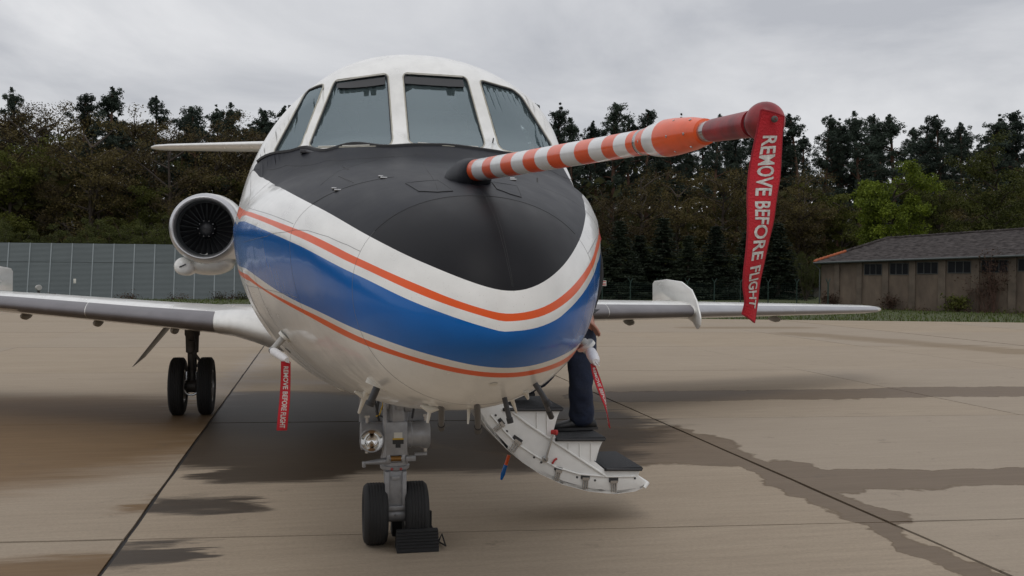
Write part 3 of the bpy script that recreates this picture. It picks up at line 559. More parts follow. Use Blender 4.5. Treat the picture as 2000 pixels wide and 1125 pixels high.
tg = np.concatenate([np.arange(0.05, 0.6, 0.022), np.arange(0.6, 2.3, 0.017), np.arange(2.3, HT[-1], 0.045), [HT[-1]]])
fg = np.linspace(-math.pi, math.pi, 145)
verts2 = [(0.0, 0.0)]
for a in tg:
    nf = 144 if a > 0.5 else (72 if a > 0.2 else 24)
    verts2 += [tuple(disc((a, b))) for b in np.linspace(-math.pi, math.pi, nf, endpoint=False)]
edges2 = []
polys = [disc(q) for q in (cBlack, band(cO1t, cO1b), band(cBT, cBB), band(cO2t, cO2b))] + [disc(w_) for w_ in WIN] + [disc(arcs(DOOR))]
for pl in polys:
    d_ = dense(pl, True)
    k0 = len(verts2); verts2 += [tuple(q) for q in d_]
    edges2 += [(k0 + i, k0 + (i + 1) % len(d_)) for i in range(len(d_))]
k0 = len(verts2); verts2 += [tuple(disc((T_RING, b))) for b in fg[:-1]]
edges2 += [(k0 + i, k0 + (i + 1) % 144) for i in range(144)]
k0 = len(verts2); verts2 += [tuple(disc((HT[-1] - 1e-4, b))) for b in fg[:-1]]
edges2 += [(k0 + i, k0 + (i + 1) % 144) for i in range(144)]
vo, eo, fo, _, _, _ = delaunay_2d_cdt([Vector(v_) for v_ in verts2], edges2, [], 0, 1e-6)
VD = np.array([(v_.x, v_.y) for v_ in vo]); F2 = np.array([f_ for f_ in fo if len(f_) == 3])
CD = VD[F2].mean(1)
V2 = undisc(VD); V2[:, 0] = np.clip(V2[:, 0], 1e-4, HT[-1]); CT = undisc(CD)
F2 = F2[CT[:, 0] < HT[-1]]; CD = CD[CT[:, 0] < HT[-1]]; CT = undisc(CD)
mi = np.zeros(len(F2), int)
mi[inside(CD, polys[0])] = 1
mi[inside(CD, polys[1])] = 2
mi[inside(CD, polys[2])] = 3
mi[inside(CD, polys[3])] = 2
hole = np.zeros(len(F2), bool)
wsel = [inside(CD, polys[4 + i]) for i in range(4)]
for w_ in wsel: hole |= w_
hole |= inside(CD, polys[8])
P3 = hull(V2[:, 0], V2[:, 1]); N3 = hull_n(V2[:, 0], V2[:, 1])
N3[V2[:, 0] < 0.03] = (0, -1, 0)


def hull_piece(name, sel, mats, mis=None, parent=None, offset=0.0, flat=0.0):
    F_ = F2[sel]; used, inv = np.unique(F_.ravel(), return_inverse=True)
    pts = P3[used] + N3[used] * offset; F_ = inv.reshape(F_.shape)
    nn = np.cross(pts[F_[:, 1]] - pts[F_[:, 0]], pts[F_[:, 2]] - pts[F_[:, 0]])
    area = np.linalg.norm(nn, axis=1)
    fl = (nn * N3[used][F_].mean(1)).sum(1) < 0
    F_[fl] = F_[fl][:, ::-1]
    keep = area > 1e-10
    F_ = F_[keep]
    me = bpy.data.meshes.new(name)
    me.from_pydata(pts.tolist(), [], F_.tolist())
    for m_ in mats: me.materials.append(m_)
    if mis is not None: me.polygons.foreach_set("material_index", mis[sel][keep])
    me.shade_smooth()
    NN = N3[used]
    if flat:
        mn = NN.mean(0); NN = NN * (1 - flat) + mn / np.linalg.norm(mn) * flat; NN /= np.linalg.norm(NN, axis=1, keepdims=True)
    me.normals_split_custom_set_from_vertices([tuple(q) for q in NN])
    o = bpy.data.objects.new(name, me); COL.objects.link(o)
    if parent: o.parent = parent
    return o


def on_hull(s_, f_, off=0.0):
    t_ = np.sqrt(np.asarray(s_, float) - S0)
    return hull(t_, f_) + hull_n(t_, np.asarray(f_, float)) * off


def seam_line(pts, rad, m_, parent, name="panel_seam", off=0.0, closed=False, step=0.03):
    d_ = dense(ts(pts), closed, step)
    if closed: d_ = np.concatenate([d_, d_[:1]])
    if len(pts) < 40: d_ = undisc(dense(disc(ts(pts)), closed, 0.015))
    q = hull(d_[:, 0], d_[:, 1]) + hull_n(d_[:, 0], d_[:, 1]) * off
    return MB().tube(q, rad, 5).build(name, m_, parent, fix=False)


jet = empty("research_jet")
tag(jet, "white twin engine jet with black nose, blue and orange stripes, parked on the apron", "aircraft")
nose_sel = (CT[:, 0] < T_RING)
fus = hull_piece("fuselage", ~nose_sel & ~hole, [white, black, orange, blue], mi, jet)
rad_ = hull_piece("radome", nose_sel & ~hole, [white, radome_black, orange, blue], mi, jet)
# panes, sealant and frames
for i, w_ in enumerate(wsel):
    pane = hull_piece("window_pane", w_, [glass], None, jet, -0.010, 0.8)
    d_ = undisc(dense(disc(WIN[i]), True, 0.012)); d_ = np.concatenate([d_, d_[:1]])
    q = hull(d_[:, 0], d_[:, 1]); nn = hull_n(d_[:, 0], d_[:, 1])
    MB().tube(q - nn * 0.001, 0.0045, 6).build("window_seal", sealant, pane, fix=False)
    dd_ = disc(d_); ce = dd_.mean(0); ins = undisc(ce + (dd_ - ce) * 0.985)
    q2 = hull(ins[:, 0], ins[:, 1]) - hull_n(ins[:, 0], ins[:, 1]) * 0.004
    MB().tube(q2, 0.0055, 6).build("window_gasket", rubber_dark, pane, fix=False)
    # dark shade band along the upper edge of the two front panes
    if i in (1, 2):
        top = ts(CUR['W%dt' % (i + 1)])
        low_ = top.copy(); low_[:, 0] -= 0.014
        qa = hull(top[:, 0], top[:, 1]) - hull_n(top[:, 0], top[:, 1]) * 0.006
        qb = hull(low_[:, 0], low_[:, 1]) - hull_n(low_[:, 0], low_[:, 1]) * 0.006
        n_ = len(top)
        MB().add([tuple(v_) for v_ in qa] + [tuple(v_) for v_ in qb], [(k_, k_ + 1, n_ + k_ + 1, n_ + k_) for k_ in range(n_ - 1)]).build("sun_strip", rubber_dark, pane, fix=False)
        lo = top.copy(); lo[:, 0] += 0.004
        q3 = hull(lo[:, 0], lo[:, 1]) + hull_n(lo[:, 0], lo[:, 1]) * 0.002
        MB().tube(q3, 0.003, 6).build("retainer_strip", antenna_white, pane, fix=False)
        lo = ts(CUR['W%db' % (i + 1)])
        q3 = hull(lo[:, 0], lo[:, 1]) + hull_n(lo[:, 0], lo[:, 1]) * 0.002
        MB().tube(q3, 0.003, 6).build("retainer_strip", antenna_white, pane, fix=False)
# lower retainer strips, the black sealant line under the windshield
seam_line(CUR['UP'][2:-2], 0.010, rubber_dark, fus, "windshield_sill_seal", 0.002)
ring = [[-3.2, b] for b in fg]
seam_line(ring, 0.0006, grey_seam, fus, closed=False)
seam_line([[-3.2, b] for b in np.linspace(-0.95, 0.95, 60)], 0.0009, dark_seam, fus)
ring2f = [[-2.62, b] for b in np.linspace(-2.0, 2.0, 60)]
seam_line(ring2f, 0.0006, grey_seam, fus)
r2 = [[-2.62 + 0.0 * b, b] for b in np.linspace(-1.05, -0.35, 20)]
seam_line(r2, 0.0014, dark_seam, fus)
seam_line(CUR['acc'], 0.0007, grey_seam, fus)
seam_line([[a, -b] for a, b in CUR['acc']], 0.0009, grey_seam, fus)
for dx_ in (0.0, 0.035):
    seam_line([[a, b + dx_] for a, b in CUR['cl']], 0.0004, dark_seam, rad_)
seam_line(CUR['hat'], 0.0013, dark_seam, fus)
seam_line([[a, -b + 0.1] for a, b in CUR['hat']], 0.0013, dark_seam, fus)
seam_line(CUR['hat2'], 0.0011, dark_seam, fus)
for b in (-1.35, 1.35, -1.9, 1.9):
    seam_line([[s_, b] for s_ in np.arange(-2.6, 0.6, 0.1)], 0.0008, grey_seam, fus)
for s_, b0_, b1_ in ((-1.0, 0.8, 2.2), (-0.15, 1.2, 2.4), (-1.9, -2.6, -1.75)):
    for sg_ in (-1, 1):
        seam_line([[s_, sg_ * b] for b in np.linspace(b0_, b1_, 20)], 0.0007, grey_seam, fus)
for s_ in (-1.55, -0.2):
    seam_line([[s_, b] for b in np.linspace(-2.6, -1.75, 24)], 0.0010, grey_seam, fus)
# hatch latches on the black nose
for px in ((690, 320), (627, 360), (1063, 338)):
    f_ = {690: -0.42, 627: -0.78, 1063: 0.36}[px[0]]
    c_ = on_hull(-2.62, f_, 0.002); c2 = on_hull(-2.56, f_, 0.003)
    MB().box(c_, (0.024, 0.02, 0.006)).build("hatch_latch", bare_steel, fus, bevel=0.002)
    MB().box(c2, (0.018, 0.014, 0.006)).build("hatch_latch", bare_steel, fus, bevel=0.002)
# rivet rows near the windshield and around the probe base
rv = MB()
for a, b in [(-2.55 + 0.045 * i, -0.62) for i in range(9)] + [(-1.9 + 0.05 * i, -0.5) for i in range(8)] + [(-2.4 + 0.05 * i, 0.55) for i in range(8)]:
    c_ = on_hull(a, b, 0.0005); rv.box(c_, (0.006, 0.006, 0.002))
tag(rv.build("rivet_row", grey_seam, fus), kind="stuff")
# small round drain on the blue stripe, oval vent on the belly side
c_ = Vector(on_hull(-3.36, math.pi * 0.985, 0.001))


def disc_on_hull(s_, f_, ra, rb, m_, name, off=0.0015, n_=20):
    t0 = math.sqrt(s_ - S0); P0 = hull(t0, f_); e = 1e-3
    du = hull(t0 + e, f_) - P0; df = hull(t0, f_ + e) - P0
    lu, lf = np.linalg.norm(du) / e, np.linalg.norm(df) / e
    q = []
    for k_ in range(n_):
        th = 2 * math.pi * k_ / n_
        q.append((t0 + ra / lu * math.cos(th), f_ + rb / lf * math.sin(th)))
    q = np.array(q)
    pts = hull(q[:, 0], q[:, 1]) + hull_n(q[:, 0], q[:, 1]) * off
    c0 = hull(t0, f_) + hull_n(np.array([t0]), np.array([f_]))[0] * (off + 0.001)
    return MB().add([tuple(v_) for v_ in pts] + [tuple(c0)], [(i, (i + 1) % n_, n_) for i in range(n_)]).build(name, m_, fus)


disc_on_hull(-3.40, 3.08, 0.012, 0.011, antenna_white, "drain_cap")
disc_on_hull(-1.55, -2.33, 0.075, 0.016, grey_seam, "belly_vent")
disc_on_hull(-1.55, -2.33, 0.06, 0.010, wing_under, "vent_lid", 0.003)
# wiper knuckle and rain blower at the foot of the side post
wb = Vector(on_hull(-0.77, -0.775, 0.012))
MB().box(wb, (0.035, 0.03, 0.02)).tube([wb, wb + Vector((0.045, -0.03, -0.010)), wb + Vector((0.095, -0.07, -0.022))], [0.009, 0.008, 0.004], 8).build("wiper_arm", antenna_dark, fus, bevel=0.004)
MB().tube([on_hull(-0.80, 0.02 + 0.22, 0.0), on_hull(-0.84, 0.02 + 0.22, 0.035)], 0.004, 6).build("ice_probe", antenna_dark, fus)

# ---------------------------------------------------------------- cockpit interior
MB().box((0.06, 0.15, 1.72), (1.3, 1.9, 0.05)).build("cockpit_floor", cockpit_dark, jet)
MB().loft([[(-0.52, -0.78, 2.19), (0.58, -0.78, 2.19), (0.58, -0.75, 2.235), (-0.52, -0.75, 2.235)],
           [(-0.60, -0.45, 2.24), (0.70, -0.45, 2.24), (0.66, -0.45, 2.315), (-0.54, -0.45, 2.315)],
           [(-0.62, -0.28, 2.0), (0.72, -0.28, 2.0), (0.68, -0.24, 2.315), (-0.56, -0.24, 2.315)]]).build("glareshield", dash_grey, jet, bevel=0.015)
MB().box((0.07, -0.16, 2.05), (1.15, 0.05, 0.42)).build("instrument_panel", cockpit_dark, jet)
MB().box((-0.26, -0.46, 2.345), (0.22, 0.1, 0.05)).build("sun_visor_box", cockpit_dark, jet, bevel=0.01)
MB().tube([(-0.5, -0.5, 2.33), (-0.3, -0.47, 2.40), (0.0, -0.46, 2.405)], 0.006, 6).build("dash_cable", rubber_dark, jet)
for sx in (-0.3, 0.44):
    s_ = MB().box((sx, 0.42, 1.98), (0.44, 0.42, 0.12)).box((sx, 0.64, 2.28), (0.42, 0.10, 0.62), rot=Matrix.Rotation(-0.15, 3, 'X')).build("pilot_seat", seat_cloth, jet, bevel=0.04)
    MB().box((sx, 0.68, 2.66), (0.24, 0.08, 0.16)).build("headrest", seat_cloth, s_, bevel=0.03)
    y_ = MB()
    y_.tube([(sx, -0.12, 1.95), (sx, 0.05, 2.22)], 0.02, 8)
    y_.tube([(sx + 0.16 * math.cos(a), 0.05, 2.27 + 0.11 * math.sin(a)) for a in np.linspace(-0.6, math.pi + 0.6, 16)], 0.012, 8)
    y_.build("control_yoke", cockpit_dark, jet)
    MB().tube([(sx - 0.02, 0.15, 2.78), (sx - 0.1, 0.0, 2.70), (sx - 0.02, -0.06, 2.6), (sx + 0.05, 0.0, 2.52)], 0.005, 6).build("headset_cord", rubber_dark, jet)
MB().box((0.1, 0.95, 2.2), (1.5, 0.04, 1.2)).build("cockpit_bulkhead", cockpit_dark, jet)
MB().prism([(x_, 0.12, z_) for x_, z_ in ((0.50, 1.5), (0.84, 1.5), (0.90, 2.1), (0.90, 2.4), (0.76, 2.72), (0.50, 2.86))], (0, 0.03, 0)).build("doorway_light_blocker", cockpit_dark, jet)  # added panel, blocks the bright doorway from showing through the side pane
MB().box((0.36, 0.92, 2.50), (0.10, 0.02, 0.11)).build("cabin_placard", boom_white, jet)
# lining behind the open doorway
MB().box((0.55, 0.47, 1.18), (0.5, 0.56, 0.05)).build("entry_floor", tread_black, jet)

# ---------------------------------------------------------------- nose boom
BB_ = Vector((0.037, -2.95, 1.9766)); BD = (Vector((0.1079, -4.8, 1.8530)) - BB_).normalized()
bm_ = empty("nose_boom", tuple(BB_), jet)


def bprof(lst, name, mats, n_=28, cap=False, parent=bm_):
    o = MB().lathe(lst, (0, 0, 0), BD, n_, 0, cap).build(name, mats, parent, smooth=50)
    return o


def br(L):
    return float(np.interp(L, [-0.07, 1.45], [0.0350, 0.0215]))


Ls = [-0.063, 0.091, 0.240, 0.349, 0.471, 0.588, 0.706, 0.814, 0.919, 1.018, 1.115, 1.204, 1.280, 1.343, 1.404, 1.438]
prof_ = []
for i in range(len(Ls) - 1):
    for q in (0.0, 0.5):
        L_ = Ls[i] + (Ls[i + 1] - Ls[i]) * q
        prof_.append((L_, br(L_), 0 if i % 2 == 0 else 1))
prof_.append((Ls[-1], br(Ls[-1]), 0))
bprof(prof_, "boom_tube", [boom_orange, boom_white])
bprof([(1.436, 0.0212), (1.438, 0.0224), (1.448, 0.0226), (1.450, 0.0216)], "clamp_ring", bare_steel)
bprof([(1.449, 0.0215, 0), (1.470, 0.0235, 0), (1.491, 0.0262, 1), (1.520, 0.0288, 1), (1.545, 0.0296, 0), (1.58, 0.0285, 0), (1.64, 0.0245, 0), (1.681, 0.0190, 0), (1.683, 0.0150, 0)],
      "boom_flare", [boom_orange, boom_white])
bprof([(1.681, 0.0152), (1.712, 0.0150), (1.714, 0.012)], "probe_collar", bare_steel)
ax_a = BD.orthogonal().normalized(); ax_b = BD.cross(ax_a)
for L_, r0 in ((1.47, 0.0232), (1.60, 0.0272), (1.655, 0.0232)):
    for k_ in range(6):
        th = k_ * math.pi / 3 + 0.35
        d_ = ax_a * math.cos(th) + ax_b * math.sin(th)
        MB().lathe([(-0.001, 0.0022), (0.0005, 0.0022), (0.0007, 0.0010)], BD * L_ + d_ * r0, d_, 10, cap=True).build("flare_screw", bare_steel, bm_)
# black fairing that carries the boom, moulded plate under it
fa = MB()
rings = []
for L_, r0, dz_ in [(-0.36, 0.025, -0.05), (-0.30, 0.052, -0.036), (-0.2, 0.069, -0.022), (-0.1, 0.067, -0.012), (-0.03, 0.057, -0.006), (0.01, 0.047, -0.002), (0.02, 0.038, 0.0)]:
    c_ = BD * L_ + Vector((0, 0, dz_ - 0.012))
    rings.append([c_ + (ax_a * math.cos(2 * math.pi * k_ / 24) + ax_b * math.sin(2 * math.pi * k_ / 24)) * r0 for k_ in range(24)])
fa.loft(rings)
fa.build("boom_fairing", black, bm_, smooth=60)
for sg, a0, a1 in ((-1, -0.36, -0.14), (1, 0.18, 0.36)):
    q = [(s_, f_) for s_, f_ in [(-2.86, a0), (-3.06, a0), (-3.12, (a0 + a1) / 2), (-3.13, a1), (-2.86, a1)]]
    d_ = dense(ts(q), True, 0.03)
    pts = hull(d_[:, 0], d_[:, 1]) + hull_n(d_[:, 0], d_[:, 1]) * 0.0015
    MB().add([tuple(v_) for v_ in pts], [tuple(range(len(pts)))]).build("fairing_plate", black, fus)
    MB().tube([tuple(v_) for v_ in pts] + [tuple(pts[0])], 0.0009, 5).build("plate_edge", dark_seam, fus, fix=False)

# ---------------------------------------------------------------- wings
def naca(th, n_=26):
    b = np.linspace(0, math.pi, n_); x = (1 - np.cos(b)) / 2
    y = 5 * th * (0.2969 * np.sqrt(x) - 0.126 * x - 0.3516 * x**2 + 0.2843 * x**3 - 0.1036 * x**4)
    return x, y


def wing_section(xs, le_y, le_z, chord, th, frac=None, inc=0.02):
    """closed ring of an aerofoil, from trailing edge over the top to the nose and back; frac = (start, end) of the chord"""
    x, y = naca(th)
    pts = []
    for i in range(len(x) - 1, -1, -1): pts.append((x[i], y[i] * 1.15))
    for i in range(1, len(x)): pts.append((x[i], -y[i] * 0.85))
    if frac:
        pts = [q for q in pts if q[0] <= frac]
    return [(xs, le_y + a * chord, le_z + b * chord - inc * a * chord) for a, b in pts]


def le(side, ax):
    y_ = 3.43 + 0.577 * (ax - 1.05)
    z_ = 1.13 + 0.062 * (ax - 1.05) if side < 0 else 1.245 - 0.017 * (ax - 1.05)
    if side < 0 and ax > 3.7: z_ = 1.294 + 0.03 * (ax - 3.7)
    return y_, z_


def chord_at(ax):
    return float(np.interp(ax, [0.8, 2.2, 8.1], [3.5, 2.75, 1.0]))


for side in (-1, 1):
    st = [0.7, 1.0, 1.4, 2.0, 2.6, 3.2, 3.9, 4.1, 5.0, 6.0, 7.0, 7.7]
    th_ = lambda ax: float(np.interp(ax, [0.7, 2.0, 8], [0.092, 0.093, 0.115]))
    rings = []
    for ax in st:
        y_, z_ = le(side, ax); rings.append(wing_section(side * ax, y_, z_, chord_at(ax), th_(ax)))
    for q, sc in ((7.9, 0.9), (8.08, 0.72), (8.2, 0.42), (8.24, 0.1)):
        y_, z_ = le(side, q); c_ = chord_at(q)
        rings.append(wing_section(side * q, y_ + c_ * (1 - sc) * 0.55, z_, c_ * sc, th_(q)))
    wing = MB().loft(rings).build("wing", white, jet, smooth=60)
    # grey leading edge segments, a few millimetres proud of the wing skin
    segs = [(1.42, 2.72), (2.73, 4.02), (4.12, 5.9), (5.91, 7.85)]
    for si, (a0, a1) in enumerate(segs):
        rr = []
        for ax in np.linspace(a0, a1, 6):
            y_, z_ = le(side, ax); c_ = chord_at(ax)
            sec = wing_section(side * ax, y_ - 0.004, z_, c_ + 0.004, th_(ax) * 1.03, frac=0.085)
            rr.append(sec)
        MB().loft(rr, closed=False, cap=False).build("leading_edge", boot_grey if (side < 0 or si < 2) else boot_light, wing, smooth=60, fix=False)
    # chrome-like seam on the tip and the boundary layer fence
    ax = 4.06; y_, z_ = le(side, ax); c_ = chord_at(ax)
    prof_f = [(-0.10, 0.0), (-0.135, -0.07), (-0.12, -0.15), (-0.07, -0.20), (-0.02, -0.205), (0.10, -0.13), (0.28, -0.09), (0.30, 0.0), (0.9, 0.11), (1.56, 0.09), (1.57, 0.33), (1.50, 0.365), (1.05, 0.39), (0.5, 0.365), (0.16, 0.27), (0.0, 0.14), (-0.06, 0.06)]
    pf = [Vector((side * (ax - 0.012), y_ + a, z_ + b)) for a, b in prof_f]
    MB().prism(pf, (side * 0.024, 0, 0)).build("wing_fence", white, wing, bevel=0.010)
    # flap track fairings and fasteners under the wing
    for ax in ((1.9, 2.75, 3.6, 5.4) if side < 0 else (2.4, 3.3, 6.0)):
        y_, z_ = le(side, ax)
        MB().lathe([(0, 0.001), (0.05, 0.03), (0.16, 0.045), (0.3, 0.03), (0.42, 0.002)], (side * ax, y_ + 0.55, z_ - 0.135 - 0.01), (0, 1, 0), 14).build("hinge_fairing", wing_under, wing)
# bright rounded root fairings
for side in (-1, 1):
    rings = []
    for ax, dz_, gr, fwd in ((0.62, -0.06, 1.5, 0.0), (0.85, -0.05, 1.42, 0.0), (1.05, -0.02, 1.22, 0.02), (1.25, 0.0, 1.08, 0.01), (1.41, 0.0, 1.03, 0.0)):
        y_, z_ = le(side, ax)
        rings.append(wing_section(side * ax, y_ - fwd - 0.004, z_ + dz_, chord_at(ax) + fwd, 0.093 * gr))
    MB().loft(rings).build("wing_root_fairing", white, jet, smooth=60)
MB().loft([[(0.75 * math.cos(a) * w_, y_, 1.02 + 0.28 * math.sin(a) * h_) for a in np.linspace(0, 2 * math.pi, 24, endpoint=False)] for y_, w_, h_ in
           ((2.7, 0.25, 0.2), (3.0, 0.8, 0.55), (3.5, 1.1, 0.85), (5.5, 1.15, 0.9), (7.0, 0.9, 0.7), (8.0, 0.3, 0.3))]).build("belly_fairing", white, jet, smooth=60)

# ---------------------------------------------------------------- engines
for side in (-1, 1):
    ex, ey, ez = side * 1.905, 7.3, 2.215
    eng = empty("engine", (ex, ey, ez), jet); eng.scale = (1.06, 1.0, 1.06)
    n_ = 48
    MB().lathe([(0.16, 0.432), (0.30, 0.448), (0.8, 0.475), (1.4, 0.47), (2.0, 0.40), (2.5, 0.30), (2.52, 0.26), (1.9, 0.2)], (0, 0, 0), (0, 1, 0), n_).build("nacelle", white, eng, smooth=60)
    MB().lathe([(0.165, 0.433), (0.10, 0.425), (0.04, 0.408), (0.01, 0.392), (0.0, 0.378), (0.012, 0.364), (0.05, 0.352), (0.10, 0.345)], (0, 0, 0), (0, 1, 0), n_).build("intake_lip", lip_metal, eng, smooth=60)
    MB().lathe([(0.10, 0.345), (0.24, 0.335), (0.245, 0.330), (0.40, 0.33), (0.40, 0.0)], (0, 0, 0), (0, 1, 0), n_).build("intake_duct", duct_dark, eng, smooth=40)
    bl = MB()
    for k_ in range(26):
        th = 2 * math.pi * k_ / 26
        pts = []
        for r0, tw, ch in ((0.10, 0.35, 0.042), (0.2, 0.75, 0.058), (0.325, 1.05, 0.07)):
            er = Vector((math.cos(th), 0, math.sin(th))); et = Vector((-math.sin(th), 0, math.cos(th)))
            c_ = er * r0 + Vector((0, 0.36, 0)); d_ = et * math.sin(tw) * ch / 2 + Vector((0, 1, 0)) * math.cos(tw) * ch / 2
            pts += [c_ - d_, c_ + d_]
        bl = MB().add(pts, [(0, 1, 3, 2), (2, 3, 5, 4)])
        if k_ == 0:
            b0 = bl.build("fan_blade", fan_black, eng, smooth=60, fix=False)
        else:
            b_ = bpy.data.objects.new("fan_blade", b0.data); COL.objects.link(b_); b_.parent = eng
            b_.rotation_euler = (0, -th, 0)
    b0.rotation_euler = (0, 0, 0)
    MB().lathe([(0.22, 0.001), (0.235, 0.05), (0.27, 0.09), (0.32, 0.112), (0.37, 0.118)], (0, 0, 0), (0, 1, 0), 32).build("spinner", fan_black, eng, smooth=60)
    sb = MB()
    for k_ in range(10):
        th = 2 * math.pi * k_ / 10
        sb.box((0.10 * math.cos(th), 0.285, 0.10 * math.sin(th)), (0.008, 0.008, 0.008))
    sb.build("spinner_screws", bare_steel, eng)
    # lower cowl bulge, oil cooler scoop, livery on the outer side
    MB().loft([[(0.31 * math.cos(a) * w_ - side * (-0.02), y_, -0.36 + z0 + 0.18 * math.sin(a) * h_) for a in np.linspace(0, 2 * math.pi, 28, endpoint=False)] for y_, w_, h_, z0 in
               ((0.30, 0.15, 0.1, -0.07), (0.34, 0.6, 0.45, -0.06), (0.45, 0.85, 0.75, -0.05), (0.7, 1.0, 0.98, -0.05), (1.2, 1.0, 1.0, -0.05), (1.9, 0.7, 0.7, 0.0), (2.2, 0.3, 0.3, 0.05))]).build("lower_cowl", white, eng, smooth=60)
    sc_ = MB().loft([[(side * 0.275 + 0.125 * math.cos(a) * w_, y_, -0.475 + 0.115 * math.sin(a) * w_) for a in np.linspace(0, 2 * math.pi, 24, endpoint=False)] for y_, w_ in
               ((0.22, 0.12), (0.23, 0.55), (0.27, 0.85), (0.36, 1.0), (0.7, 1.05), (1.2, 0.85), (1.7, 0.3))]).build("cooler_scoop", white, eng, smooth=60)
    MB().box((side * 0.275, 0.222, -0.47), (0.085, 0.05, 0.016), rot=Matrix.Rotation(-side * 0.45 * -1, 3, 'Y')).build("scoop_slot", rubber_dark, sc_)
    # blue band with an orange edge wrapping the outboard side of the nacelle
    for z0, z1, m_ in ((0.05, -0.19, blue), (-0.225, -0.26, orange), (0.12, 0.085, orange)):
        q = []
        for y_ in (0.17, 0.4, 0.8, 1.4, 2.0):
            R_ = float(np.interp(y_, [0.16, 0.3, 0.8, 1.4, 2.0], [0.432, 0.448, 0.475, 0.47, 0.40])) + 0.003
            for j in range(7):
                z_ = z0 + (z1 - z0) * j / 6
                q.append((side * math.sqrt(R_ * R_ - z_ * z_), y_, z_))
        fs = [(i * 7 + j, i * 7 + j + 1, (i + 1) * 7 + j + 1, (i + 1) * 7 + j) for i in range(4) for j in range(6)]
        MB().add(q, fs).build("cowl_stripe", m_, eng, smooth=60)
    # pylon
    MB().loft([[(side * ax, y_ + yy, ez + zz) for yy, zz in ((0, 0), (0.3, 0.07), (1.2, 0.06), (1.9, 0), (1.2, -0.06), (0.3, -0.07))] for ax, y_ in ((0.7, 7.9), (1.62, 7.85))]).build("engine_pylon", white, jet, smooth=50)

# ---------------------------------------------------------------- tail
fin = []
for z_, y_, c_, th in ((2.6, 9.6, 3.8, 0.09), (3.1, 10.3, 3.0, 0.09), (3.8, 11.1, 2.3, 0.09), (4.95, 12.3, 1.4, 0.09)):
    x, y = naca(th); ring_ = [(b * c_, y_ + a * c_, z_) for a, b in zip(x[::-1], y[::-1])] + [(-b * c_, y_ + a * c_, z_) for a, b in zip(x[1:], y[1:])]
    fin.append(ring_)
MB().loft(fin).build("tail_fin", white, jet, smooth=60)
for side in (-1, 1):
    rr = []
    for ax in (0.05, 0.8, 2.0, 3.0, 3.25, 3.34, 3.37):
        sc = {3.25: 0.85, 3.34: 0.5, 3.37: 0.1}.get(ax, 1.0); c_ = (1.55 - 0.26 * ax)
        rr.append(wing_section(side * ax, 10.35 + 0.5 * ax + c_ * (1 - sc) * 0.5, 3.83 - 0.012 * (3.37 - ax), c_ * sc, 0.105, inc=0.0))
    hs = MB().loft(rr).build("tailplane", white, jet, smooth=60)

# ---------------------------------------------------------------- landing gear
def wheel(parent, c, R, wd, name="wheel", ribs=True):
    w_ = empty(name, c, parent) if False else None
    c = Vector(c); h = wd / 2
    pr = [(-h * 0.78, R * 0.56), (-h * 0.98, R * 0.66), (-h, R * 0.78), (-h * 0.93, R * 0.90), (-h * 0.74, R * 0.97)]
    xs = np.linspace(-h * 0.62, h * 0.62, 21)
    for i, x in enumerate(xs):
        g = 0.985 if (i % 4 == 2 and ribs) else 1.0
        pr.append((float(x), R * g * (1 - 0.010 * (x / h) ** 2)))
    pr += [(h * 0.74, R * 0.97), (h * 0.93, R * 0.90), (h, R * 0.78), (h * 0.98, R * 0.66), (h * 0.78, R * 0.56)]
    ty = MB().lathe(pr, c, (1, 0, 0), 40).build("tyre", tyre_rubber, parent, smooth=40)
    rm = MB().lathe([(-h * 0.80, R * 0.57), (-h * 0.84, R * 0.50), (-h * 0.5, R * 0.46), (-h * 0.45, R * 0.22), (-h * 0.7, R * 0.18), (-h * 0.72, 0.002)], c, (1, 0, 0), 32)
    rm.lathe([(h * 0.72, 0.002), (h * 0.7, R * 0.18), (h * 0.45, R * 0.22), (h * 0.5, R * 0.46), (h * 0.84, R * 0.50), (h * 0.80, R * 0.57)], c, (1, 0, 0), 32)
    for sg in (-1, 1):
        for k_ in range(8):
            th = k_ * math.pi / 4
            rm.box(c + Vector((sg * h * 0.5, math.cos(th) * R * 0.34, math.sin(th) * R * 0.34)), (0.02, 0.016, 0.016))
    rm.build("rim", rim_silver, parent, smooth=40)


ng = empty("nose_gear", (0.02, 0, 0), jet)
wheel(ng, (-0.118, 0, 0.186), 0.186, 0.146)
wheel(ng, (0.128, 0.01, 0.186), 0.186, 0.146)
# cast lower leg with raised flanges
G = lambda u, v, y=-0.10: at(u, v, y) - Vector((0.02, 0, 0))
lg = MB()
zt_, zb_ = 0.455, 0.20
lg.loft([[(-0.075, -0.055, zb_ - 0.03), (0.075, -0.055, zb_ - 0.03), (0.075, 0.06, zb_ - 0.03), (-0.075, 0.06, zb_ - 0.03)],
         [(-0.068, -0.075, zb_ + 0.03), (0.068, -0.075, zb_ + 0.03), (0.068, 0.06, zb_ + 0.03), (-0.068, 0.06, zb_ + 0.03)],
         [(-0.060, -0.075, 0.34), (0.060, -0.075, 0.34), (0.060, 0.05, 0.34), (-0.060, 0.05, 0.34)],
         [(-0.066, -0.075, zt_), (0.066, -0.075, zt_), (0.066, 0.06, zt_), (-0.066, 0.06, zt_)]])
for sx in (-1, 1):
    lg.loft([[(sx * 0.052 - 0.012, -0.094, z_), (sx * 0.052 + 0.012, -0.094, z_), (sx * 0.052 + 0.012, -0.07, z_), (sx * 0.052 - 0.012, -0.07, z_)] for z_ in (zb_ + 0.03, 0.34, zt_)])
lg.box((0, -0.085, zb_ + 0.035), (0.12, 0.02, 0.025)).box((0.0, -0.083, 0.415), (0.05, 0.012, 0.025))
lg.tube([(-0.165, 0, 0.186), (0.165, 0, 0.186)], 0.028, 16)
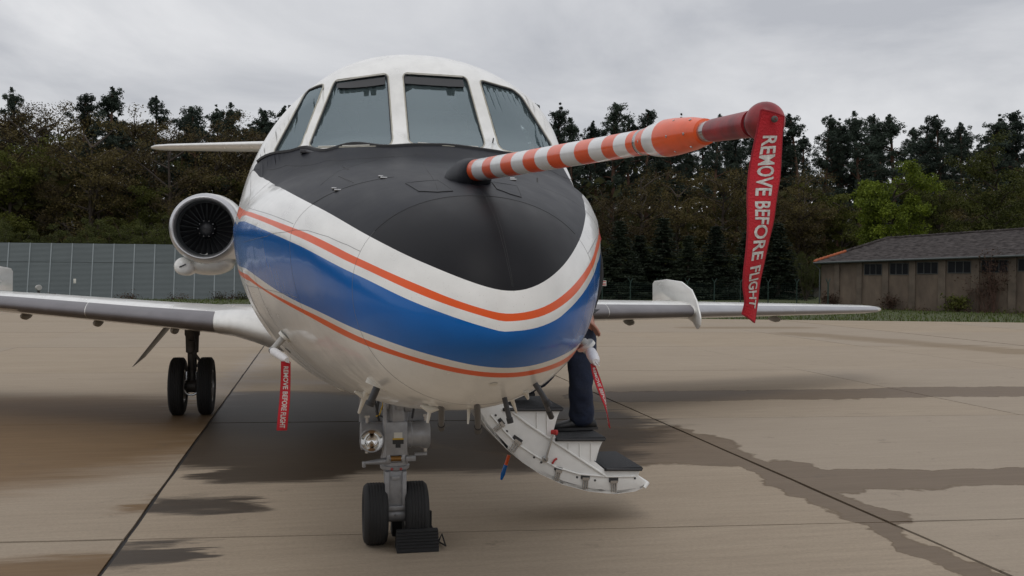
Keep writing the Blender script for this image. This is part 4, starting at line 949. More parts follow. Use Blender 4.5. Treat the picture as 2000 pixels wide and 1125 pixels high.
lg.lathe([(-0.062, 0.038), (-0.058, 0.046), (0.058, 0.046), (0.062, 0.038)], (0, -0.03, 0.186), (1, 0, 0), 20, cap=True)
lg.lathe([(0, 0.008), (0.008, 0.008), (0.01, 0.001)], (0.0, -0.076, 0.19), (0, -1, 0), 10)
lg.build("lower_leg", gear_grey, ng, bevel=0.006, smooth=40)
MB().lathe([(0, 0.024), (0.02, 0.026), (0.022, 0.02), (0.04, 0.02), (0.042, 0.012), (0.06, 0.012)], (-0.082, -0.03, 0.19), (-1, 0, 0), 14, cap=True).lathe([(0, 0.024), (0.02, 0.026), (0.022, 0.02), (0.04, 0.02), (0.042, 0.012), (0.06, 0.012)], (0.082, -0.03, 0.19), (1, 0, 0), 14, cap=True).build("axle_nut", bare_steel, ng)
# steering collar
MB().lathe([(0, 0.074), (0.012, 0.088), (0.03, 0.09), (0.036, 0.080), (0.055, 0.080), (0.06, 0.066)], (0, 0, 0.452), (0, 0, 1), 28, cap=True).build("steering_collar", gear_grey, ng, smooth=40)
MB().lathe([(0, 0.007), (0.012, 0.008), (0.016, 0.003)], (-0.025, -0.088, 0.472), (0, -1, 0), 10).lathe([(0, 0.007), (0.012, 0.008), (0.016, 0.003)], (0.03, -0.088, 0.472), (0, -1, 0), 10).build("collar_bolt", red_paint, ng)
arm = MB().tube([(-0.03, -0.06, 0.52), (-0.10, -0.07, 0.515), (-0.19, -0.075, 0.51)], [0.024, 0.018, 0.009], 10)
arm.lathe([(-0.02, 0.012), (0.015, 0.012)], (-0.19, -0.075, 0.505), (0, 0, 1), 10, cap=True)
arm.lathe([(-0.045, 0.012), (0.045, 0.012)], (0, -0.085, 0.535), (1, 0, 0), 12, cap=True)
arm.box((-0.045, -0.07, 0.535), (0.022, 0.05, 0.045)).box((0.045, -0.07, 0.535), (0.022, 0.05, 0.045)).box((0.09, -0.07, 0.53), (0.06, 0.04, 0.03))
arm.build("steering_arm", gear_grey, ng, bevel=0.004)
MB().lathe([(-0.03, 0.016), (0.03, 0.016)], (0, -0.09, 0.535), (1, 0, 0), 12, cap=True).build("brass_pin", mat("brass", (0.32, 0.17, 0.05), 0.35, metal=0.7), ng)
# upper strut casting
us = MB()
us.loft([[(0.083 * math.cos(a) * sx, 0.075 * math.sin(a) * sx, z_) for a in np.linspace(0, 2 * math.pi, 24, endpoint=False)] for z_, sx in
         ((0.50, 0.95), (0.53, 1.05), (0.56, 0.95), (0.70, 0.92), (0.80, 1.0), (0.88, 0.95), (1.02, 0.9))])
us.box((0.0, -0.07, 0.655), (0.135, 0.05, 0.2)).box((0.012, -0.062, 0.80), (0.07, 0.05, 0.12))
us.lathe([(-0.085, 0.03), (-0.085, 0.042), (-0.045, 0.045), (-0.045, 0.03)], (0.0, -0.05, 0.865), (1, 0, 0), 18, cap=True)
us.lathe([(0.05, 0.03), (0.05, 0.045), (0.095, 0.045), (0.095, 0.03)], (0.0, -0.05, 0.855), (1, 0, 0), 18, cap=True)
us.tube([(0.02, -0.075, 0.83), (0.028, -0.085, 0.885), (0.04, -0.08, 0.955)], [0.03, 0.033, 0.02], 12)
us.build("upper_strut", gear_grey, ng, smooth=40, bevel=0.004)
MB().tube([(-0.068, -0.088, 0.545), (-0.068, -0.088, 1.0)], 0.0125, 12).build("drag_rod", gear_grey, ng)
# steering actuators left and right of the strut
MB().lathe([(0.055, 0.06), (0.06, 0.075), (0.095, 0.079), (0.10, 0.074), (0.165, 0.082), (0.17, 0.086), (0.205, 0.086), (0.21, 0.07)], (0, -0.01, 0.665), (1, 0, 0), 28, cap=True).build("steering_actuator", gear_grey, ng, smooth=40)
MB().lathe([(0.055, 0.06), (0.06, 0.075), (0.165, 0.082), (0.205, 0.086), (0.21, 0.07)], (0, -0.005, 0.665), (-1, 0, 0), 28, cap=True).build("steering_actuator", gear_grey, ng, smooth=40)
for sx in (-0.17, 0.185):
    MB().tube([(sx, -0.02, 0.74), (sx, -0.02, 0.775)], 0.010, 8).box((sx, -0.02, 0.782), (0.03, 0.016, 0.014)).build("hydraulic_fitting", bare_steel, ng)
    MB().tube([(sx, -0.02, 0.595), (sx, -0.02, 0.56)], 0.011, 8).build("drain_fitting", bare_steel, ng)
MB().box((0.155, -0.03, 0.548), (0.075, 0.04, 0.012)).build("switch_bracket", gear_grey, ng)
# side plates (gear door links) behind, dark
for sx in (-0.165, 0.165):
    MB().box((sx, 0.05, 0.87), (0.10, 0.012, 0.26)).box((sx, 0.043, 0.80), (0.10, 0.02, 0.012)).build("gear_door_plate", gear_grey, ng)
for pts_, r0 in (([(-0.13, -0.03, 0.96), (-0.10, -0.06, 0.90), (-0.115, -0.07, 0.82), (-0.10, -0.06, 0.76)], 0.008), ([(-0.10, -0.05, 0.97), (-0.125, -0.06, 0.88), (-0.11, -0.08, 0.80), (-0.06, -0.09, 0.78)], 0.006), ([(0.09, -0.03, 0.95), (0.115, -0.05, 0.86), (0.10, -0.05, 0.77)], 0.007)):
    MB().tube(pts_, r0, 8).build("hydraulic_hose", rubber_dark, ng)
MB().tube([(-0.085, -0.075, 0.95), (-0.08, -0.09, 0.86), (-0.10, -0.085, 0.80), (-0.12, -0.075, 0.79)], 0.004, 6).build("brake_line", label_yellow, ng)
MB().box((0.012, -0.0965, 0.675), (0.050, 0.003, 0.036)).build("placard", antenna_white, ng)
MB().box((0.012, -0.0970, 0.654), (0.066, 0.004, 0.010)).build("placard_band", label_yellow, ng)
MB().box((0.012, -0.0965, 0.636), (0.066, 0.003, 0.026)).box((0.012, -0.0968, 0.612), (0.03, 0.003, 0.022)).build("data_plate", rubber_dark, ng)
# landing light
ll = empty("landing_light", (-0.147, -0.12, 0.655), ng)
MB().lathe([(0.07, 0.03), (0.05, 0.06), (0.0, 0.071), (-0.012, 0.0725), (-0.016, 0.070), (-0.014, 0.064)], (0, 0, 0), (0, 1, 0), 32).build("lamp_housing", gear_grey, ll, smooth=50)
MB().lathe([(-0.012, 0.0645), (0.012, 0.052), (0.032, 0.03), (0.038, 0.0)], (0, 0, 0), (0, 1, 0), 32).build("lamp_reflector", chrome, ll, smooth=60)
MB().lathe([(-0.006, 0.036), (-0.010, 0.033), (0.002, 0.026), (0.008, 0.0)], (0, 0, 0), (0, 1, 0), 24).build("lamp_bulb_shield", chrome, ll, smooth=60)
st_ = MB()
for z0, w0 in ((0.053, 0.022), (-0.054, 0.026), (-0.026, 0.012)):
    st_.add([(-w0, -0.0125, z0), (-w0 * .4, -0.0125, z0 + 0.008), (w0 * .5, -0.0125, z0 + 0.007), (w0, -0.0125, z0 - 0.002), (w0 * .3, -0.0125, z0 - 0.012), (-w0 * .5, -0.0125, z0 - 0.010)], [tuple(range(6))])
st_.build("heat_stain", rust_brown, ll)

for side in (-1, 1):
    mx = side * 1.855
    mg = empty("main_gear", (mx, 5.72, 0), jet)
    wheel(mg, (-0.155, 0, 0.33), 0.33, 0.165)
    wheel(mg, (0.155, 0, 0.33), 0.33, 0.165)
    ms = MB()
    ms.tube([(0.0, 0.0, 1.14), (0.0, -0.01, 0.92), (0.0, -0.01, 0.90), (0, -0.012, 0.72), (0, -0.012, 0.71), (0, 0, 0.50)], [0.085, 0.085, 0.075, 0.07, 0.052, 0.05], 20)
    ms.lathe([(-0.05, 0.05), (-0.045, 0.075), (0.045, 0.075), (0.05, 0.05)], (0, -0.02, 0.33), (1, 0, 0), 20, cap=True)
    ms.tube([(0, 0, 0.52), (0.0, -0.01, 0.36)], 0.045, 12)
    ms.tube([(-0.22, 0, 0.33), (0.22, 0, 0.33)], 0.03, 12)
    ms.lathe([(-0.04, 0.045), (-0.04, 0.06), (0.04, 0.06), (0.04, 0.045)], (-0.07, -0.03, 1.07), (1, 0, 0), 16, cap=True)
    ms.tube([(0.02, -0.06, 0.72), (0.09, -0.08, 0.63), (0.07, -0.09, 0.55)], 0.018, 8)
    ms.build("main_leg", gear_dark, mg, smooth=45)
    fk = MB()
    arc = [(0.09 * math.cos(a), -0.075, 0.335 + 0.105 * math.sin(a)) for a in np.linspace(-2.2, 5.35 - 0.0, 22)]
    fk.tube([(0.055, -0.07, 0.50)] + [(0.088 * math.cos(a), -0.085, 0.335 + 0.10 * math.sin(a)) for a in np.linspace(0.9, -4.04, 20)] + [(-0.055, -0.07, 0.50)], 0.014, 8)
    fk.lathe([(-0.02, 0.022), (0.02, 0.022)], (-0.11, -0.085, 0.33), (1, 0, 0), 12, cap=True)
    fk.build("torque_yoke", bare_steel, mg)
    MB().tube([(0.10, -0.06, 0.32), (0.14, -0.08, 0.30), (0.15, -0.08, 0.36)], 0.012, 8).box((0.14, -0.07, 0.32), (0.05, 0.04, 0.06)).build("brake_unit", gear_dark, mg)
    MB().tube([(0.03, -0.085, 0.95), (0.055, -0.09, 0.80), (0.03, -0.08, 0.68), (0.05, -0.08, 0.52)], 0.008, 8).tube([(-0.03, -0.085, 0.86), (0.06, -0.09, 0.845)], 0.008, 8).build("brake_hose", rubber_dark, mg)
    # open gear door, seen nearly edge-on, with its link
    e1, e0 = Vector((-0.22 * 1, 0.0, 1.13)), Vector((-0.66, 0.0, 0.55))
    if side > 0: e1.x *= -1; e0.x *= -1
    MB().prism([e1, e0, e0 + Vector((0.0, 0.75, 0.04)), e1 + Vector((0, 0.85, 0.0))], (0.024, 0, 0.014)).build("gear_door", wing_under, mg, bevel=0.004)
    MB().tube([e1.lerp(e0, 0.14) + Vector((0, 0.05, 0)), Vector((0.0, -0.02, 1.06))], 0.009, 8).lathe([(-0.02, 0.02), (0.02, 0.02)], e1.lerp(e0, 0.14) + Vector((0, 0.03, 0)), (0, 1, 0), 10, cap=True).build("door_link", gear_dark, mg)

# ---------------------------------------------------------------- aerials and probes under the nose
def solve_hull(u, v):
    """where the line of sight in direction (u, v) meets the fuselage or passes closest to it"""
    d = ray(u, v); best = None
    for k_ in range(120):
        y_ = -3.4 + k_ * 0.035
        q = at(u, v, y_)
        t_ = math.sqrt(y_ - S0)
        zt, zb, w, zw, nt, nb, dl = [float(pchip(HT, a, np.array([t_]))[0]) for a in HP]
        dz = q.z - zw; h = (zt - zw) if dz > 0 else (zw - zb); n_ = nt if dz > 0 else nb
        val = ((abs(q.x) / w) ** n_ + (abs(dz) / h) ** n_) ** (1 / n_) - 1
        if best is None or val < best[0] - 1e-4: best = (val, q)
        if val < 0: return q
    return best[1]


def rod(base_px, tip_px, r=0.016, ln=None, plate=True, m_=antenna_dark, dy=0.0):
    b = solve_hull(*base_px); t_ = at(tip_px[0], tip_px[1], b.y + dy)
    d_ = (t_ - b)
    o = MB().tube([b - d_ * 0.15, b + d_ * 0.82], r, 12).build("probe_rod", m_, jet, smooth=45)
    MB().tube([b + d_ * 0.80, b + d_ * 1.0], r * 1.25, 12).build("rod_end_cap", rubber_dark, o)
    if plate:
        dn = d_.normalized(); a = dn.cross(Vector((0, 1, 0))).normalized(); c_ = Vector((0, 1, 0))
        pl_ = [b + dn * 0.006 + a * math.cos(k_ * math.pi / 12) * 0.04 + c_ * math.sin(k_ * math.pi / 12) * 0.02 for k_ in range(24)]
        MB().prism(pl_, dn * -0.02).build("rod_plate", antenna_white, o)
    return o


rod((738, 752), (721, 792), 0.012)
rod((862, 796), (862, 836), 0.010, plate=False, dy=0.35)
rod((932, 793), (934, 842), 0.010, plate=False, dy=0.35)
rod((985, 776), (997, 826), 0.0075, plate=False)
rod((1044, 748), (1073, 792), 0.008, plate=False)
rod((1050, 752), (1077, 815), 0.007, plate=False, dy=0.1)


def blade(base_px, tip_px, w0=0.03, tee=0.0, dy=0.0):
    b = solve_hull(*base_px); t_ = at(tip_px[0], tip_px[1], b.y + dy); d_ = t_ - b
    m_ = MB().tube([b - d_ * 0.2, b + d_ * 0.25, b + d_ * 0.5, t_], [w0 * 0.5, w0 * 0.42, w0 * 0.34, w0 * 0.22], 10)
    if tee:
        a = d_.normalized().cross(Vector((0, 1, 0))).normalized()
        m_.tube([b + a * tee + d_ * 0.08, b + d_ * 0.22, b - a * tee + d_ * 0.08], [0.004, 0.014, 0.004], 8)
    return m_.build("aerial_blade", antenna_white, jet, smooth=50)


blade((715, 766), (701, 806), 0.024, 0.04, dy=0.1)
blade((841, 792), (835, 826), 0.018, 0.03)
blade((916, 797), (914, 828), 0.013, 0.0)
blade((1001, 783), (1009, 806), 0.014, 0.0, dy=0.1)
blade((1026, 764), (1031, 778), 0.02, 0.0, dy=0.2)
q = at(672, 752, -0.6)
MB().lathe([(0, 0.001), (0.03, 0.03), (0.1, 0.045), (0.22, 0.04), (0.4, 0.002)], q, (0, 1, 0), 16).build("belly_blister", antenna_white, jet, smooth=60)

# ---------------------------------------------------------------- airstair door
YD, WD_ = 0.20, 0.55
D = lambda u, v, y=YD: at(u, v, y)
st = empty("airstair_door", tuple(D(1000, 860)), jet)
off_ = -Vector(st.location)
DD = lambda u, v, y=YD: at(u, v, y) + off_
arc_px = [(905, 770), (920, 790), (936, 812), (950, 835), (968, 855), (990, 878), (1020, 903), (1055, 926), (1100, 947), (1150, 960), (1200, 965), (1240, 960), (1258, 952)]
arc3 = [DD(*q) for q in arc_px]
tip3 = DD(1265, 944)
back = Vector((0, WD_, 0))
# curved outer skin
sk = MB(); inn = [p + Vector((0.008, 0, 0.022)) for p in arc3]
n_ = len(arc3)
sk.loft([[p for p in arc3] + [p for p in reversed(inn)], [p + back for p in arc3] + [p + back for p in reversed(inn)]])
sk.build("door_skin", [white], st, smooth=50)
# rounded outboard lip
MB().tube([arc3[-1] + Vector((0, -0.003, 0)), tip3 + Vector((0, 0.0, 0)), tip3 + back, arc3[-1] + back], 0.012, 10).build("door_lip", door_white, st, smooth=60)
face = arc_px[1:] + [(1265, 945), (1247, 929), (1250, 918), (1183, 919), (1160, 900), (1178, 860), (1087, 861), (1080, 836), (1094, 802), (1012, 802), (985, 786), (950, 770)]
f3 = [DD(u, v) for u, v in face]
MB().prism(f3, (0, 0.02, 0)).build("door_side_panel", door_white, st, bevel=0.003)
MB().prism([p + back - Vector((0, 0.02, 0)) for p in f3], (0, 0.02, 0)).build("door_side_panel", door_white, st, bevel=0.003)
# recessed rim following the curve
rim_in = [(958, 810), (985, 842), (1012, 868), (1045, 890), (1085, 912), (1130, 926), (1190, 931), (1240, 930)]
MB().tube([DD(u, v) + Vector((0, -0.004, 0)) for u, v in rim_in], 0.006, 8).build("rim_bead", door_white, st, smooth=60)
MB().tube([DD(u, v) + Vector((0, -0.004, 0)) for u, v in [(992, 798), (1030, 828), (1075, 858), (1120, 888), (1182, 929)]], 0.008, 8).build("side_stringer", door_white, st, smooth=60)
for (u0, v0), (u1, v1) in (((1048, 806), (1048, 836)), ((1068, 806), (1068, 848)), ((1110, 866), (1110, 882)), ((1132, 866), (1132, 896)), ((1154, 866), (1154, 900))):
    MB().tube([DD(u0, v0) + Vector((0, -0.002, 0)), DD(u1, v1) + Vector((0, -0.002, 0))], 0.005, 8).build("panel_swage", door_white, st, smooth=60)
# steps: tread with a dark anti-slip top and edge strip, riser below
for (ul, ur, v) in ((1012, 1095, 801), (1087, 1178, 859.5), (1183, 1250, 917.5)):
    a, b = DD(ul, v), DD(ur, v)
    if ul == 1012: a = DD(985, 801)
    stp = MB().box(((a.x + b.x) / 2, YD + off_.y + WD_ / 2, a.z + 0.004), (b.x - a.x + 0.02, WD_ + 0.03, 0.022)).build("step_tread", tread_black, st, bevel=0.004)
    MB().tube([b + Vector((0.008, -0.012, 0.010)), b + Vector((0.008, WD_ + 0.012, 0.010))], 0.009, 8).tube([a + Vector((0, -0.014, 0.004)), b + Vector((0.008, -0.014, 0.004))], 0.010, 8).build("tread_edge", rubber_dark, stp)
    MB().box((b.x - 0.03, YD + off_.y + WD_ / 2, a.z - 0.075), (0.012, WD_ - 0.03, 0.15), rot=Matrix.Rotation(0.28, 3, 'Y')).build("step_riser", door_white, st)
# latch pins and their cut-outs
for u, v, ang, sz in ((1010, 864, 0.6, 1.1), (979, 829, 0.9, 0.8), (1090, 921, 0.25, 0.85), (1143, 936, 0.05, 0.95), (1198, 942, 0.0, 1.0)):
    c_ = DD(u, v)
    R_ = Matrix.Rotation(ang, 3, 'Y')
    la = MB().box(c_ + Vector((0, -0.002, 0.018)), (0.062 * sz, 0.012, 0.030 * sz), rot=R_).build("latch_cutout", rubber_dark, st)
    lm = MB().box(c_ + R_ @ Vector((0, -0.010, 0.006)), (0.05 * sz, 0.02, 0.018), rot=R_)
    for dx_ in (-0.014, 0.002, 0.016):
        lm.box(c_ + R_ @ Vector((dx_ * sz, -0.008, -0.030)), (0.006, 0.012, 0.065 * sz), rot=R_)
    lm.build("latch_hook", bare_steel, la)
hl = MB()
for u, v in ((968, 811), (990, 842), (1043, 893), (1057, 903), (1127, 932), (1162, 938), (1240, 934)):
    hl.lathe([(0, 0.0075), (0.002, 0.0075), (0.003, 0.001)], DD(u, v) + Vector((0, -0.001, 0)), (0, -1, 0), 10)
hl.build("bolt_holes", rubber_dark, st)
a, b = DD(1064, 896), DD(1079, 843)
MB().tube([a + Vector((0, -0.025, 0)), b + Vector((0, -0.03, 0))], 0.008, 8).lathe([(0, 0.02), (0.02, 0.02), (0.022, 0.01)], a + Vector((0, 0, 0)), (0, -1, 0), 12).build("handrail_rod", bare_steel, st)
MB().lathe([(-0.02, 0.016), (0.018, 0.018), (0.022, 0.01)], b + Vector((0.006, -0.03, 0)), (0.8, -0.5, 0), 12, cap=True).build("red_knob", red_paint, st)
MB().tube([DD(1078, 905) + Vector((0, -0.01, 0)), DD(1082, 898) + Vector((0, -0.014, 0)), DD(1087, 895) + Vector((0, -0.01, 0))], 0.007, 8).build("red_pull", red_paint, st)
# livery-coloured strut dangling below the door
a, b, c_ = DD(994, 889, 0.45), DD(988, 908, 0.45), DD(979, 937, 0.45)
MB().tube([a, b], 0.012, 8).build("door_stay", orange, st)
MB().tube([b, b.lerp(c_, 0.6), c_], [0.014, 0.016, 0.008], 8).build("stay_end", blue, st)

# ---------------------------------------------------------------- REMOVE BEFORE FLIGHT streamers
def text_mesh(body, length, height, stroke=0.012):
    cu = bpy.data.curves.new("lettering", 'FONT'); cu.body = body; cu.size = 1.0; cu.offset = stroke; cu.align_x = 'LEFT'
    cu.resolution_u = 3
    to = bpy.data.objects.new("lettering", cu); COL.objects.link(to)
    bpy.context.view_layer.update()
    me = bpy.data.meshes.new_from_object(to.evaluated_get(bpy.context.evaluated_depsgraph_get()))
    bpy.data.objects.remove(to); bpy.data.curves.remove(cu)
    bm = bmesh.new(); bm.from_mesh(me)
    bmesh.ops.triangulate(bm, faces=bm.faces)
    for _ in range(1):
        bmesh.ops.subdivide_edges(bm, edges=[e for e in bm.edges if e.calc_length() > 0.15], cuts=2)
    bmesh.ops.triangulate(bm, faces=bm.faces)
    V = np.array([v_.co[:] for v_ in bm.verts]); F_ = [[v_.index for v_ in f_.verts] for f_ in bm.faces]
    bm.free()
    V[:, 0] = (V[:, 0] - V[:, 0].min()) / (V[:, 0].max() - V[:, 0].min()) * length
    V[:, 1] = (V[:, 1] - V[:, 1].min()) / (V[:, 1].max() - V[:, 1].min()) * height
    return V, F_


def streamer(parent, left, right, yfun, l0, l1, w0, w1, hem=0.05, rows=48, cols=12):
    """ribbon hung between two edge curves (lists of points from top to bottom); lettering runs down it, sewn on both faces"""
    left = [Vector(p) for p in left]; right = [Vector(p) for p in right]

    def cat(p, u):
        n_ = len(p) - 1; x = u * n_; i = min(int(x), n_ - 1); f_ = x - i
        p0, p1, p2, p3 = p[max(i - 1, 0)], p[i], p[i + 1], p[min(i + 2, n_)]
        return 0.5 * ((2 * p1) + (p2 - p0) * f_ + (2 * p0 - 5 * p1 + 4 * p2 - p3) * f_ * f_ + (3 * p1 - p0 - 3 * p2 + p3) * f_ ** 3)

    def S(u, w):
        q = cat(left, u).lerp(cat(right, u), w)
        q.y += yfun(u, w)
        return q

    def Nn(u, w):
        e = 1e-3
        d1 = S(min(u + e, 1), w) - S(max(u - e, 0), w); d2 = S(u, min(w + e, 1)) - S(u, max(w - e, 0))
        n_ = d1.cross(d2).normalized()
        return n_ if n_.y < 0 else -n_
    rb = MB(); th = 0.0009
    for sg in (1, -1):
        pts = [S(i / rows, j / cols) + Nn(i / rows, j / cols) * th * sg for i in range(rows + 1) for j in range(cols + 1)]
        rb.add(pts, [(i * (cols + 1) + j, i * (cols + 1) + j + 1, (i + 1) * (cols + 1) + j + 1, (i + 1) * (cols + 1) + j) for i in range(rows) for j in range(cols)])
    ribbon = rb.build("ribbon", ribbon_red, parent, smooth=80)
    edge = [S(i / rows, 0) for i in range(rows + 1)] + [S(1, j / cols) for j in range(1, cols + 1)] + [S(1 - i / rows, 1) for i in range(1, rows + 1)] + [S(0, 1 - j / cols) for j in range(1, cols + 1)]
    MB().tube(edge, 0.0013 if hem > 0.03 else 0.001, 6).build("hem", ribbon_edge, ribbon, fix=False)
    V, F_ = text_mesh("REMOVE BEFORE FLIGHT", 1, 1, 0.022)
    lt = MB()
    for sg in (1, -1):
        pts = []
        for x, y, z in V:
            u = l0 + (l1 - l0) * x
            w = w1 - (w1 - w0) * (1 - y) if sg > 0 else w0 + (w1 - w0) * (1 - y)
            pts.append(S(u, w) + Nn(u, w) * 0.0016 * sg)
        lt.add(pts, F_)
    lt.build("lettering", letter_white, ribbon, smooth=0, fix=False)
    return ribbon


# boom tip: red cap with its streamer
pc = empty("probe_cover", (0, 0, 0))
tag(pc, "scuffed red probe cap on the boom tip with a long red warning streamer", "probe cover", "remove before flight covers")
O_ = BB_
MB().lathe([(1.700, 0.0145), (1.704, 0.0158), (1.712, 0.0163), (1.82, 0.0178), (1.828, 0.0182)], O_, BD, 28, cap=True).build("cap_sleeve", cap_red, pc, smooth=50)
cb = O_ + BD * 1.858
bl = MB()
bl.lathe([(-0.0205, 0.0150)] + [(0.0252 * math.sin(a), 0.0252 * math.cos(a)) for a in np.linspace(-0.85, 1.56, 18)], cb, BD, 32)
bl.build("cap_ball", cap_red, pc, smooth=60)
bl2 = MB().lathe([(-0.0215, 0.0178), (-0.0190, 0.0196), (-0.0165, 0.0190)], cb, BD, 32).build("cap_rim", rubber_dark, pc)
YS = cb.y - 0.030
A = lambda u, v: at(u, v, YS)
lft = [A(1487, 214), A(1481, 262), A(1473, 310), A(1468, 345), A(1464, 390), A(1463, 430), A(1460, 480), A(1456, 530), A(1458, 560), A(1465, 590), A(1462.5, 614)]
rgt = [A(1535, 226), A(1533, 262), A(1530, 305), A(1526, 345), A(1518, 390), A(1514, 430), A(1507, 475), A(1502, 520), A(1499, 555), A(1497, 595), A(1492, 632)]
streamer(pc, lft, rgt, lambda u, w: 0.006 * math.sin(u * 7.5 + w * 1.2) - 0.004 * math.sin(w * 3.14) + 0.010 * u * (w - 0.5) + 0.018 * u, 0.105, 0.925, 0.22, 0.76)
c_ = A(1509, 234) + Vector((0, -0.004, 0))
MB().lathe([(0, 0.0042), (0.002, 0.0042), (0.0035, 0.003), (0.004, 0.001)], c_, (0, -1, 0), 14).build("rivet", gear_dark, pc)
MB().tube([c_, cb], 0.002, 6).build("fixing_pin", gear_dark, pc)

# pitot tubes with white covers and small streamers
for nm, base, elbow, tip, lft, rgt, yy in (
        ("L", (558, 655), (531, 684), (560, 703), [(549, 706), (548.5, 740), (546, 780), (543, 812), (540.5, 840)], [(567, 707), (567, 740), (566, 780), (563, 812), (560.5, 840)], -0.75),
        ("R", (1141, 672), (1153, 686), (1163, 706), [(1154, 712), (1162, 740), (1172, 772), (1181, 800), (1191, 836)], [(1167, 712), (1175, 740), (1183, 772), (1189, 800), (1195, 834)], -1.15)):
    b = solve_hull(*base); yy = b.y; e = at(*elbow, yy - 0.02); t_ = at(*tip, yy - 0.22)
    pt = MB().tube([b + (b - e) * 0.3, b, e], [0.016, 0.015, 0.011], 12).build("pitot_mast", wing_under, jet, smooth=50)
    dn = (e - b).normalized(); a_ = dn.cross(Vector((0, 1, 0))).normalized()
    MB().prism([b + a_ * math.cos(k_ * math.pi / 12) * 0.028 + Vector((0, math.sin(k_ * math.pi / 12) * 0.05, 0)) for k_ in range(24)], dn * 0.012).build("mast_plate", antenna_white, pt)
    MB().tube([e + Vector((0, 0.05, 0)), e, e.lerp(t_, 0.9)], [0.012, 0.014, 0.008], 10).build("pitot_head", bare_steel, pt)
    cv = empty("pitot_cover", (0, 0, 0))
    tag(cv, "white pitot cover with a red streamer hanging straight under the wing side pitot" if nm == "L" else "white pitot cover beside the jeans leg, its red streamer blown aside", "probe cover", "remove before flight covers")
    dr = (t_ - e)
    MB().tube([e + dr * 0.02, e + dr * 0.15, e + dr * 0.45, e + dr * 0.5, e + dr * 0.75, e + dr * 0.93, e + dr * 1.0], [0.010, 0.0165, 0.017, 0.0150, 0.0158, 0.0135, 0.008], 14).build("cover_sleeve", cover_white, cv, smooth=60)
    ys = t_.y
    L_ = [at(u, v, ys) for u, v in lft]; R_ = [at(u, v, ys) for u, v in rgt]
    MB().tube([t_, t_ + Vector((0.01, 0, -0.012)), L_[0].lerp(R_[0], 0.55)], 0.0025, 6).build("cord", cover_white, cv)
    streamer(cv, L_, R_, (lambda u, w: 0.008 * math.sin(u * 5 + w)) if nm == "L" else (lambda u, w: 0.012 * math.sin(u * 6 + w * 2) + 0.02 * w), 0.09, 0.94, 0.26, 0.78, hem=0.02, rows=36, cols=8)

# ---------------------------------------------------------------- wheel chock
ck = empty("wheel_chock", tuple(gp(816, 1078)))
tag(ck, "ribbed black rubber wheel chock in front of the nose wheel", "wheel chock")
ck.location.z = 0
cp = MB().prism([(-0.125, -0.02, 0.0), (-0.125, 0.13, 0.0), (-0.125, 0.115, 0.04), (-0.125, 0.065, 0.125), (-0.125, 0.035, 0.125), (-0.125, -0.015, 0.02)], (0.25, 0, 0)).build("chock_body", chock_rubber, ck, bevel=0.006)
for k_ in range(6):
    f_ = 0.12 + k_ * 0.155
    MB().box((0, -0.017 + 0.051 * f_, 0.018 + 0.107 * f_), (0.25, 0.012, 0.009)).build("chock_rib", chock_rubber, ck, bevel=0.003)
ck2 = empty("wheel_chock", (ck.location.x + 0.0, 0.27, 0))
tag(ck2, "second black rubber chock behind the nose wheel", "wheel chock")
o2 = bpy.data.objects.new("chock_body", cp.data); COL.objects.link(o2); o2.parent = ck2; o2.rotation_euler = (0, 0, math.pi)
rp_ = [(0.13, 0.02, 0.06), (0.15, 0.06, 0.085), (0.17, 0.03, 0.02), (0.15, 0.15, 0.008), (0.14, 0.3, 0.02), (0.12, 0.40, 0.06)]
MB().tube(rp_, 0.005, 6).build("chock_rope", chock_rubber, ck)
MB().box((0.09, 0.17, 0.10), (0.02, 0.03, 0.2)).build("chock_handle", chock_rubber, ck)

# ---------------------------------------------------------------- person on the airstair
def skin_mesh(name, joints, bones, m_, parent, sub=2, root=0):
    me = bpy.data.meshes.new(name)
    me.from_pydata([j[0] for j in joints], bones, [])
    me.materials.append(m_)
    o = bpy.data.objects.new(name, me); COL.objects.link(o)
    if parent: o.parent = parent
    md = o.modifiers.new("skin", 'SKIN'); md.use_smooth_shade = True
    sv = me.skin_vertices[0].data
    for i, j in enumerate(joints):
        r = j[1]; sv[i].radius = (r, r) if not isinstance(r, tuple) else r
        sv[i].use_root = (i == root)
    sb = o.modifiers.new("sub", 'SUBSURF'); sb.levels = sub; sb.render_levels = sub
    return o


foot = at(1128, 843, 0.48); foot.z = at(1087, 859.5, YD).z + 0.022
pe = empty("person", tuple(foot))
tag(pe, "person in blue jeans, black shoes and a black jacket climbing the airstair", "person")
P_ = lambda u, v, y=0.45: at(u, v, y) - foot
hipL = P_(1138, 655, 0.46); kneeL = P_(1134, 745, 0.42); ankL = P_(1137, 822, 0.47)
hipR = hipL + Vector((-0.17, 0.06, 0.02)); kneeR = hipR + Vector((-0.12, -0.10, -0.30)); ankR = Vector((-0.40, 0.05, 0.30))
pel = (hipL + hipR) / 2 + Vector((0, 0, 0.08))
chest = pel + Vector((-0.02, -0.03, 0.36)); neck = chest + Vector((-0.10, -0.05, 0.20)); head = neck + Vector((-0.06, -0.07, 0.15))
shL = P_(1150, 455, 0.42); shR = shL + Vector((-0.36, 0.1, 0.02))
elL = P_(1162, 548, 0.46); wrL = P_(1144, 620, 0.38)
hand0 = P_(1152, 630, 0.36)
j = [(pel, .13), (chest, .15), (neck, .06), (head, .09), (head + Vector((-.01, -.02, .09)), .085),
     (hipL, .10), (kneeL, .062), (ankL, .042), (hipR, .10), (kneeR, .062), (ankR, .042),
     (shL, .062), (elL, .045), (wrL, .030), (shR, .062), (shR + Vector((-.05, -.1, -.25)), .045), (shR + Vector((.05, -.3, -.2)), .03),
     (hand0, (.036, .02))]
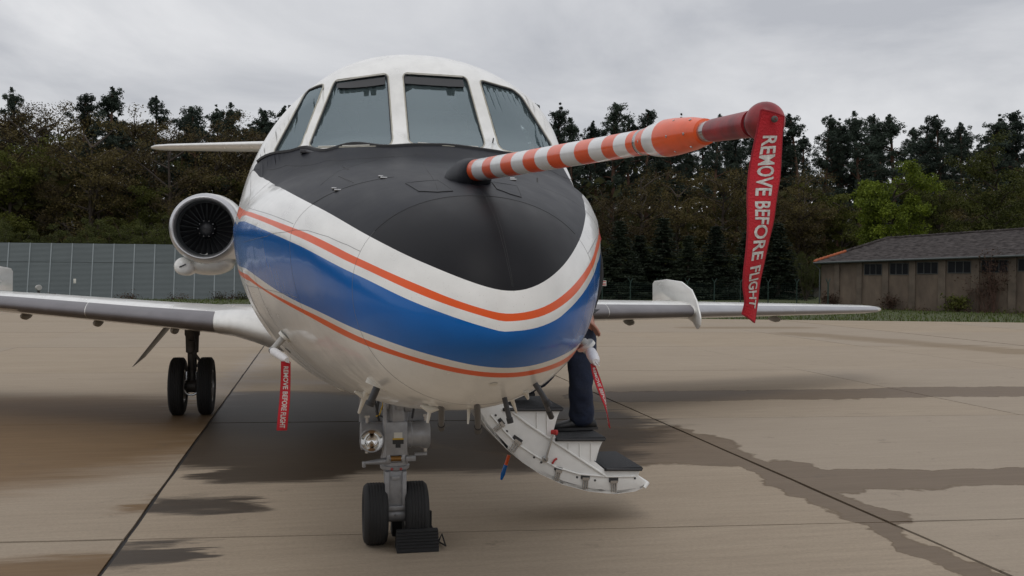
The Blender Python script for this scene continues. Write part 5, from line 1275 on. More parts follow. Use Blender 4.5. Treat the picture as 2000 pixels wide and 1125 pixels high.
bones = [(0, 1), (1, 2), (2, 3), (3, 4), (0, 5), (5, 6), (6, 7), (0, 8), (8, 9), (9, 10), (1, 11), (11, 12), (12, 13), (1, 14), (14, 15), (15, 16), (13, 17)]
fd = (hand0 - wrL).normalized()
sidev = Vector((0.2, -0.9, 0.1)).normalized()
for k_, (o_, ln_) in enumerate(((-0.026, .062), (-0.009, .072), (0.009, .068), (0.026, .052))):
    b0 = len(j); r0 = hand0 + sidev * o_ + fd * 0.02
    j += [(r0, .0105), (r0 + fd * ln_ * .55 + Vector((0.008, 0, -.008)), .0095), (r0 + fd * ln_ * .9 + Vector((.016, 0, -.03)), .008)]
    bones += [(17, b0), (b0, b0 + 1), (b0 + 1, b0 + 2)]
b0 = len(j); j += [(wrL.lerp(hand0, .6) + sidev * -.035, .011), (hand0 + sidev * -.055 + fd * .02, .009)]
bones += [(17, b0), (b0, b0 + 1)]
skin_mesh("body", [(tuple(a), b) for a, b in j], bones, skin_mat, pe)
tr = skin_mesh("trousers", [(tuple(a), b) for a, b in [(pel + Vector((0, 0, .05)), .155), (pel, .16), (hipL + Vector((0, 0, -.06)), .118), (hipL.lerp(kneeL, .5), .104), (kneeL, .090), (kneeL.lerp(ankL, .45), .082), (kneeL.lerp(ankL, .8), .092), (ankL + Vector((0.0, 0.01, -.035)), .093),
               (hipR + Vector((0, 0, -.06)), .11), (hipR.lerp(kneeR, .5), .098), (kneeR, .084), (kneeR.lerp(ankR, .5), .078), (ankR + Vector((0, 0, -.02)), .08)]],
          [(0, 1), (1, 2), (2, 3), (3, 4), (4, 5), (5, 6), (6, 7), (1, 8), (8, 9), (9, 10), (10, 11), (11, 12)], jeans, pe, root=1, sub=3)
dt = bpy.data.textures.new("denim_folds", 'CLOUDS'); dt.noise_scale = 0.085
dm = tr.modifiers.new("folds", 'DISPLACE'); dm.texture = dt; dm.strength = 0.026; dm.mid_level = 0.5
jk = skin_mesh("jacket", [(tuple(a), b) for a, b in [(pel + Vector((0, 0, .06)), .165), (pel.lerp(chest, .5), .165), (chest, .175), (chest.lerp(neck, .7), .10), (shL, .085), (elL, .068), (wrL.lerp(elL, .12), .05), (shR, .085), (shR + Vector((-.05, -.1, -.25)), .068), (shR + Vector((.05, -.3, -.2)), .05)]],
          [(0, 1), (1, 2), (2, 3), (2, 4), (4, 5), (5, 6), (2, 7), (7, 8), (8, 9)], jacket_black, pe, root=1)
MB().tube([P_(1168, 452, 0.34), P_(1172, 466, 0.335), P_(1170, 478, 0.34)], 0.008, 8).build("red_zip_tag", red_paint, pe)
hm = MB()
hp = head + Vector((-.005, .012, .06))
for i in range(9):
    pass
hm.lathe([(0.1 * math.sin(a), 0.098 * math.cos(a)) for a in np.linspace(-0.3, 1.55, 10)], hp, (0.05, 0.25, 1), 20)
hm.build("hair", hair_mat, pe, smooth=80)
fcx = head + Vector((-.03, -.085, .01))
MB().lathe([(0, .014), (.02, .009), (.026, .002)], fcx, (-.2, -1, -.1), 8).build("nose", skin_mat, pe, smooth=80)
ey_ = MB()
for s_ in (-.03, .03): ey_.lathe([(0, .010), (.006, .007), (.008, .001)], fcx + Vector((s_, .012, .03)), (-.2, -1, 0), 8)
ey_.build("eyes", rubber_dark, pe)
for a_, nmz in ((ankL, 0.0), (ankR, ankR.z - 0.07)):
    base = Vector((a_.x, a_.y, nmz))
    sec = []
    for x_, w_, h_ in ((0.10, .03, .045), (0.085, .04, .075), (0.03, .043, .09), (-0.04, .044, .085), (-0.11, .05, .065), (-0.165, .05, .05), (-0.20, .038, .035), (-0.213, .015, .022)):
        sec.append([base + Vector((x_, w_ * math.cos(t_) , max(0.0, h_ / 2 + h_ / 2 * math.sin(t_)))) for t_ in np.linspace(0, 2 * math.pi, 16, endpoint=False)])
    sh = MB().loft(sec).build("shoe", shoe_black, pe, smooth=70)
    so = [base + Vector((x_, w_, 0.0)) for x_, w_ in ((0.105, .03), (0.03, .046), (-.1, .054), (-.17, .052), (-.215, .02))] + [base + Vector((x_, -w_, 0.0)) for x_, w_ in ((-.215, .02), (-.17, .052), (-.1, .054), (0.03, .046), (0.105, .03))]
    MB().prism(so, (0, 0, 0.018)).build("shoe_sole", rubber_dark, sh)

# ---------------------------------------------------------------- apron of concrete slabs
conc = bpy.data.materials.new("apron_concrete")
n, l, p = nodes(conc)
geo = n.new("ShaderNodeNewGeometry")


def math_(op, a, b=None, c=None, clamp=False):
    x = n.new("ShaderNodeMath"); x.operation = op; x.use_clamp = clamp
    for i, q in enumerate((a, b, c)):
        if q is None: continue
        if isinstance(q, (int, float)): x.inputs[i].default_value = q
        else: l.new(q, x.inputs[i])
    return x.outputs[0]


def vmath(op, a, b=None, out=0):
    x = n.new("ShaderNodeVectorMath"); x.operation = op
    for i, q in enumerate((a, b)):
        if q is None: continue
        if isinstance(q, tuple): x.inputs[i].default_value = q
        else: l.new(q, x.inputs[i])
    return x.outputs[out]


def noise(vec, scale, detail=6, rough=0.6, dist=0.0):
    x = n.new("ShaderNodeTexNoise"); x.inputs["Scale"].default_value = scale; x.inputs["Detail"].default_value = detail
    x.inputs["Roughness"].default_value = rough; x.inputs["Distortion"].default_value = dist
    l.new(vec, x.inputs["Vector"]); return x


def mixc(fac, a, b, mode='MIX'):
    x = n.new("ShaderNodeMix"); x.data_type = 'RGBA'; x.blend_type = mode
    for i, q in ((0, fac), (6, a), (7, b)):
        if isinstance(q, (int, float, tuple)): x.inputs[i].default_value = q
        else: l.new(q, x.inputs[i])
    return x.outputs[2]


pos = geo.outputs["Position"]
# brushed finish runs across the slabs
mp = n.new("ShaderNodeMapping"); mp.inputs["Rotation"].default_value = (0, 0, 0.085); mp.inputs["Scale"].default_value = (0.55, 6.5, 1)
l.new(pos, mp.inputs[0])
brush = noise(mp.outputs[0], 2.4, 9, 0.72).outputs["Fac"]
mp2 = n.new("ShaderNodeMapping"); mp2.inputs["Scale"].default_value = (0.35, 1.2, 1)
l.new(pos, mp2.inputs[0])
cloud = noise(mp2.outputs[0], 1.1, 7, 0.62).outputs["Fac"]
fine = noise(pos, 42, 5, 0.75).outputs["Fac"]
base = mixc(math_('MULTIPLY', cloud, 1.0), (0.41, 0.325, 0.232, 1), (0.60, 0.495, 0.37, 1))
base = mixc(math_('MULTIPLY_ADD', brush, 1.6, -0.45, True), mixc(0.50, base, (0.16, 0.122, 0.088, 1)), base)
base = mixc(math_('MULTIPLY_ADD', fine, 2.2, -0.75, True), mixc(0.38, base, (0.12, 0.098, 0.075, 1)), base)
oi = n.new("ShaderNodeObjectInfo")
base = mixc(math_('MULTIPLY', oi.outputs["Random"], 0.42), base, (0.30, 0.262, 0.22, 1))
# warped positions: scalloped edges where water crept along a joint, streaky ones where the brushed surface is drying
mpw = n.new("ShaderNodeMapping"); mpw.inputs["Scale"].default_value = (0.45, 2.4, 1)
l.new(pos, mpw.inputs[0])


def warped(noise_node, amp):
    q = vmath('SUBTRACT', noise_node.outputs["Color"], (0.5, 0.5, 0.5))
    return vmath('MULTIPLY', q, amp)


flat = vmath('MULTIPLY', pos, (1.0, 1.0, 0.0))
pwA = vmath('ADD', vmath('ADD', flat, warped(noise(pos, 5.5, 4, 0.55), (0.26, 0.26, 0.0))), warped(noise(pos, 0.9, 2, 0.5), (0.7, 0.5, 0.0)))
pwB = vmath('ADD', vmath('ADD', flat, warped(noise(mpw.outputs[0], 1.3, 8, 0.66), (1.7, 0.6, 0.0))), warped(noise(mpw.outputs[0], 5.0, 5, 0.6), (0.8, 0.35, 0.0)))


def stain(lst, pw, soft, fixed):
    """damp, rusty and painted-shade patches: union of strips (ax, ay, bx, by, radius) with ragged edges"""
    acc = None
    for ax, ay, bx, by, r in lst:
        d_ = Vector((bx - ax, by - ay, 0)); L2 = d_.length_squared
        rel = vmath('SUBTRACT', pw, (ax, ay, 0.0))
        h = math_('DIVIDE', vmath('DOT_PRODUCT', rel, tuple(d_), 1), L2, None, True)
        sc = n.new("ShaderNodeVectorMath"); sc.operation = 'SCALE'; sc.inputs[0].default_value = tuple(d_); l.new(h, sc.inputs["Scale"])
        dist = vmath('LENGTH', vmath('SUBTRACT', rel, sc.outputs[0]), None, 1)
        mr = n.new("ShaderNodeMapRange"); mr.interpolation_type = 'SMOOTHSTEP'
        mr.inputs[1].default_value = r * (1 + soft) + fixed; mr.inputs[2].default_value = r * (1 - soft) - fixed; mr.inputs[3].default_value = 0; mr.inputs[4].default_value = 1
        l.new(dist, mr.inputs[0])
        acc = mr.outputs[0] if acc is None else math_('MAXIMUM', acc, mr.outputs[0])
    return acc


def seg(a, b, r):
    A_, B_ = gp(*a), gp(*b); return (A_.x, A_.y, B_.x, B_.y, r)


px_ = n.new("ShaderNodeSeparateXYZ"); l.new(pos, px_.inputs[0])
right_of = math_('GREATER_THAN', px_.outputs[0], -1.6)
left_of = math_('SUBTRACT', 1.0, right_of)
damp = stain([seg((1180, 776), (2060, 762), 0.50), seg((1640, 940), (2080, 930), 0.34), seg((1545, 915), (1650, 950), 0.26),
              seg((1290, 835), (1700, 1010), 0.19), seg((1700, 1010), (1945, 1130), 0.10), seg((1000, 850), (1250, 868), 0.95), seg((1250, 868), (1390, 893), 0.42)], pwA, 0.05, 0.02)
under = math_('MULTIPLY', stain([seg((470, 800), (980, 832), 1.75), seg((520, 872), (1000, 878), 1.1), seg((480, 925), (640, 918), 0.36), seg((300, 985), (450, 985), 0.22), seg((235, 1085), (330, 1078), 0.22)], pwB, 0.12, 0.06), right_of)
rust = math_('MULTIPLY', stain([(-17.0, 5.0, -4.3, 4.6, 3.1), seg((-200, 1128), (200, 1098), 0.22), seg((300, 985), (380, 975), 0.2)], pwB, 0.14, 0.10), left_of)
damp2 = stain([seg((1560, 652), (2060, 692), 0.7), seg((1350, 640), (1560, 640), 0.5), seg((1700, 662), (1980, 690), 0.25)], pwB, 0.35, 0.1)
white_ = stain([seg((400, 790), (520, 690), 0.20), seg((470, 745), (960, 750), 0.3)], pwB, 0.6, 0.1)
patchy = math_('MULTIPLY_ADD', noise(mpw.outputs[0], 2.6, 6, 0.65).outputs["Fac"], 1.8, -0.35, True)
streak = math_('MULTIPLY_ADD', brush, 1.5, -0.25, True)
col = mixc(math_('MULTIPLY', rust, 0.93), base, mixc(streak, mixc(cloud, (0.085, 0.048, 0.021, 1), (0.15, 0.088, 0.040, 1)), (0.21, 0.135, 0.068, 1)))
col = mixc(math_('MULTIPLY', damp2, 0.5), col, (0.17, 0.118, 0.062, 1))
dcol = mixc(streak, (0.115, 0.082, 0.054, 1), (0.185, 0.138, 0.094, 1))
col = mixc(math_('MULTIPLY', damp, 0.95), col, dcol)
wet_shade_col = mixc(streak, mixc(cloud, (0.012, 0.0075, 0.0045, 1), (0.036, 0.024, 0.014, 1)), (0.056, 0.039, 0.025, 1))  # wet concrete below the jet, with its shade darkened into the colour
col = mixc(math_('MULTIPLY', under, 0.95), col, wet_shade_col)
# browner tide line at the rim of the damp areas
rim = math_('MULTIPLY', math_('MULTIPLY', damp, math_('SUBTRACT', 1.0, damp)), 3.6, None, True)
col = mixc(math_('MULTIPLY', rim, 0.6), col, (0.085, 0.055, 0.028, 1))
col = mixc(math_('MULTIPLY', math_('MULTIPLY', white_, patchy), 0.55), col, (0.34, 0.32, 0.32, 1))
sp = noise(pos, 2.3, 10, 0.75).outputs["Fac"]
rr_ = n.new("ShaderNodeMapRange"); rr_.inputs[1].default_value = 0.60; rr_.inputs[2].default_value = 0.68
l.new(sp, rr_.inputs[0])
col = mixc(math_('MULTIPLY', rr_.outputs[0], 0.35), col, (0.10, 0.08, 0.065, 1))
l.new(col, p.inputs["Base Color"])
wet = math_('MAXIMUM', math_('MAXIMUM', math_('MULTIPLY', damp, 0.7), under), math_('MULTIPLY', rust, 0.5))
rg = math_('MULTIPLY_ADD', wet, -0.38, 0.86)
l.new(rg, p.inputs["Roughness"]); p.inputs["Specular IOR Level"].default_value = 0.22
bp = n.new("ShaderNodeBump"); bp.inputs["Strength"].default_value = 0.35; bp.inputs["Distance"].default_value = 0.004
l.new(math_('ADD', math_('MULTIPLY', fine, 0.5), brush), bp.inputs["Height"]); l.new(bp.outputs[0], p.inputs["Normal"])

joint_mat = mat("joint_tar", (0.022, 0.019, 0.018), 0.75, var=0.4, scale=12)
grass_mat = mat("grass_ground", (0.038, 0.060, 0.012), 0.95, var=0.5, scale=3.5, tint=(0.050, 0.045, 0.018), bump=0.6, bscale=40)
blade_mat = mat("grass_blades", (0.050, 0.085, 0.014), 0.9, var=0.5, scale=1.2, tint=(0.075, 0.070, 0.024), spec=0.15)
floor_mat = mat("forest_floor", (0.022, 0.020, 0.011), 0.95, var=0.5, scale=1.5, bump=0.6, bscale=8)


def edge_y(x): return 31.8 - 0.305 * x


apron = MB()
apx = [-70, 70]
apron.add([(-70, -40, -0.014), (70, -40, -0.014), (70, edge_y(70), -0.014), (-70, edge_y(-70), -0.014)], [(0, 1, 2, 3)])
apron_o = apron.build("apron", joint_mat, None, smooth=0, fix=False)
tag(apron_o, "pale concrete apron of large slabs with damp brown stains", kind="structure")
XL = [-41.8, -36.8, -31.8, -26.8, -21.8, -16.8, -11.75, -6.68, -1.6, 3.32, 7.8, 11.95, 16.05, 20.9, 25.8, 30.7, 35.6, 40.5, 45.4]
CL = [-24.8, -19.8, -14.8, -9.8, -4.8, 0.22, 4.9, 10.3, 15.65, 20.9, 26.1, 31.3, 36.5, 41.7]
GAP = {-1.6: 0.028, 3.32: 0.03, 16.05: 0.07}


def clip_edge(poly):
    out = []
    for i in range(len(poly)):
        a, b = poly[i], poly[(i + 1) % len(poly)]
        fa_, fb_ = edge_y(a[0]) - a[1], edge_y(b[0]) - b[1]
        if fa_ >= 0: out.append(a)
        if (fa_ >= 0) != (fb_ >= 0):
            t_ = fa_ / (fa_ - fb_); out.append((a[0] + (b[0] - a[0]) * t_, a[1] + (b[1] - a[1]) * t_))
    return out


for i in range(len(XL) - 1):
    g0, g1 = GAP.get(XL[i], 0.012) / 2, GAP.get(XL[i + 1], 0.012) / 2
    x0, x1 = XL[i] + g0, XL[i + 1] - g1
    for j_ in range(len(CL) - 1):
        y0, y1 = CL[j_] + 0.011, CL[j_ + 1] - 0.011
        # ragged chipped edges: a few extra points along every side
        def side_(xa, ya, xb, yb, nn):
            return [(xa + (xb - xa) * k_ / nn, ya + (yb - ya) * k_ / nn) for k_ in range(nn)]
        q = side_(x0, y0, x1, y0, 14) + side_(x1, y0, x1, y1, 14) + side_(x1, y1, x0, y1, 14) + side_(x0, y1, x0, y0, 14)
        q = [(a + rng.uniform(-.004, .004), b - 0.085 * a + rng.uniform(-.0035, .0035)) for a, b in q]
        q = clip_edge(q)
        if len(q) < 3: continue
        me_ = MB(); m_ = len(q); dz = rng.uniform(-0.002, 0.002)
        me_.add([(a, b, dz) for a, b in q] + [(a, b, -0.03) for a, b in q], [tuple(range(m_))] + [(k_, k_ + m_, (k_ + 1) % m_ + m_, (k_ + 1) % m_) for k_ in range(m_)])
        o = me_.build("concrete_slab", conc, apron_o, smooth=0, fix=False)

gm = MB(); gm.add([(-1500, -1500, -0.05), (1500, -1500, -0.05), (1500, 1500, -0.05), (-1500, 1500, -0.05)], [(0, 1, 2, 3)])
tag(gm.build("ground", grass_mat, None, smooth=0, fix=False), "grassy ground around the apron", kind="structure")
# wooded rise behind the trees
gx = np.linspace(-160, 200, 61); gy = np.linspace(62, 210, 26)
hv = []
for y_ in gy:
    for x_ in gx:
        h_ = 15.0 * (1 - math.exp(-max(0, y_ - 66) / 55)) + 0.8 * math.sin(x_ * 0.11 + y_ * 0.07) * min(1, (y_ - 62) / 10)
        hv.append((x_, y_, h_ - 0.06))
hm_ = MB().add(hv, [(i * 61 + k_, i * 61 + k_ + 1, (i + 1) * 61 + k_ + 1, (i + 1) * 61 + k_) for i in range(25) for k_ in range(60)])
tag(hm_.build("hillside", floor_mat, None, smooth=80, fix=False), "dark wooded hillside rising behind the fence", kind="structure")


def quads(name, C_, sx, sy, m_, parent=None, flat=0.0, seed=0, dirs=None):
    """many leaf-sized quads with random orientation"""
    r = np.random.default_rng(seed); N_ = len(C_)
    nrm = r.normal(size=(N_, 3)); nrm[:, 2] += flat
    nrm /= np.linalg.norm(nrm, axis=1, keepdims=True)
    a = r.normal(size=(N_, 3)) if dirs is None else dirs + r.normal(size=(N_, 3)) * 0.35
    a -= nrm * (a * nrm).sum(1, keepdims=True); a /= np.maximum(np.linalg.norm(a, axis=1, keepdims=True), 1e-6)
    b = np.cross(nrm, a)
    sc = r.uniform(0.6, 1.3, (N_, 1))
    A_ = a * sx * sc / 2; B_ = b * sy * sc / 2
    V = np.empty((N_, 4, 3))
    V[:, 0] = C_ - A_; V[:, 1] = C_ + B_ * 0.9; V[:, 2] = C_ + A_; V[:, 3] = C_ - B_ * 0.9
    me = bpy.data.meshes.new(name)
    me.vertices.add(N_ * 4); me.vertices.foreach_set("co", V.reshape(-1).astype(np.float32))
    me.loops.add(N_ * 4); me.loops.foreach_set("vertex_index", np.arange(N_ * 4, dtype=np.int32))
    me.polygons.add(N_); me.polygons.foreach_set("loop_start", np.arange(0, N_ * 4, 4, dtype=np.int32))
    me.update(calc_edges=True)
    me.materials.append(m_)
    o = bpy.data.objects.new(name, me); COL.objects.link(o)
    if parent: o.parent = parent
    return o


def leaf_mat(name, c0, c1, rough=0.7):
    m = bpy.data.materials.new(name)
    nn, ll, pp = nodes(m)
    ge = nn.new("ShaderNodeNewGeometry"); ob = nn.new("ShaderNodeObjectInfo")
    nz = nn.new("ShaderNodeTexNoise"); nz.inputs["Scale"].default_value = 0.55; nz.inputs["Detail"].default_value = 5
    ll.new(ge.outputs["Position"], nz.inputs["Vector"])
    ad = nn.new("ShaderNodeMath"); ad.operation = 'MULTIPLY_ADD'; ad.inputs[1].default_value = 0.5; ad.inputs[2].default_value = -0.25
    ll.new(ge.outputs["Random Per Island"], ad.inputs[0])
    a2 = nn.new("ShaderNodeMath"); a2.operation = 'MULTIPLY_ADD'; a2.inputs[1].default_value = 0.5; a2.inputs[2].default_value = -0.25
    ll.new(ob.outputs["Random"], a2.inputs[0])
    s1_ = nn.new("ShaderNodeMath"); s1_.operation = 'ADD'; ll.new(nz.outputs["Fac"], s1_.inputs[0]); ll.new(ad.outputs[0], s1_.inputs[1])
    s2_ = nn.new("ShaderNodeMath"); s2_.operation = 'ADD'; ll.new(s1_.outputs[0], s2_.inputs[0]); ll.new(a2.outputs[0], s2_.inputs[1])
    mr = nn.new("ShaderNodeMapRange"); mr.inputs[1].default_value = 0.2; mr.inputs[2].default_value = 0.8
    ll.new(s2_.outputs[0], mr.inputs[0])
    mx = nn.new("ShaderNodeMix"); mx.data_type = 'RGBA'; ll.new(mr.outputs[0], mx.inputs[0])
    mx.inputs[6].default_value = (*c0, 1); mx.inputs[7].default_value = (*c1, 1)
    ll.new(mx.outputs[2], pp.inputs["Base Color"]); pp.inputs["Roughness"].default_value = rough
    pp.inputs["Specular IOR Level"].default_value = 0.25
    tl = nn.new("ShaderNodeBsdfTranslucent"); ll.new(mx.outputs[2], tl.inputs[0])
    ms = nn.new("ShaderNodeMixShader"); ms.inputs[0].default_value = 0.25
    ll.new(pp.outputs[0], ms.inputs[1]); ll.new(tl.outputs[0], ms.inputs[2]); ll.new(ms.outputs[0], nn["Material Output"].inputs["Surface"])
    return m


needle = leaf_mat("pine_needles", (0.024, 0.036, 0.028), (0.058, 0.080, 0.058))
spruce_n = leaf_mat("spruce_needles", (0.014, 0.022, 0.013), (0.034, 0.045, 0.026))
brown_l = leaf_mat("budding_brown_leaves", (0.055, 0.040, 0.018), (0.125, 0.100, 0.034))
green_l = leaf_mat("fresh_green_leaves", (0.070, 0.100, 0.010), (0.20, 0.25, 0.022))
olive_l = leaf_mat("olive_leaves", (0.040, 0.048, 0.010), (0.110, 0.120, 0.022))
under_l = leaf_mat("undergrowth_leaves", (0.028, 0.030, 0.011), (0.075, 0.078, 0.024))
shrub_l = leaf_mat("shrub_leaves", (0.030, 0.036, 0.010), (0.085, 0.098, 0.022))
twig_l = leaf_mat("bare_twig_brown", (0.045, 0.028, 0.018), (0.10, 0.06, 0.038))
bark = mat("bark_grey_brown", (0.055, 0.042, 0.032), 0.9, var=0.4, scale=5, bump=0.6, bscale=10)
pine_bark = mat("pine_bark_reddish", (0.105, 0.055, 0.034), 0.9, var=0.45, scale=3, bump=0.6, bscale=10)


def make_tree(kind, seed):
    r = np.random.default_rng(seed)
    name = {'pine': 'pine_tree', 'spruce': 'spruce_tree', 'brown': 'budding_tree', 'green': 'maple_tree', 'olive': 'broadleaf_tree', 'shrub': 'shrub'}[kind]
    e = empty(name, (0, 0, -500))
    H = 10.0
    tr = MB(); cl = []; dr = []
    if kind == 'pine':
        bend = r.normal(size=2) * 0.25
        trunk = [(bend[0] * (z / H) ** 2 * 1.2, bend[1] * (z / H) ** 2, z) for z in np.linspace(0, H * 0.96, 9)]
        tr.tube(trunk, [0.17 - 0.14 * k_ / 8 for k_ in range(9)], 8)
        nb = r.integers(22, 30)

        def tuft(c_, rad, n_):
            p_ = r.normal(size=(n_, 3)); p_ /= np.linalg.norm(p_, axis=1, keepdims=True)
            p_ *= (r.random((n_, 1)) ** 0.45) * np.array([rad, rad, rad * 1.15])
            cl.append(c_ + p_)
        for i in range(nb):
            f_ = 0.40 + 0.58 * (i + r.random()) / nb; z = H * f_
            L_ = (2.0 * (1 - f_) ** 0.8 + 0.16) * r.uniform(0.55, 1.3) * (0.75 if f_ < 0.48 else 1)
            th = r.uniform(0, 2 * math.pi); ti = z / H
            b0 = np.array([bend[0] * ti**2 * 1.2, bend[1] * ti**2, z * 0.96]); d_ = np.array([math.cos(th), math.sin(th), r.uniform(0.05, 0.6)])
            b1 = b0 + d_ * L_
            tr.tube([b0, b0 + d_ * L_ * 0.5 + np.array([0, 0, .08]), b1], [0.05, 0.03, 0.010], 5, cap=False)
            for q in range(r.integers(7, 12)):
                u_ = r.uniform(0.2, 1.05)
                c_ = b0 + d_ * L_ * u_ + r.normal(size=3) * np.array([.20, .20, .12]) + np.array([0, 0, r.uniform(0, .22)])
                tuft(c_, r.uniform(0.09, 0.24), 52)
        top = np.array([bend[0] * 1.2, bend[1], H * 0.96])
        for q in range(9):
            w_ = r.uniform(0, 1); tuft(top + np.array([r.normal() * .16 * w_, r.normal() * .16 * w_, 0.38 - w_ * 1.1]), 0.06 + 0.12 * w_, 45)
        for i in range(9):
            z = r.uniform(0.2, 0.5) * H; th = r.uniform(0, 6.28); d_ = np.array([math.cos(th), math.sin(th), .1])
            tr.tube([(0, 0, z), d_ * r.uniform(.5, 1.4) + [0, 0, z]], [0.03, 0.008], 4, cap=False)
        C_ = np.concatenate(cl); tr.build("trunk", pine_bark, e, smooth=60, fix=False)
        quads("crown", C_, 0.135, 0.055, needle, e, 0.2, seed)
    elif kind == 'spruce':
        tr.tube([(0, 0, 0), (0, 0, H)], [0.16, 0.02], 8); tr.build("trunk", bark, e, fix=False)
        for i in range(30):
            z = H * (0.03 + 0.95 * i / 30); R_ = (1 - i / 30.5) * 2.15 * r.uniform(0.85, 1.1) + 0.08
            for k_ in range(8):
                th = r.uniform(0, 6.28); m_ = int(20 + 60 * R_ / 2)
                t_ = r.uniform(0.12, 1.0, m_); w_ = r.normal(size=m_) * 0.17 * (0.4 + t_)
                c_ = np.stack([np.cos(th) * t_ * R_ - np.sin(th) * w_, np.sin(th) * t_ * R_ + np.cos(th) * w_, z - 0.38 * R_ * t_**1.3 + 0.18 * t_**4 * R_ + r.normal(size=m_) * 0.06], -1)
                cl.append(c_)
        C_ = np.concatenate(cl); quads("crown", C_, 0.26, 0.11, spruce_n, e, 0.6, seed)
    else:
        dens = {'brown': 110, 'green': 260, 'olive': 200, 'shrub': 220}[kind]; sz = {'brown': 0.085, 'green': 0.13, 'olive': 0.11, 'shrub': 0.11}[kind]
        m_ = {'brown': brown_l, 'green': green_l, 'olive': olive_l, 'shrub': shrub_l}[kind]
        tips = []
        if kind != 'shrub':
            tr.tube([(0, 0, 0), (0.1, 0.05, H * 0.25), (0.0, 0.1, H * 0.55), (0.1, 0, H * 0.85)], [0.2, 0.15, 0.09, 0.02], 8)
        nb = 26 if kind != 'shrub' else 30
        for i in range(nb):
            f_ = r.uniform(0.18, 0.85) if kind != 'shrub' else r.uniform(0.0, 0.1); z0 = H * f_
            th = r.uniform(0, 6.28)
            if kind == 'shrub':
                L_ = r.uniform(0.4, 1.0) * H; d_ = np.array([math.cos(th) * r.uniform(.1, .8), math.sin(th) * r.uniform(.1, .8), 0.95]); b0 = np.array([math.cos(th) * .4, math.sin(th) * .4, 0])
                L_ *= 0.95
            else:
                prof = math.sin(math.pi * min(1, (f_ - 0.05) / 0.95)) ** 0.6
                L_ = r.uniform(1.6, 3.4) * prof; d_ = np.array([math.cos(th), math.sin(th), r.uniform(0.25, 0.95)]); b0 = np.array([0, 0, z0])
            mid = b0 + d_ * L_ * 0.5 + r.normal(size=3) * 0.1; b1 = b0 + d_ * L_ * (1 if kind != 'shrub' else .9)
            tr.tube([b0, mid, b1], [0.07 if kind != 'shrub' else 0.05, 0.04, 0.01], 5, cap=False)
            for q in range(4):
                s_ = r.uniform(0.35, 1.0); o_ = b0 + d_ * L_ * s_; e_ = o_ + r.normal(size=3) * np.array([.6, .6, .45]); 
                tr.tube([o_, e_], [0.022, 0.006], 4, cap=False); tips.append(e_); tips.append((o_ + e_) / 2)
        for t_ in tips:
            v_ = r.normal(size=(dens // 2, 3)); v_ /= np.linalg.norm(v_, axis=1, keepdims=True); v_ *= r.random((dens // 2, 1)) ** 0.5
            cl.append(np.array(t_) + v_ * np.array([0.62, 0.62, 0.46]) * r.uniform(0.6, 1.15))
        C_ = np.concatenate(cl); C_ = C_[C_[:, 2] > 0.1]
        tr.build("trunk" if kind != 'shrub' else "stems", bark, e, smooth=60, fix=False)
        quads("crown" if kind != 'shrub' else "foliage", C_, sz * 1.3, sz * 0.8, m_, e, 0.3, seed)
    return e


protos = {k_: [make_tree(k_, 40 + 13 * i + s_ * 7) for s_ in range(c_)] for i, (k_, c_) in enumerate((('pine', 7), ('spruce', 3), ('brown', 4), ('green', 1), ('olive', 2), ('shrub', 3)))}
used = {id(o): False for v_ in protos.values() for o in v_}
LAB = {'pine': "dark scots pine with a ragged crown in the wood behind the apron", 'spruce': "dark young spruce at the edge of the wood", 'brown': "thin tree with brown spring buds in the wood behind the apron",
       'olive': "olive green broadleaf tree at the edge of the wood", 'shrub': "low dark shrub at the foot of the wood", 'green': "bright fresh green maple above the shed roof"}
GRP = {'pine': "pines in the wood", 'spruce': "young spruces by the fence", 'brown': "budding trees in the wood", 'olive': "broadleaf trees in the wood", 'shrub': "shrubs at the wood's edge", 'green': None}
cnt = {}
PLANTED = []


def ground_z(x_, y_):
    if y_ < 62: return -0.05
    return 15.0 * (1 - math.exp(-max(0, y_ - 66) / 55)) + 0.8 * math.sin(x_ * 0.11 + y_ * 0.07) * min(1, (y_ - 62) / 10) - 0.1


def plant(kind, u, vtop, y_, width=1.0, label=None, base=None):
    q = at(u, vtop, y_); gz = ground_z(q.x, y_) if base is None else base
    h_ = q.z - gz
    if h_ < 0.3: return
    c_ = cnt.get(kind, 0); cnt[kind] = c_ + 1
    pr_ = protos[kind][c_ % len(protos[kind])]
    if not used[id(pr_)]:
        o = pr_; used[id(pr_)] = True
    else:
        o = copy_tree(pr_)
    s_ = h_ / 10.0
    wv_ = s_ * width * rng.uniform(0.9, 1.1)
    o.location = (q.x, y_, gz); o.scale = (wv_, wv_, s_); o.rotation_euler = (0, 0, rng.uniform(0, 6.28))
    tag(o, label or LAB[kind], {'shrub': 'shrub'}.get(kind, 'tree'), None if label else GRP[kind])
    if not label: PLANTED.append((kind, u, y_, o))
    return o


# skyline trees, left of the aircraft
for kind, u, v, y_, w_ in [('brown', 12, 184, 74, 1.3), ('pine', 38, 172, 78, 1.1), ('brown', 70, 192, 72, 1.2), ('brown', 118, 205, 76, 1.2), ('pine', 160, 180, 74, 1.15), ('pine', 214, 164, 72, 1.25), ('brown', 180, 215, 68, 1.1),
                         ('brown', 262, 210, 75, 1.2), ('pine', 304, 184, 80, 1.0), ('pine', 345, 202, 74, 1.2), ('pine', 388, 214, 72, 1.2), ('brown', 330, 225, 68, 1.2), ('brown', 420, 228, 69, 1.2), ('pine', 432, 208, 78, 1.1),
                         ('pine', 468, 200, 74, 1.1), ('pine', 512, 209, 76, 1.15), ('brown', 480, 240, 70, 1.2), ('pine', 565, 205, 76, 1.1), ('brown', 530, 238, 70, 1.1), ('pine', -40, 180, 74, 1.2), ('brown', -90, 190, 72, 1.3), ('pine', -150, 175, 74, 1.2)]:
    plant(kind, u, v, y_, w_)
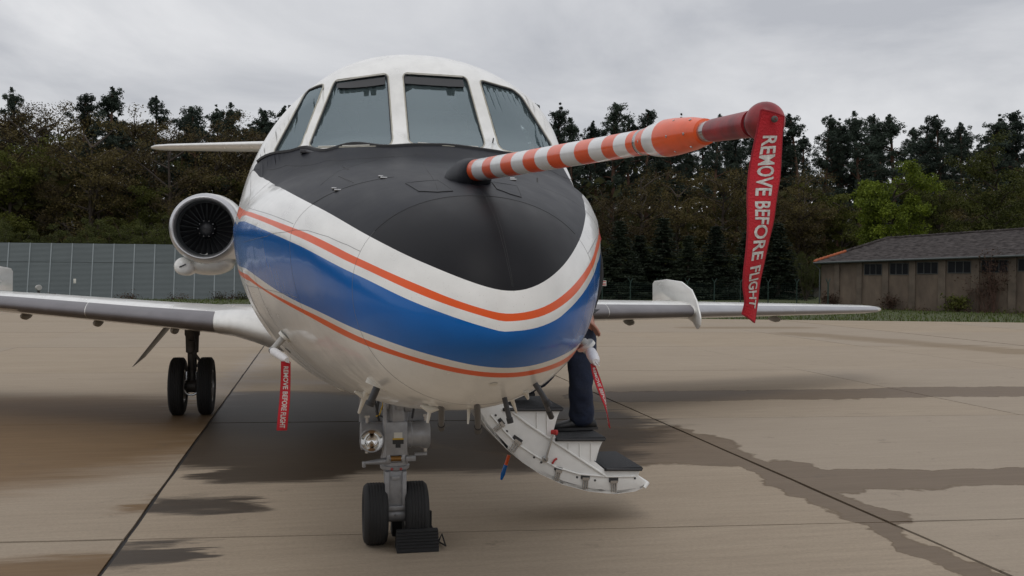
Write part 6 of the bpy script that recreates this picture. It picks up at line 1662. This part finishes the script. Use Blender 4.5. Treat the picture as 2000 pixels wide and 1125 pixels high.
# skyline trees, right of the aircraft
for kind, u, v, y_, w_ in [('pine', 1046, 200, 70, 1.0), ('pine', 1084, 204, 72, 1.2), ('pine', 1118, 232, 70, 1.0), ('pine', 1196, 198, 70, 1.25), ('pine', 1166, 234, 72, 1.0), ('pine', 1228, 226, 72, 1.0), ('pine', 1264, 206, 72, 1.1), ('pine', 1300, 240, 72, 1.2),
                         ('pine', 1348, 222, 74, 1.1), ('pine', 1395, 224, 72, 1.1), ('pine', 1440, 228, 74, 1.1), ('pine', 1490, 222, 72, 1.1), ('pine', 1532, 226, 74, 1.0), ('pine', 1568, 216, 72, 1.25), ('pine', 1610, 224, 74, 1.1), ('pine', 1648, 228, 74, 1.2), ('pine', 1684, 217, 72, 1.2),
                         ('pine', 1712, 222, 76, 1.0), ('pine', 1752, 220, 72, 1.3), ('pine', 1800, 240, 76, 1.2), ('pine', 1842, 222, 74, 1.1), ('pine', 1882, 236, 74, 1.1), ('pine', 1928, 226, 72, 1.3), ('pine', 1962, 234, 76, 1.1), ('pine', 1992, 216, 72, 1.3), ('pine', 2040, 225, 72, 1.3), ('pine', 2100, 230, 74, 1.3), ('pine', 2170, 222, 74, 1.3),
                         ('pine', 620, 212, 74, 1.2), ('pine', 690, 206, 76, 1.2), ('pine', 760, 210, 74, 1.2), ('pine', 830, 204, 76, 1.2), ('pine', 900, 210, 74, 1.2), ('pine', 970, 206, 74, 1.2)]:
    plant(kind, u, v, y_, w_)
# rows further back close the wood
for u in range(-170, 620, 30):
    plant('pine', u + rng.uniform(-12, 12), 240 + rng.uniform(-18, 34), 84 + rng.uniform(-4, 8), 1.35)
for u in range(1030, 2200, 32):
    plant('pine', u + rng.uniform(-12, 12), 258 + rng.uniform(-14, 30), 84 + rng.uniform(-4, 8), 1.35)
# middle layer, lower crowns in front of the pines
for u in range(-120, 600, 78):
    plant(rng.choice(['brown', 'brown', 'brown', 'olive']), u + rng.uniform(-24, 24), 318 + rng.uniform(-50, 60), 65 + rng.uniform(0, 4), 1.1)
for u in range(1050, 1560, 72):
    plant(rng.choice(['brown', 'pine']), u + rng.uniform(-15, 15), 325 + rng.uniform(-25, 65), 65 + rng.uniform(0, 3), 1.1)
for u in range(1560, 2120, 80):
    plant(rng.choice(['brown', 'olive', 'pine']), u + rng.uniform(-15, 15), 330 + rng.uniform(-20, 40), 66 + rng.uniform(0, 2), 1.2)
for u in range(620, 1030, 62):
    plant(rng.choice(['brown', 'olive']), u, 300 + rng.uniform(-25, 35), 66, 1.3)
plant('green', 1746, 303, 52, 0.85, "bright fresh green maple rising behind the shed roof")
plant('olive', 1838, 334, 54, 0.85, "olive brown broadleaf tree right beside the bright green maple")
plant('olive', 1945, 296, 54, 1.05, "large olive green tree behind the shed at the far right")
plant('olive', 2060, 310, 55, 1.1)
for u, v, y_ in ((1212, 425, 55), (1296, 420, 56), (1398, 436, 55), (1345, 455, 54), (1250, 455, 57), (1520, 430, 56), (1460, 448, 57), (1150, 430, 57), (1095, 440, 57), (1040, 430, 57)):
    plant('spruce', u, v, y_, 2.1)
plant('shrub', 1575, 470, 52, 0.5, "yellowish shrub beside the left corner of the shed")
plant('shrub', 1640, 484, 53, 0.4)
for u in range(-160, 640, 42):
    plant('shrub', u + rng.uniform(-12, 12), 408 + rng.uniform(-18, 30), 60 + rng.uniform(-1, 2), 0.95)
for u in range(1180, 1580, 44):
    plant('shrub', u + rng.uniform(-12, 12), 470 + rng.uniform(-30, 30), 59 + rng.uniform(-1, 2), 0.9)
ORD = ['leftmost', 'second', 'third', 'fourth', 'fifth', 'sixth', 'seventh', 'eighth', 'ninth', 'tenth', 'eleventh', 'twelfth', 'thirteenth', 'fourteenth', 'fifteenth', 'sixteenth']
PLACES = [(-400, 0, "beyond the left end of the view"), (0, 150, "above the far left of the noise barrier"), (150, 300, "left of the tailplane tip"), (300, 540, "above the engine and tailplane"), (540, 1040, "hidden behind the cockpit"),
          (1040, 1160, "just right of the cockpit"), (1160, 1320, "over the striped boom"), (1320, 1480, "over the red boom cap"), (1480, 1610, "right of the long red streamer"), (1610, 1830, "behind the left half of the shed"), (1830, 2000, "behind the right half of the shed"), (2000, 3000, "beyond the right end of the view")]
KIND_WORDS = {'pine': ("dark low pine", "dark skyline pine", "back row pine"), 'spruce': ("dark young spruce",), 'brown': ("brown budding tree",), 'olive': ("olive green broadleaf tree",), 'shrub': ("low bushy shrub",), 'green': ("bright maple",)}
bins = {}
for kind, u, y_, o in PLANTED:
    pl_ = next(p_ for p_ in PLACES if p_[0] <= u < p_[1])[2]
    row = (2 if y_ >= 80 and kind == 'pine' else 1 if y_ >= 69.5 and kind == 'pine' else 0)
    bins.setdefault((kind, row, pl_), []).append((u, o))
for (kind, row, pl_), lst in bins.items():
    w_ = KIND_WORDS[kind][row]
    for i, (u, o) in enumerate(sorted(lst, key=lambda q: q[0])):
        if len(lst) == 1:
            o['label'] = 'only ' + w_ + ' ' + pl_
        else:
            o['label'] = ORD[i] + ' ' + w_ + (' from the left ' if i else ' ') + pl_
for v_ in protos.values():
    for o in v_:
        if not used[id(o)]:
            for ch in list(o.children): bpy.data.objects.remove(ch)
            bpy.data.objects.remove(o)
# the depth of the wood, one mass of foliage on the hillside
N_ = 42000
xs = NR.uniform(-110, 130, N_); ys = 68 + 26 * NR.random(N_) ** 1.3
gz_ = np.array([ground_z(a, b) for a, b in zip(xs, ys)])
zs = gz_ + NR.random(N_) ** 1.1 * (6.6 + 1.6 * np.sin(xs * 0.33 + ys * 0.2))
fm = quads("forest_undergrowth", np.stack([xs, ys, zs], -1), 0.9, 0.6, under_l, None, 0.2, 5)
tag(fm, "dark undergrowth filling the wood behind the trunks", kind="stuff")
# far-off wood on the other side of the apron, seen only as reflections in the paint
N_ = 9000
xs = NR.uniform(-160, 160, N_); ys = -95 - 12 * NR.random(N_)
zs = NR.random(N_) * (11 + 2.5 * np.sin(xs * 0.21) + 1.5 * np.sin(xs * 0.57))
tag(quads("distant_wood", np.stack([xs, ys, zs], -1), 2.6, 1.8, under_l, None, 0.0, 9), "far wood across the airfield", kind="stuff")

# ---------------------------------------------------------------- grass tufts along the apron edge
N_ = 26000
xs = NR.uniform(-26, 42, N_); d_ = NR.random(N_) ** 1.5 * 24 + 0.02
ys = 31.8 - 0.305 * xs + d_
keep = (ys < 58)
xs, ys = xs[keep], ys[keep]; N_ = len(xs)
hh = NR.uniform(0.05, 0.16, N_)
ang = NR.uniform(0, 6.28, N_); w_ = 0.02 + 0.0 * hh
ln = NR.normal(size=(N_, 2)) * 0.05
V = np.empty((N_, 3, 3))
V[:, 0] = np.stack([xs - np.cos(ang) * w_, ys - np.sin(ang) * w_, np.full(N_, -0.05)], -1)
V[:, 1] = np.stack([xs + np.cos(ang) * w_, ys + np.sin(ang) * w_, np.full(N_, -0.05)], -1)
V[:, 2] = np.stack([xs + ln[:, 0], ys + ln[:, 1], -0.05 + hh], -1)
me = bpy.data.meshes.new("grass")
me.from_pydata(V.reshape(-1, 3).tolist(), [], [(3 * i, 3 * i + 1, 3 * i + 2) for i in range(N_)])
me.materials.append(blade_mat)
go = bpy.data.objects.new("grass", me); COL.objects.link(go)
tag(go, "rough green grass along the apron edge", kind="stuff")

# ---------------------------------------------------------------- noise barrier on the left
bar_mat = bpy.data.materials.new("barrier_panel_grey")
n, l, p = nodes(bar_mat)
tcb = n.new("ShaderNodeTexCoord"); wvn = n.new("ShaderNodeTexWave"); wvn.wave_type = 'BANDS'; wvn.bands_direction = 'Z'
wvn.inputs["Scale"].default_value = 4.4; wvn.inputs["Distortion"].default_value = 0.25; wvn.inputs["Detail"].default_value = 1
gb = n.new("ShaderNodeNewGeometry"); l.new(gb.outputs["Position"], wvn.inputs["Vector"])
nzb = noise(gb.outputs["Position"], 0.7, 6, 0.6)
cb_ = mixc(nzb.outputs["Fac"], (0.080, 0.097, 0.100, 1), (0.135, 0.158, 0.162, 1))
cb_ = mixc(math_('MULTIPLY', wvn.outputs["Fac"], 0.45), cb_, (0.09, 0.105, 0.11, 1))
obi = n.new("ShaderNodeObjectInfo"); cb_ = mixc(math_('MULTIPLY', obi.outputs["Random"], 0.3), cb_, (0.15, 0.175, 0.18, 1))
l.new(cb_, p.inputs["Base Color"]); p.inputs["Roughness"].default_value = 0.55; p.inputs["Metallic"].default_value = 0.2
bpb = n.new("ShaderNodeBump"); bpb.inputs["Strength"].default_value = 0.8; bpb.inputs["Distance"].default_value = 0.02
l.new(wvn.outputs["Fac"], bpb.inputs["Height"]); l.new(bpb.outputs[0], p.inputs["Normal"])
post_mat = mat("barrier_post_galvanised", (0.25, 0.28, 0.29), 0.5, metal=0.2, var=0.15, scale=2)
nb_ = empty("noise_barrier", (-12, 53.6, -0.05))
tag(nb_, "long grey metal noise barrier of tall panels behind the left wing", "barrier")
ob = Vector(nb_.location)
TOPV = Vector((0, 0.75, 3.22))
p0 = None
for k_ in range(34):
    x_ = -31.4 + 1.135 * k_
    b = Vector((x_, 53.6, -0.05)) - ob
    # every bay: a lower and an upper panel between two posts
    for f0, f1 in ((0.0, 0.655), (0.660, 1.0)):
        if p0 is None or True:
            a_ = b + TOPV * f0; c_ = b + TOPV * f1
            MB().prism([a_ + Vector((0.03, 0, 0)), a_ + Vector((1.105, 0, 0)), c_ + Vector((1.105, 0, 0)), c_ + Vector((0.03, 0, 0))], (0, 0.06, -0.01)).build("barrier_panel", bar_mat, nb_, smooth=0)
    MB().prism([b + Vector((-0.03, -0.03, 0)), b + Vector((0.03, -0.03, 0)), b + TOPV * 1.0 + Vector((0.03, -0.03, 0)), b + TOPV * 1.0 + Vector((-0.03, -0.03, 0))], (0, 0.11, 0)).build("barrier_post", post_mat, nb_, smooth=0)
WEEDS = []
for k_ in range(15):
    x_ = rng.uniform(-17.5, -3)
    N_ = rng.randint(60, 160); c_ = np.array([x_, 53.2 - rng.uniform(0, .5), 0.1]) + NR.normal(size=(N_, 3)) * [.22, .12, .17]
    c_[:, 2] = np.abs(c_[:, 2]) - 0.04
    o = quads("dry_weed", c_, 0.10, 0.05, twig_l if k_ % 3 else under_l, None, 0, 100 + k_)
    WEEDS.append((x_, o)); tag(o, "dry brown weed clump at the foot of the noise barrier", "weed", "weeds along the noise barrier")
for i, (x_, o) in enumerate(sorted(WEEDS, key=lambda q: q[0])): o['label'] = ORD[i] + ' dry weed clump' + (' from the left' if i else '') + ' at the foot of the noise barrier'
# small apron lamp in front of the barrier
q = at(75, 560, 48.0)
lm_ = empty("apron_lamp", (q.x, 48, -0.05))
tag(lm_, "small grey lamp on a short post in front of the noise barrier", "lamp")
MB().tube([(0, 0, 0), (0, 0, q.z - 0.15)], 0.06, 10).build("lamp_post", gear_dark, lm_)
MB().lathe([(-0.16, 0.05), (-0.14, 0.13), (0.1, 0.15), (0.14, 0.13), (0.14, 0.0)], (0, 0, q.z), (0.5, -0.85, 0), 16).build("lamp_head", wing_under, lm_)
q = at(146, 549, 53.2)
tg_ = MB().box((0, 0, 0), (0.14, 0.03, 0.26)).build("white_marker", antenna_white, None, bevel=0.01)
tg_.location = q
tag(tg_, "small white marker plate fixed to a barrier post", "plate")

# ---------------------------------------------------------------- storage shed on the right
plaster = mat("shed_plaster_brown", (0.130, 0.100, 0.074), 0.9, var=0.35, scale=0.9, tint=(0.062, 0.046, 0.034), bump=0.25, bscale=14, stretch=(1.6, 1.6, 0.7))
pil_mat = mat("shed_pilaster", (0.115, 0.092, 0.07), 0.9, var=0.35, scale=1.4, tint=(0.06, 0.046, 0.034))
roof_mat = mat("shed_roof_felt", (0.062, 0.055, 0.053), 0.95, var=0.9, scale=4.0, tint=(0.014, 0.011, 0.011), spec=0.1, bump=0.8, bscale=18, stretch=(1, 1, 3))
pane_dark = mat("shed_window_glass", (0.008, 0.009, 0.011), 0.35, var=0.5, scale=2.0, spec=0.12)
sash_mat = mat("shed_window_frame", (0.055, 0.058, 0.055), 0.7)
zinc = mat("zinc_gutter", (0.075, 0.085, 0.085), 0.5, metal=0.4)
tile_orange = mat("ridge_tile_orange", (0.33, 0.085, 0.03), 0.8, var=0.3, scale=10)
FA = Vector((24.95, 40.0, 0)); FD = Vector((30.45 - 24.95, 33.0 - 40.0, 0)).normalized(); FN = Vector((-FD.y, FD.x, 0))
if FN.y < 0: FN = -FN


def fac(u, v, off=0.0):
    """(distance along the facade, height) of the wall point seen in direction (u, v)"""
    d = ray(u, v); P0 = FA + FN * off
    t_ = (P0 - EYE).dot(FN) / d.dot(FN); q_ = EYE + d * t_
    return (q_ - P0).dot(FD), q_.z


shed = empty("storage_shed", (FA.x, FA.y, -0.25))
tag(shed, "long low brown plastered shed with a dark hipped roof and a strip of dark windows", "shed")
osh = Vector(shed.location)


def FP(a, z, off=0.0): return FA + FD * a + FN * off + Vector((0, 0, z)) - osh


L_F = 19.0; DEP = 9.0
z_l = fac(1600, 513)[1]; s_r, z_r = fac(1975, 500)


def eave(a): return z_l + (z_r - z_l) * a / s_r


walls = MB().prism([FP(0, -0.3), FP(L_F, -0.3), FP(L_F, eave(L_F)), FP(0, eave(0))], FN * 0.25)
walls.prism([FP(0, -0.3, 0.25), FP(0, -0.3, DEP), FP(0, eave(0), DEP), FP(0, eave(0), 0.25)], FD * 0.25)
walls.prism([FP(0, -0.3, DEP), FP(L_F, -0.3, DEP), FP(L_F, eave(L_F), DEP), FP(0, eave(0), DEP)], -FN * 0.25)
walls.prism([FP(L_F - 0.25, -0.3, 0.25), FP(L_F - 0.25, -0.3, DEP - .25), FP(L_F - 0.25, eave(L_F), DEP - .25), FP(L_F - 0.25, eave(L_F), 0.25)], FD * 0.25)
walls.build("wall", plaster, shed, smooth=0)
pils = [(1630.5, 1640), (1674, 1684), (1724, 1735.5), (1776, 1788), (1833, 1847), (1897.5, 1913), (1970, 1985)]
wins = [(1688, 1723), (1738, 1775), (1791, 1832.5), (1851, 1897), (1916, 1969)]
ends = []
for u0, u1 in pils:
    a0, a1 = fac(u0, 560)[0], fac(u1, 560)[0]; ends.append((a0, a1))
step = ends[-1][0] - ends[-2][0]
for k_ in range(1, 7): ends.append((ends[6][0] + step * k_ * 1.0, ends[6][1] + step * k_ * 1.0))
for a0, a1 in ends:
    if a1 > L_F: continue
    MB().prism([FP(a0, -0.3, 0.0), FP(a1, -0.3, 0.0), FP(a1, eave(a1) - 0.02, 0.0), FP(a0, eave(a0) - 0.02, 0.0)], -FN * 0.09).build("pilaster", pil_mat, shed, smooth=0)
wl_ = [(fac(u0, 520)[0], fac(u1, 520)[0]) for u0, u1 in wins]
for k_ in range(0, 5): wl_.append((ends[6 + k_][1] + 0.05, ends[7 + k_][0] - 0.03))
for a0, a1 in wl_:
    if a1 > L_F - 0.3: continue
    z1 = eave(a0) - 0.13; z0 = z1 - 0.56 - 0.02 * (a0 > 3)
    wf = MB()
    fr = 0.03
    for q0, q1, r0, r1 in ((a0, a1, z0, z0 + fr), (a0, a1, z1 - fr, z1), (a0, a0 + fr, z0 + fr, z1 - fr), (a1 - fr, a1, z0 + fr, z1 - fr)):
        wf.prism([FP(q0, r0), FP(q1, r0), FP(q1, r1), FP(q0, r1)], -FN * 0.03)
    w_ = wf.build("window", sash_mat, shed, smooth=0)
    m3 = (a1 - a0) / 3
    for k_ in range(3):
        b0, b1 = a0 + m3 * k_ + 0.02, a0 + m3 * (k_ + 1) - 0.02
        MB().prism([FP(b0, z0 + fr), FP(b1, z0 + fr), FP(b1, z1 - fr), FP(b0, z1 - fr)], -FN * 0.012).build("window_pane", pane_dark, w_, smooth=0)
        if k_: MB().prism([FP(b0 - 0.035, z0 + fr), FP(b0 - 0.005, z0 + fr), FP(b0 - 0.005, z1 - fr), FP(b0 - 0.035, z1 - fr)], -FN * 0.022).build("glazing_bar", sash_mat, w_, smooth=0)
# hipped roof with overhang
RO = 4.6
r0a, r0z = fac(1735, 466, RO); r1a, r1z = fac(1998, 448.5, RO)
ov = 0.28
E0 = FP(-ov, eave(-ov) + 0.03, -ov); E1 = FP(L_F + ov, eave(L_F + ov) + 0.03, -ov); E2 = FP(L_F + ov, eave(L_F) + 0.03, DEP + ov); E3 = FP(-ov, eave(0) + 0.03, DEP + ov)
sl = (r1z - r0z) / (r1a - r0a)
R0 = FP(r0a, r0z, RO); R1 = FP(L_F - 3.5, r0z + sl * (L_F - 3.5 - r0a), RO)


def roof_face(pts, nu, nv):
    a, b, c_, d_ = [Vector(q) for q in pts]; v_ = []; f_ = []
    for i in range(nv + 1):
        for k_ in range(nu + 1):
            lo = a.lerp(b, k_ / nu); hi = d_.lerp(c_, k_ / nu); q_ = lo.lerp(hi, i / nv)
            q_ = q_ + Vector((0, 0, (rng.uniform(-0.012, 0.016) if 0 < i < nv else 0) + (0.02 if (i % 2) else 0)))
            v_.append(q_)
    f_ = [(i * (nu + 1) + k_, i * (nu + 1) + k_ + 1, (i + 1) * (nu + 1) + k_ + 1, (i + 1) * (nu + 1) + k_) for i in range(nv) for k_ in range(nu)]
    return v_, f_


rf = MB()
for pts, nu, nv in (((E0, E1, R1, R0), 60, 26), ((E3, E0, R0, R0), 30, 20), ((E1, E2, R1, R1), 20, 12), ((E2, E3, R0, R1), 40, 12)):
    v_, f_ = roof_face(pts, nu, nv); rf.add(v_, f_)
rf_o = rf.build("roof", roof_mat, shed, smooth=0, fix=False)
MB().prism([E0 - Vector((0, 0, 0.10)), E1 - Vector((0, 0, 0.10)), E1 - Vector((0, 0, 0.02)), E0 - Vector((0, 0, 0.02))], -FN * 0.02).prism([E0 - Vector((0, 0, 0.1)), E3 - Vector((0, 0, 0.1)), E3 - Vector((0, 0, 0.02)), E0 - Vector((0, 0, 0.02))], -FD * 0.02).build("fascia", zinc, shed, smooth=0)
MB().tube([E0 + Vector((0, 0, -0.04)) - FN * 0.06, E1 + Vector((0, 0, -0.04)) - FN * 0.06], 0.05, 8).build("gutter", zinc, shed)
dp = FP(-0.03, eave(0) - 0.1, -0.12)
MB().tube([E0 + Vector((0.02, 0, -0.08)), dp + Vector((0, 0, -0.25)), Vector((dp.x, dp.y, 0.1))], 0.035, 8).build("downpipe", zinc, shed)
for k_ in range(22):
    a = E0.lerp(R0, k_ / 22); b = E0.lerp(R0, (k_ + 1.08) / 22)
    MB().tube([a + Vector((0, 0, 0.03)), b + Vector((0, 0, 0.05))], [0.075, 0.085], 8).build("ridge_tile", tile_orange if k_ < 9 else roof_mat, rf_o, smooth=60, fix=False)
for k_ in range(70):
    a = R0.lerp(R1, k_ / 70); b = R0.lerp(R1, (k_ + 1.05) / 70)
    MB().tube([a + Vector((0, 0, 0.02)), b + Vector((0, 0, 0.035))], [0.07, 0.08], 6).build("ridge_tile", roof_mat, rf_o, smooth=60, fix=False)


# climbing shrubs and weeds along the shed
def scrub(name, u, v0, v1, w_, cnt_, m_, label, cat, seed, off=-0.25, sz=0.10, bare=True):
    a, z1 = fac(u, v0); z0 = -0.15; base_ = FA + FD * a + FN * off
    r = np.random.default_rng(seed); o = empty(name, (base_.x, base_.y, z0)); stems = MB(); tips = []
    for k_ in range(16 if bare else 8):
        top = Vector((0, 0, (z1 - z0) * r.uniform(.45, 1.0))) + FD * r.normal() * w_ * 0.6 + FN * r.uniform(-.25, .15)
        mid = top * 0.5 + FD * r.normal() * 0.08
        b_ = FD * r.normal() * w_ * 0.2
        stems.tube([b_, mid, top], [0.014, 0.010, 0.004], 5, cap=False)
        for q in range(6):
            s_ = mid.lerp(top, r.random()); t2 = s_ + FD * r.normal() * .22 + Vector((0, 0, r.uniform(.02, .25))) + FN * r.normal() * .1
            stems.tube([s_, t2], [0.006, 0.003], 4, cap=False); tips.append(t2)
    stems.build("stems", twig_mat, o, fix=False)
    C_ = np.concatenate([np.array(t_) + r.normal(size=(cnt_, 3)) * 0.09 for t_ in tips]); C_ = C_[C_[:, 2] > 0.01]
    quads("foliage", C_, sz, sz * .6, m_, o, 0, seed)
    tag(o, label, cat)


twig_mat = mat("twig_reddish_brown", (0.085, 0.045, 0.032), 0.9, var=0.3)
scrub("climbing_bush", 1945, 478, 610, 0.55, 5, twig_l, "bare reddish climbing bush reaching the eaves on the shed wall", "bush", 3)
scrub("climbing_bush", 1925, 540, 610, 0.7, 3, twig_l, "lower twiggy bush spreading over the shed wall under the last window", "bush", 4)
scrub("green_bush", 1873, 585, 610, 0.35, 14, olive_l, "small green bush against the foot of the shed wall", "bush", 5, sz=0.12, bare=False)
scrub("dry_weed", 1742, 575, 606, 0.15, 3, twig_l, "thin dry weed stalks by the second shed pilaster", "weed", 6)
scrub("dry_weed", 1627, 578, 606, 0.25, 4, twig_l, "pale dry reeds below the left end of the shed", "weed", 7)
SHED_WEEDS = []
for k_ in range(14):
    a = rng.uniform(0.2, 10); b_ = FA + FD * a - FN * rng.uniform(0.1, 0.5)
    N_ = rng.randint(30, 90); c_ = np.array([b_.x, b_.y, -0.02]) + NR.normal(size=(N_, 3)) * [.2, .2, .12]; c_[:, 2] = np.abs(c_[:, 2] + .05) - 0.06
    o = quads("weed_clump", c_, 0.09, 0.04, olive_l if k_ % 2 else twig_l, None, 0, 300 + k_)
    SHED_WEEDS.append((a, o)); tag(o, "low weed clump along the foot of the shed wall", "weed", "weeds along the shed")
for i, (a, o) in enumerate(sorted(SHED_WEEDS, key=lambda q: q[0])): o['label'] = ORD[i] + ' low weed clump' + (' from the left' if i else '') + ' along the foot of the shed wall'

# ---------------------------------------------------------------- perimeter fence
fence_green = mat("fence_dark_green", (0.012, 0.035, 0.026), 0.6, var=0.2)
fe = empty("perimeter_fence", (12, 46, -0.05))
tag(fe, "dark green wire mesh fence with Y shaped posts in front of the spruces", "fence")
of = Vector(fe.location); FY = 46.0
xa = at(1165, 590, FY).x; xs_ = [at(u, 590, FY).x for u in (1121, 1176, 1231, 1287, 1342, 1395, 1446, 1500, 1556)]
for k_, x_ in enumerate(xs_):
    b = Vector((x_, FY, -0.05)) - of; zt_ = at(1300, 551, FY).z
    t_ = b + Vector((0, 0, zt_ + 0.05))
    MB().tube([b, t_], 0.035, 8).tube([t_ - Vector((0, 0, .02)), t_ + Vector((-.15, 0, .22))], 0.022, 6).tube([t_ - Vector((0, 0, .02)), t_ + Vector((.15, 0, .22))], 0.022, 6).build("fence_post", fence_green, fe)
wr = MB()
x0, x1 = xs_[0] - of.x, xs_[-1] - of.x
for z_ in np.linspace(0.1, zt_, 11): wr.tube([(x0, 0, z_), (x1, 0, z_)], 0.005, 4, cap=False)
for x_ in np.arange(x0, x1, 0.12): wr.tube([(x_, 0, 0.05), (x_, 0, zt_)], 0.0022, 3, cap=False)
for dx_, dz_ in ((-.15, .22), (.15, .22), (-.08, .12), (.08, .12)): wr.tube([(x0 + dx_, 0, zt_ + .05 + dz_), (x1 + dx_, 0, zt_ + .05 + dz_)], 0.005, 4, cap=False)
tag(wr.build("wire_mesh", fence_green, fe, fix=False), kind="stuff")
# the single post with a Y head in front of the shed
q = at(1617, 592, 37.5)
yp = empty("fence_post", (q.x, 37.5, -0.15))
tag(yp, "single dark green post with a Y shaped head in front of the shed's left end", "post")
zt2 = at(1617, 553, 37.5).z + 0.15
MB().tube([(0, 0, 0), (0, 0, zt2)], 0.035, 8).tube([(0, 0, zt2 - .03), (-.13, 0, zt2 + .22)], 0.025, 6).tube([(0, 0, zt2 - .03), (.11, 0, zt2 + .22)], 0.025, 6).build("post", fence_green, yp)
# warning sign on the fence
sg = empty("fence_sign", tuple(at(1178, 553, FY - 0.08)))
tag(sg, "small white sign with red lines on the fence beside the nose", "sign")
MB().box((0, 0, 0), (0.36, 0.01, 0.30)).build("sign_plate", antenna_white, sg)
for dz_, h_ in ((0.09, 0.05), (-0.02, 0.03), (-0.09, 0.05)):
    MB().box((0, -0.008, dz_), (0.30, 0.004, h_)).build("red_line", red_paint, sg)
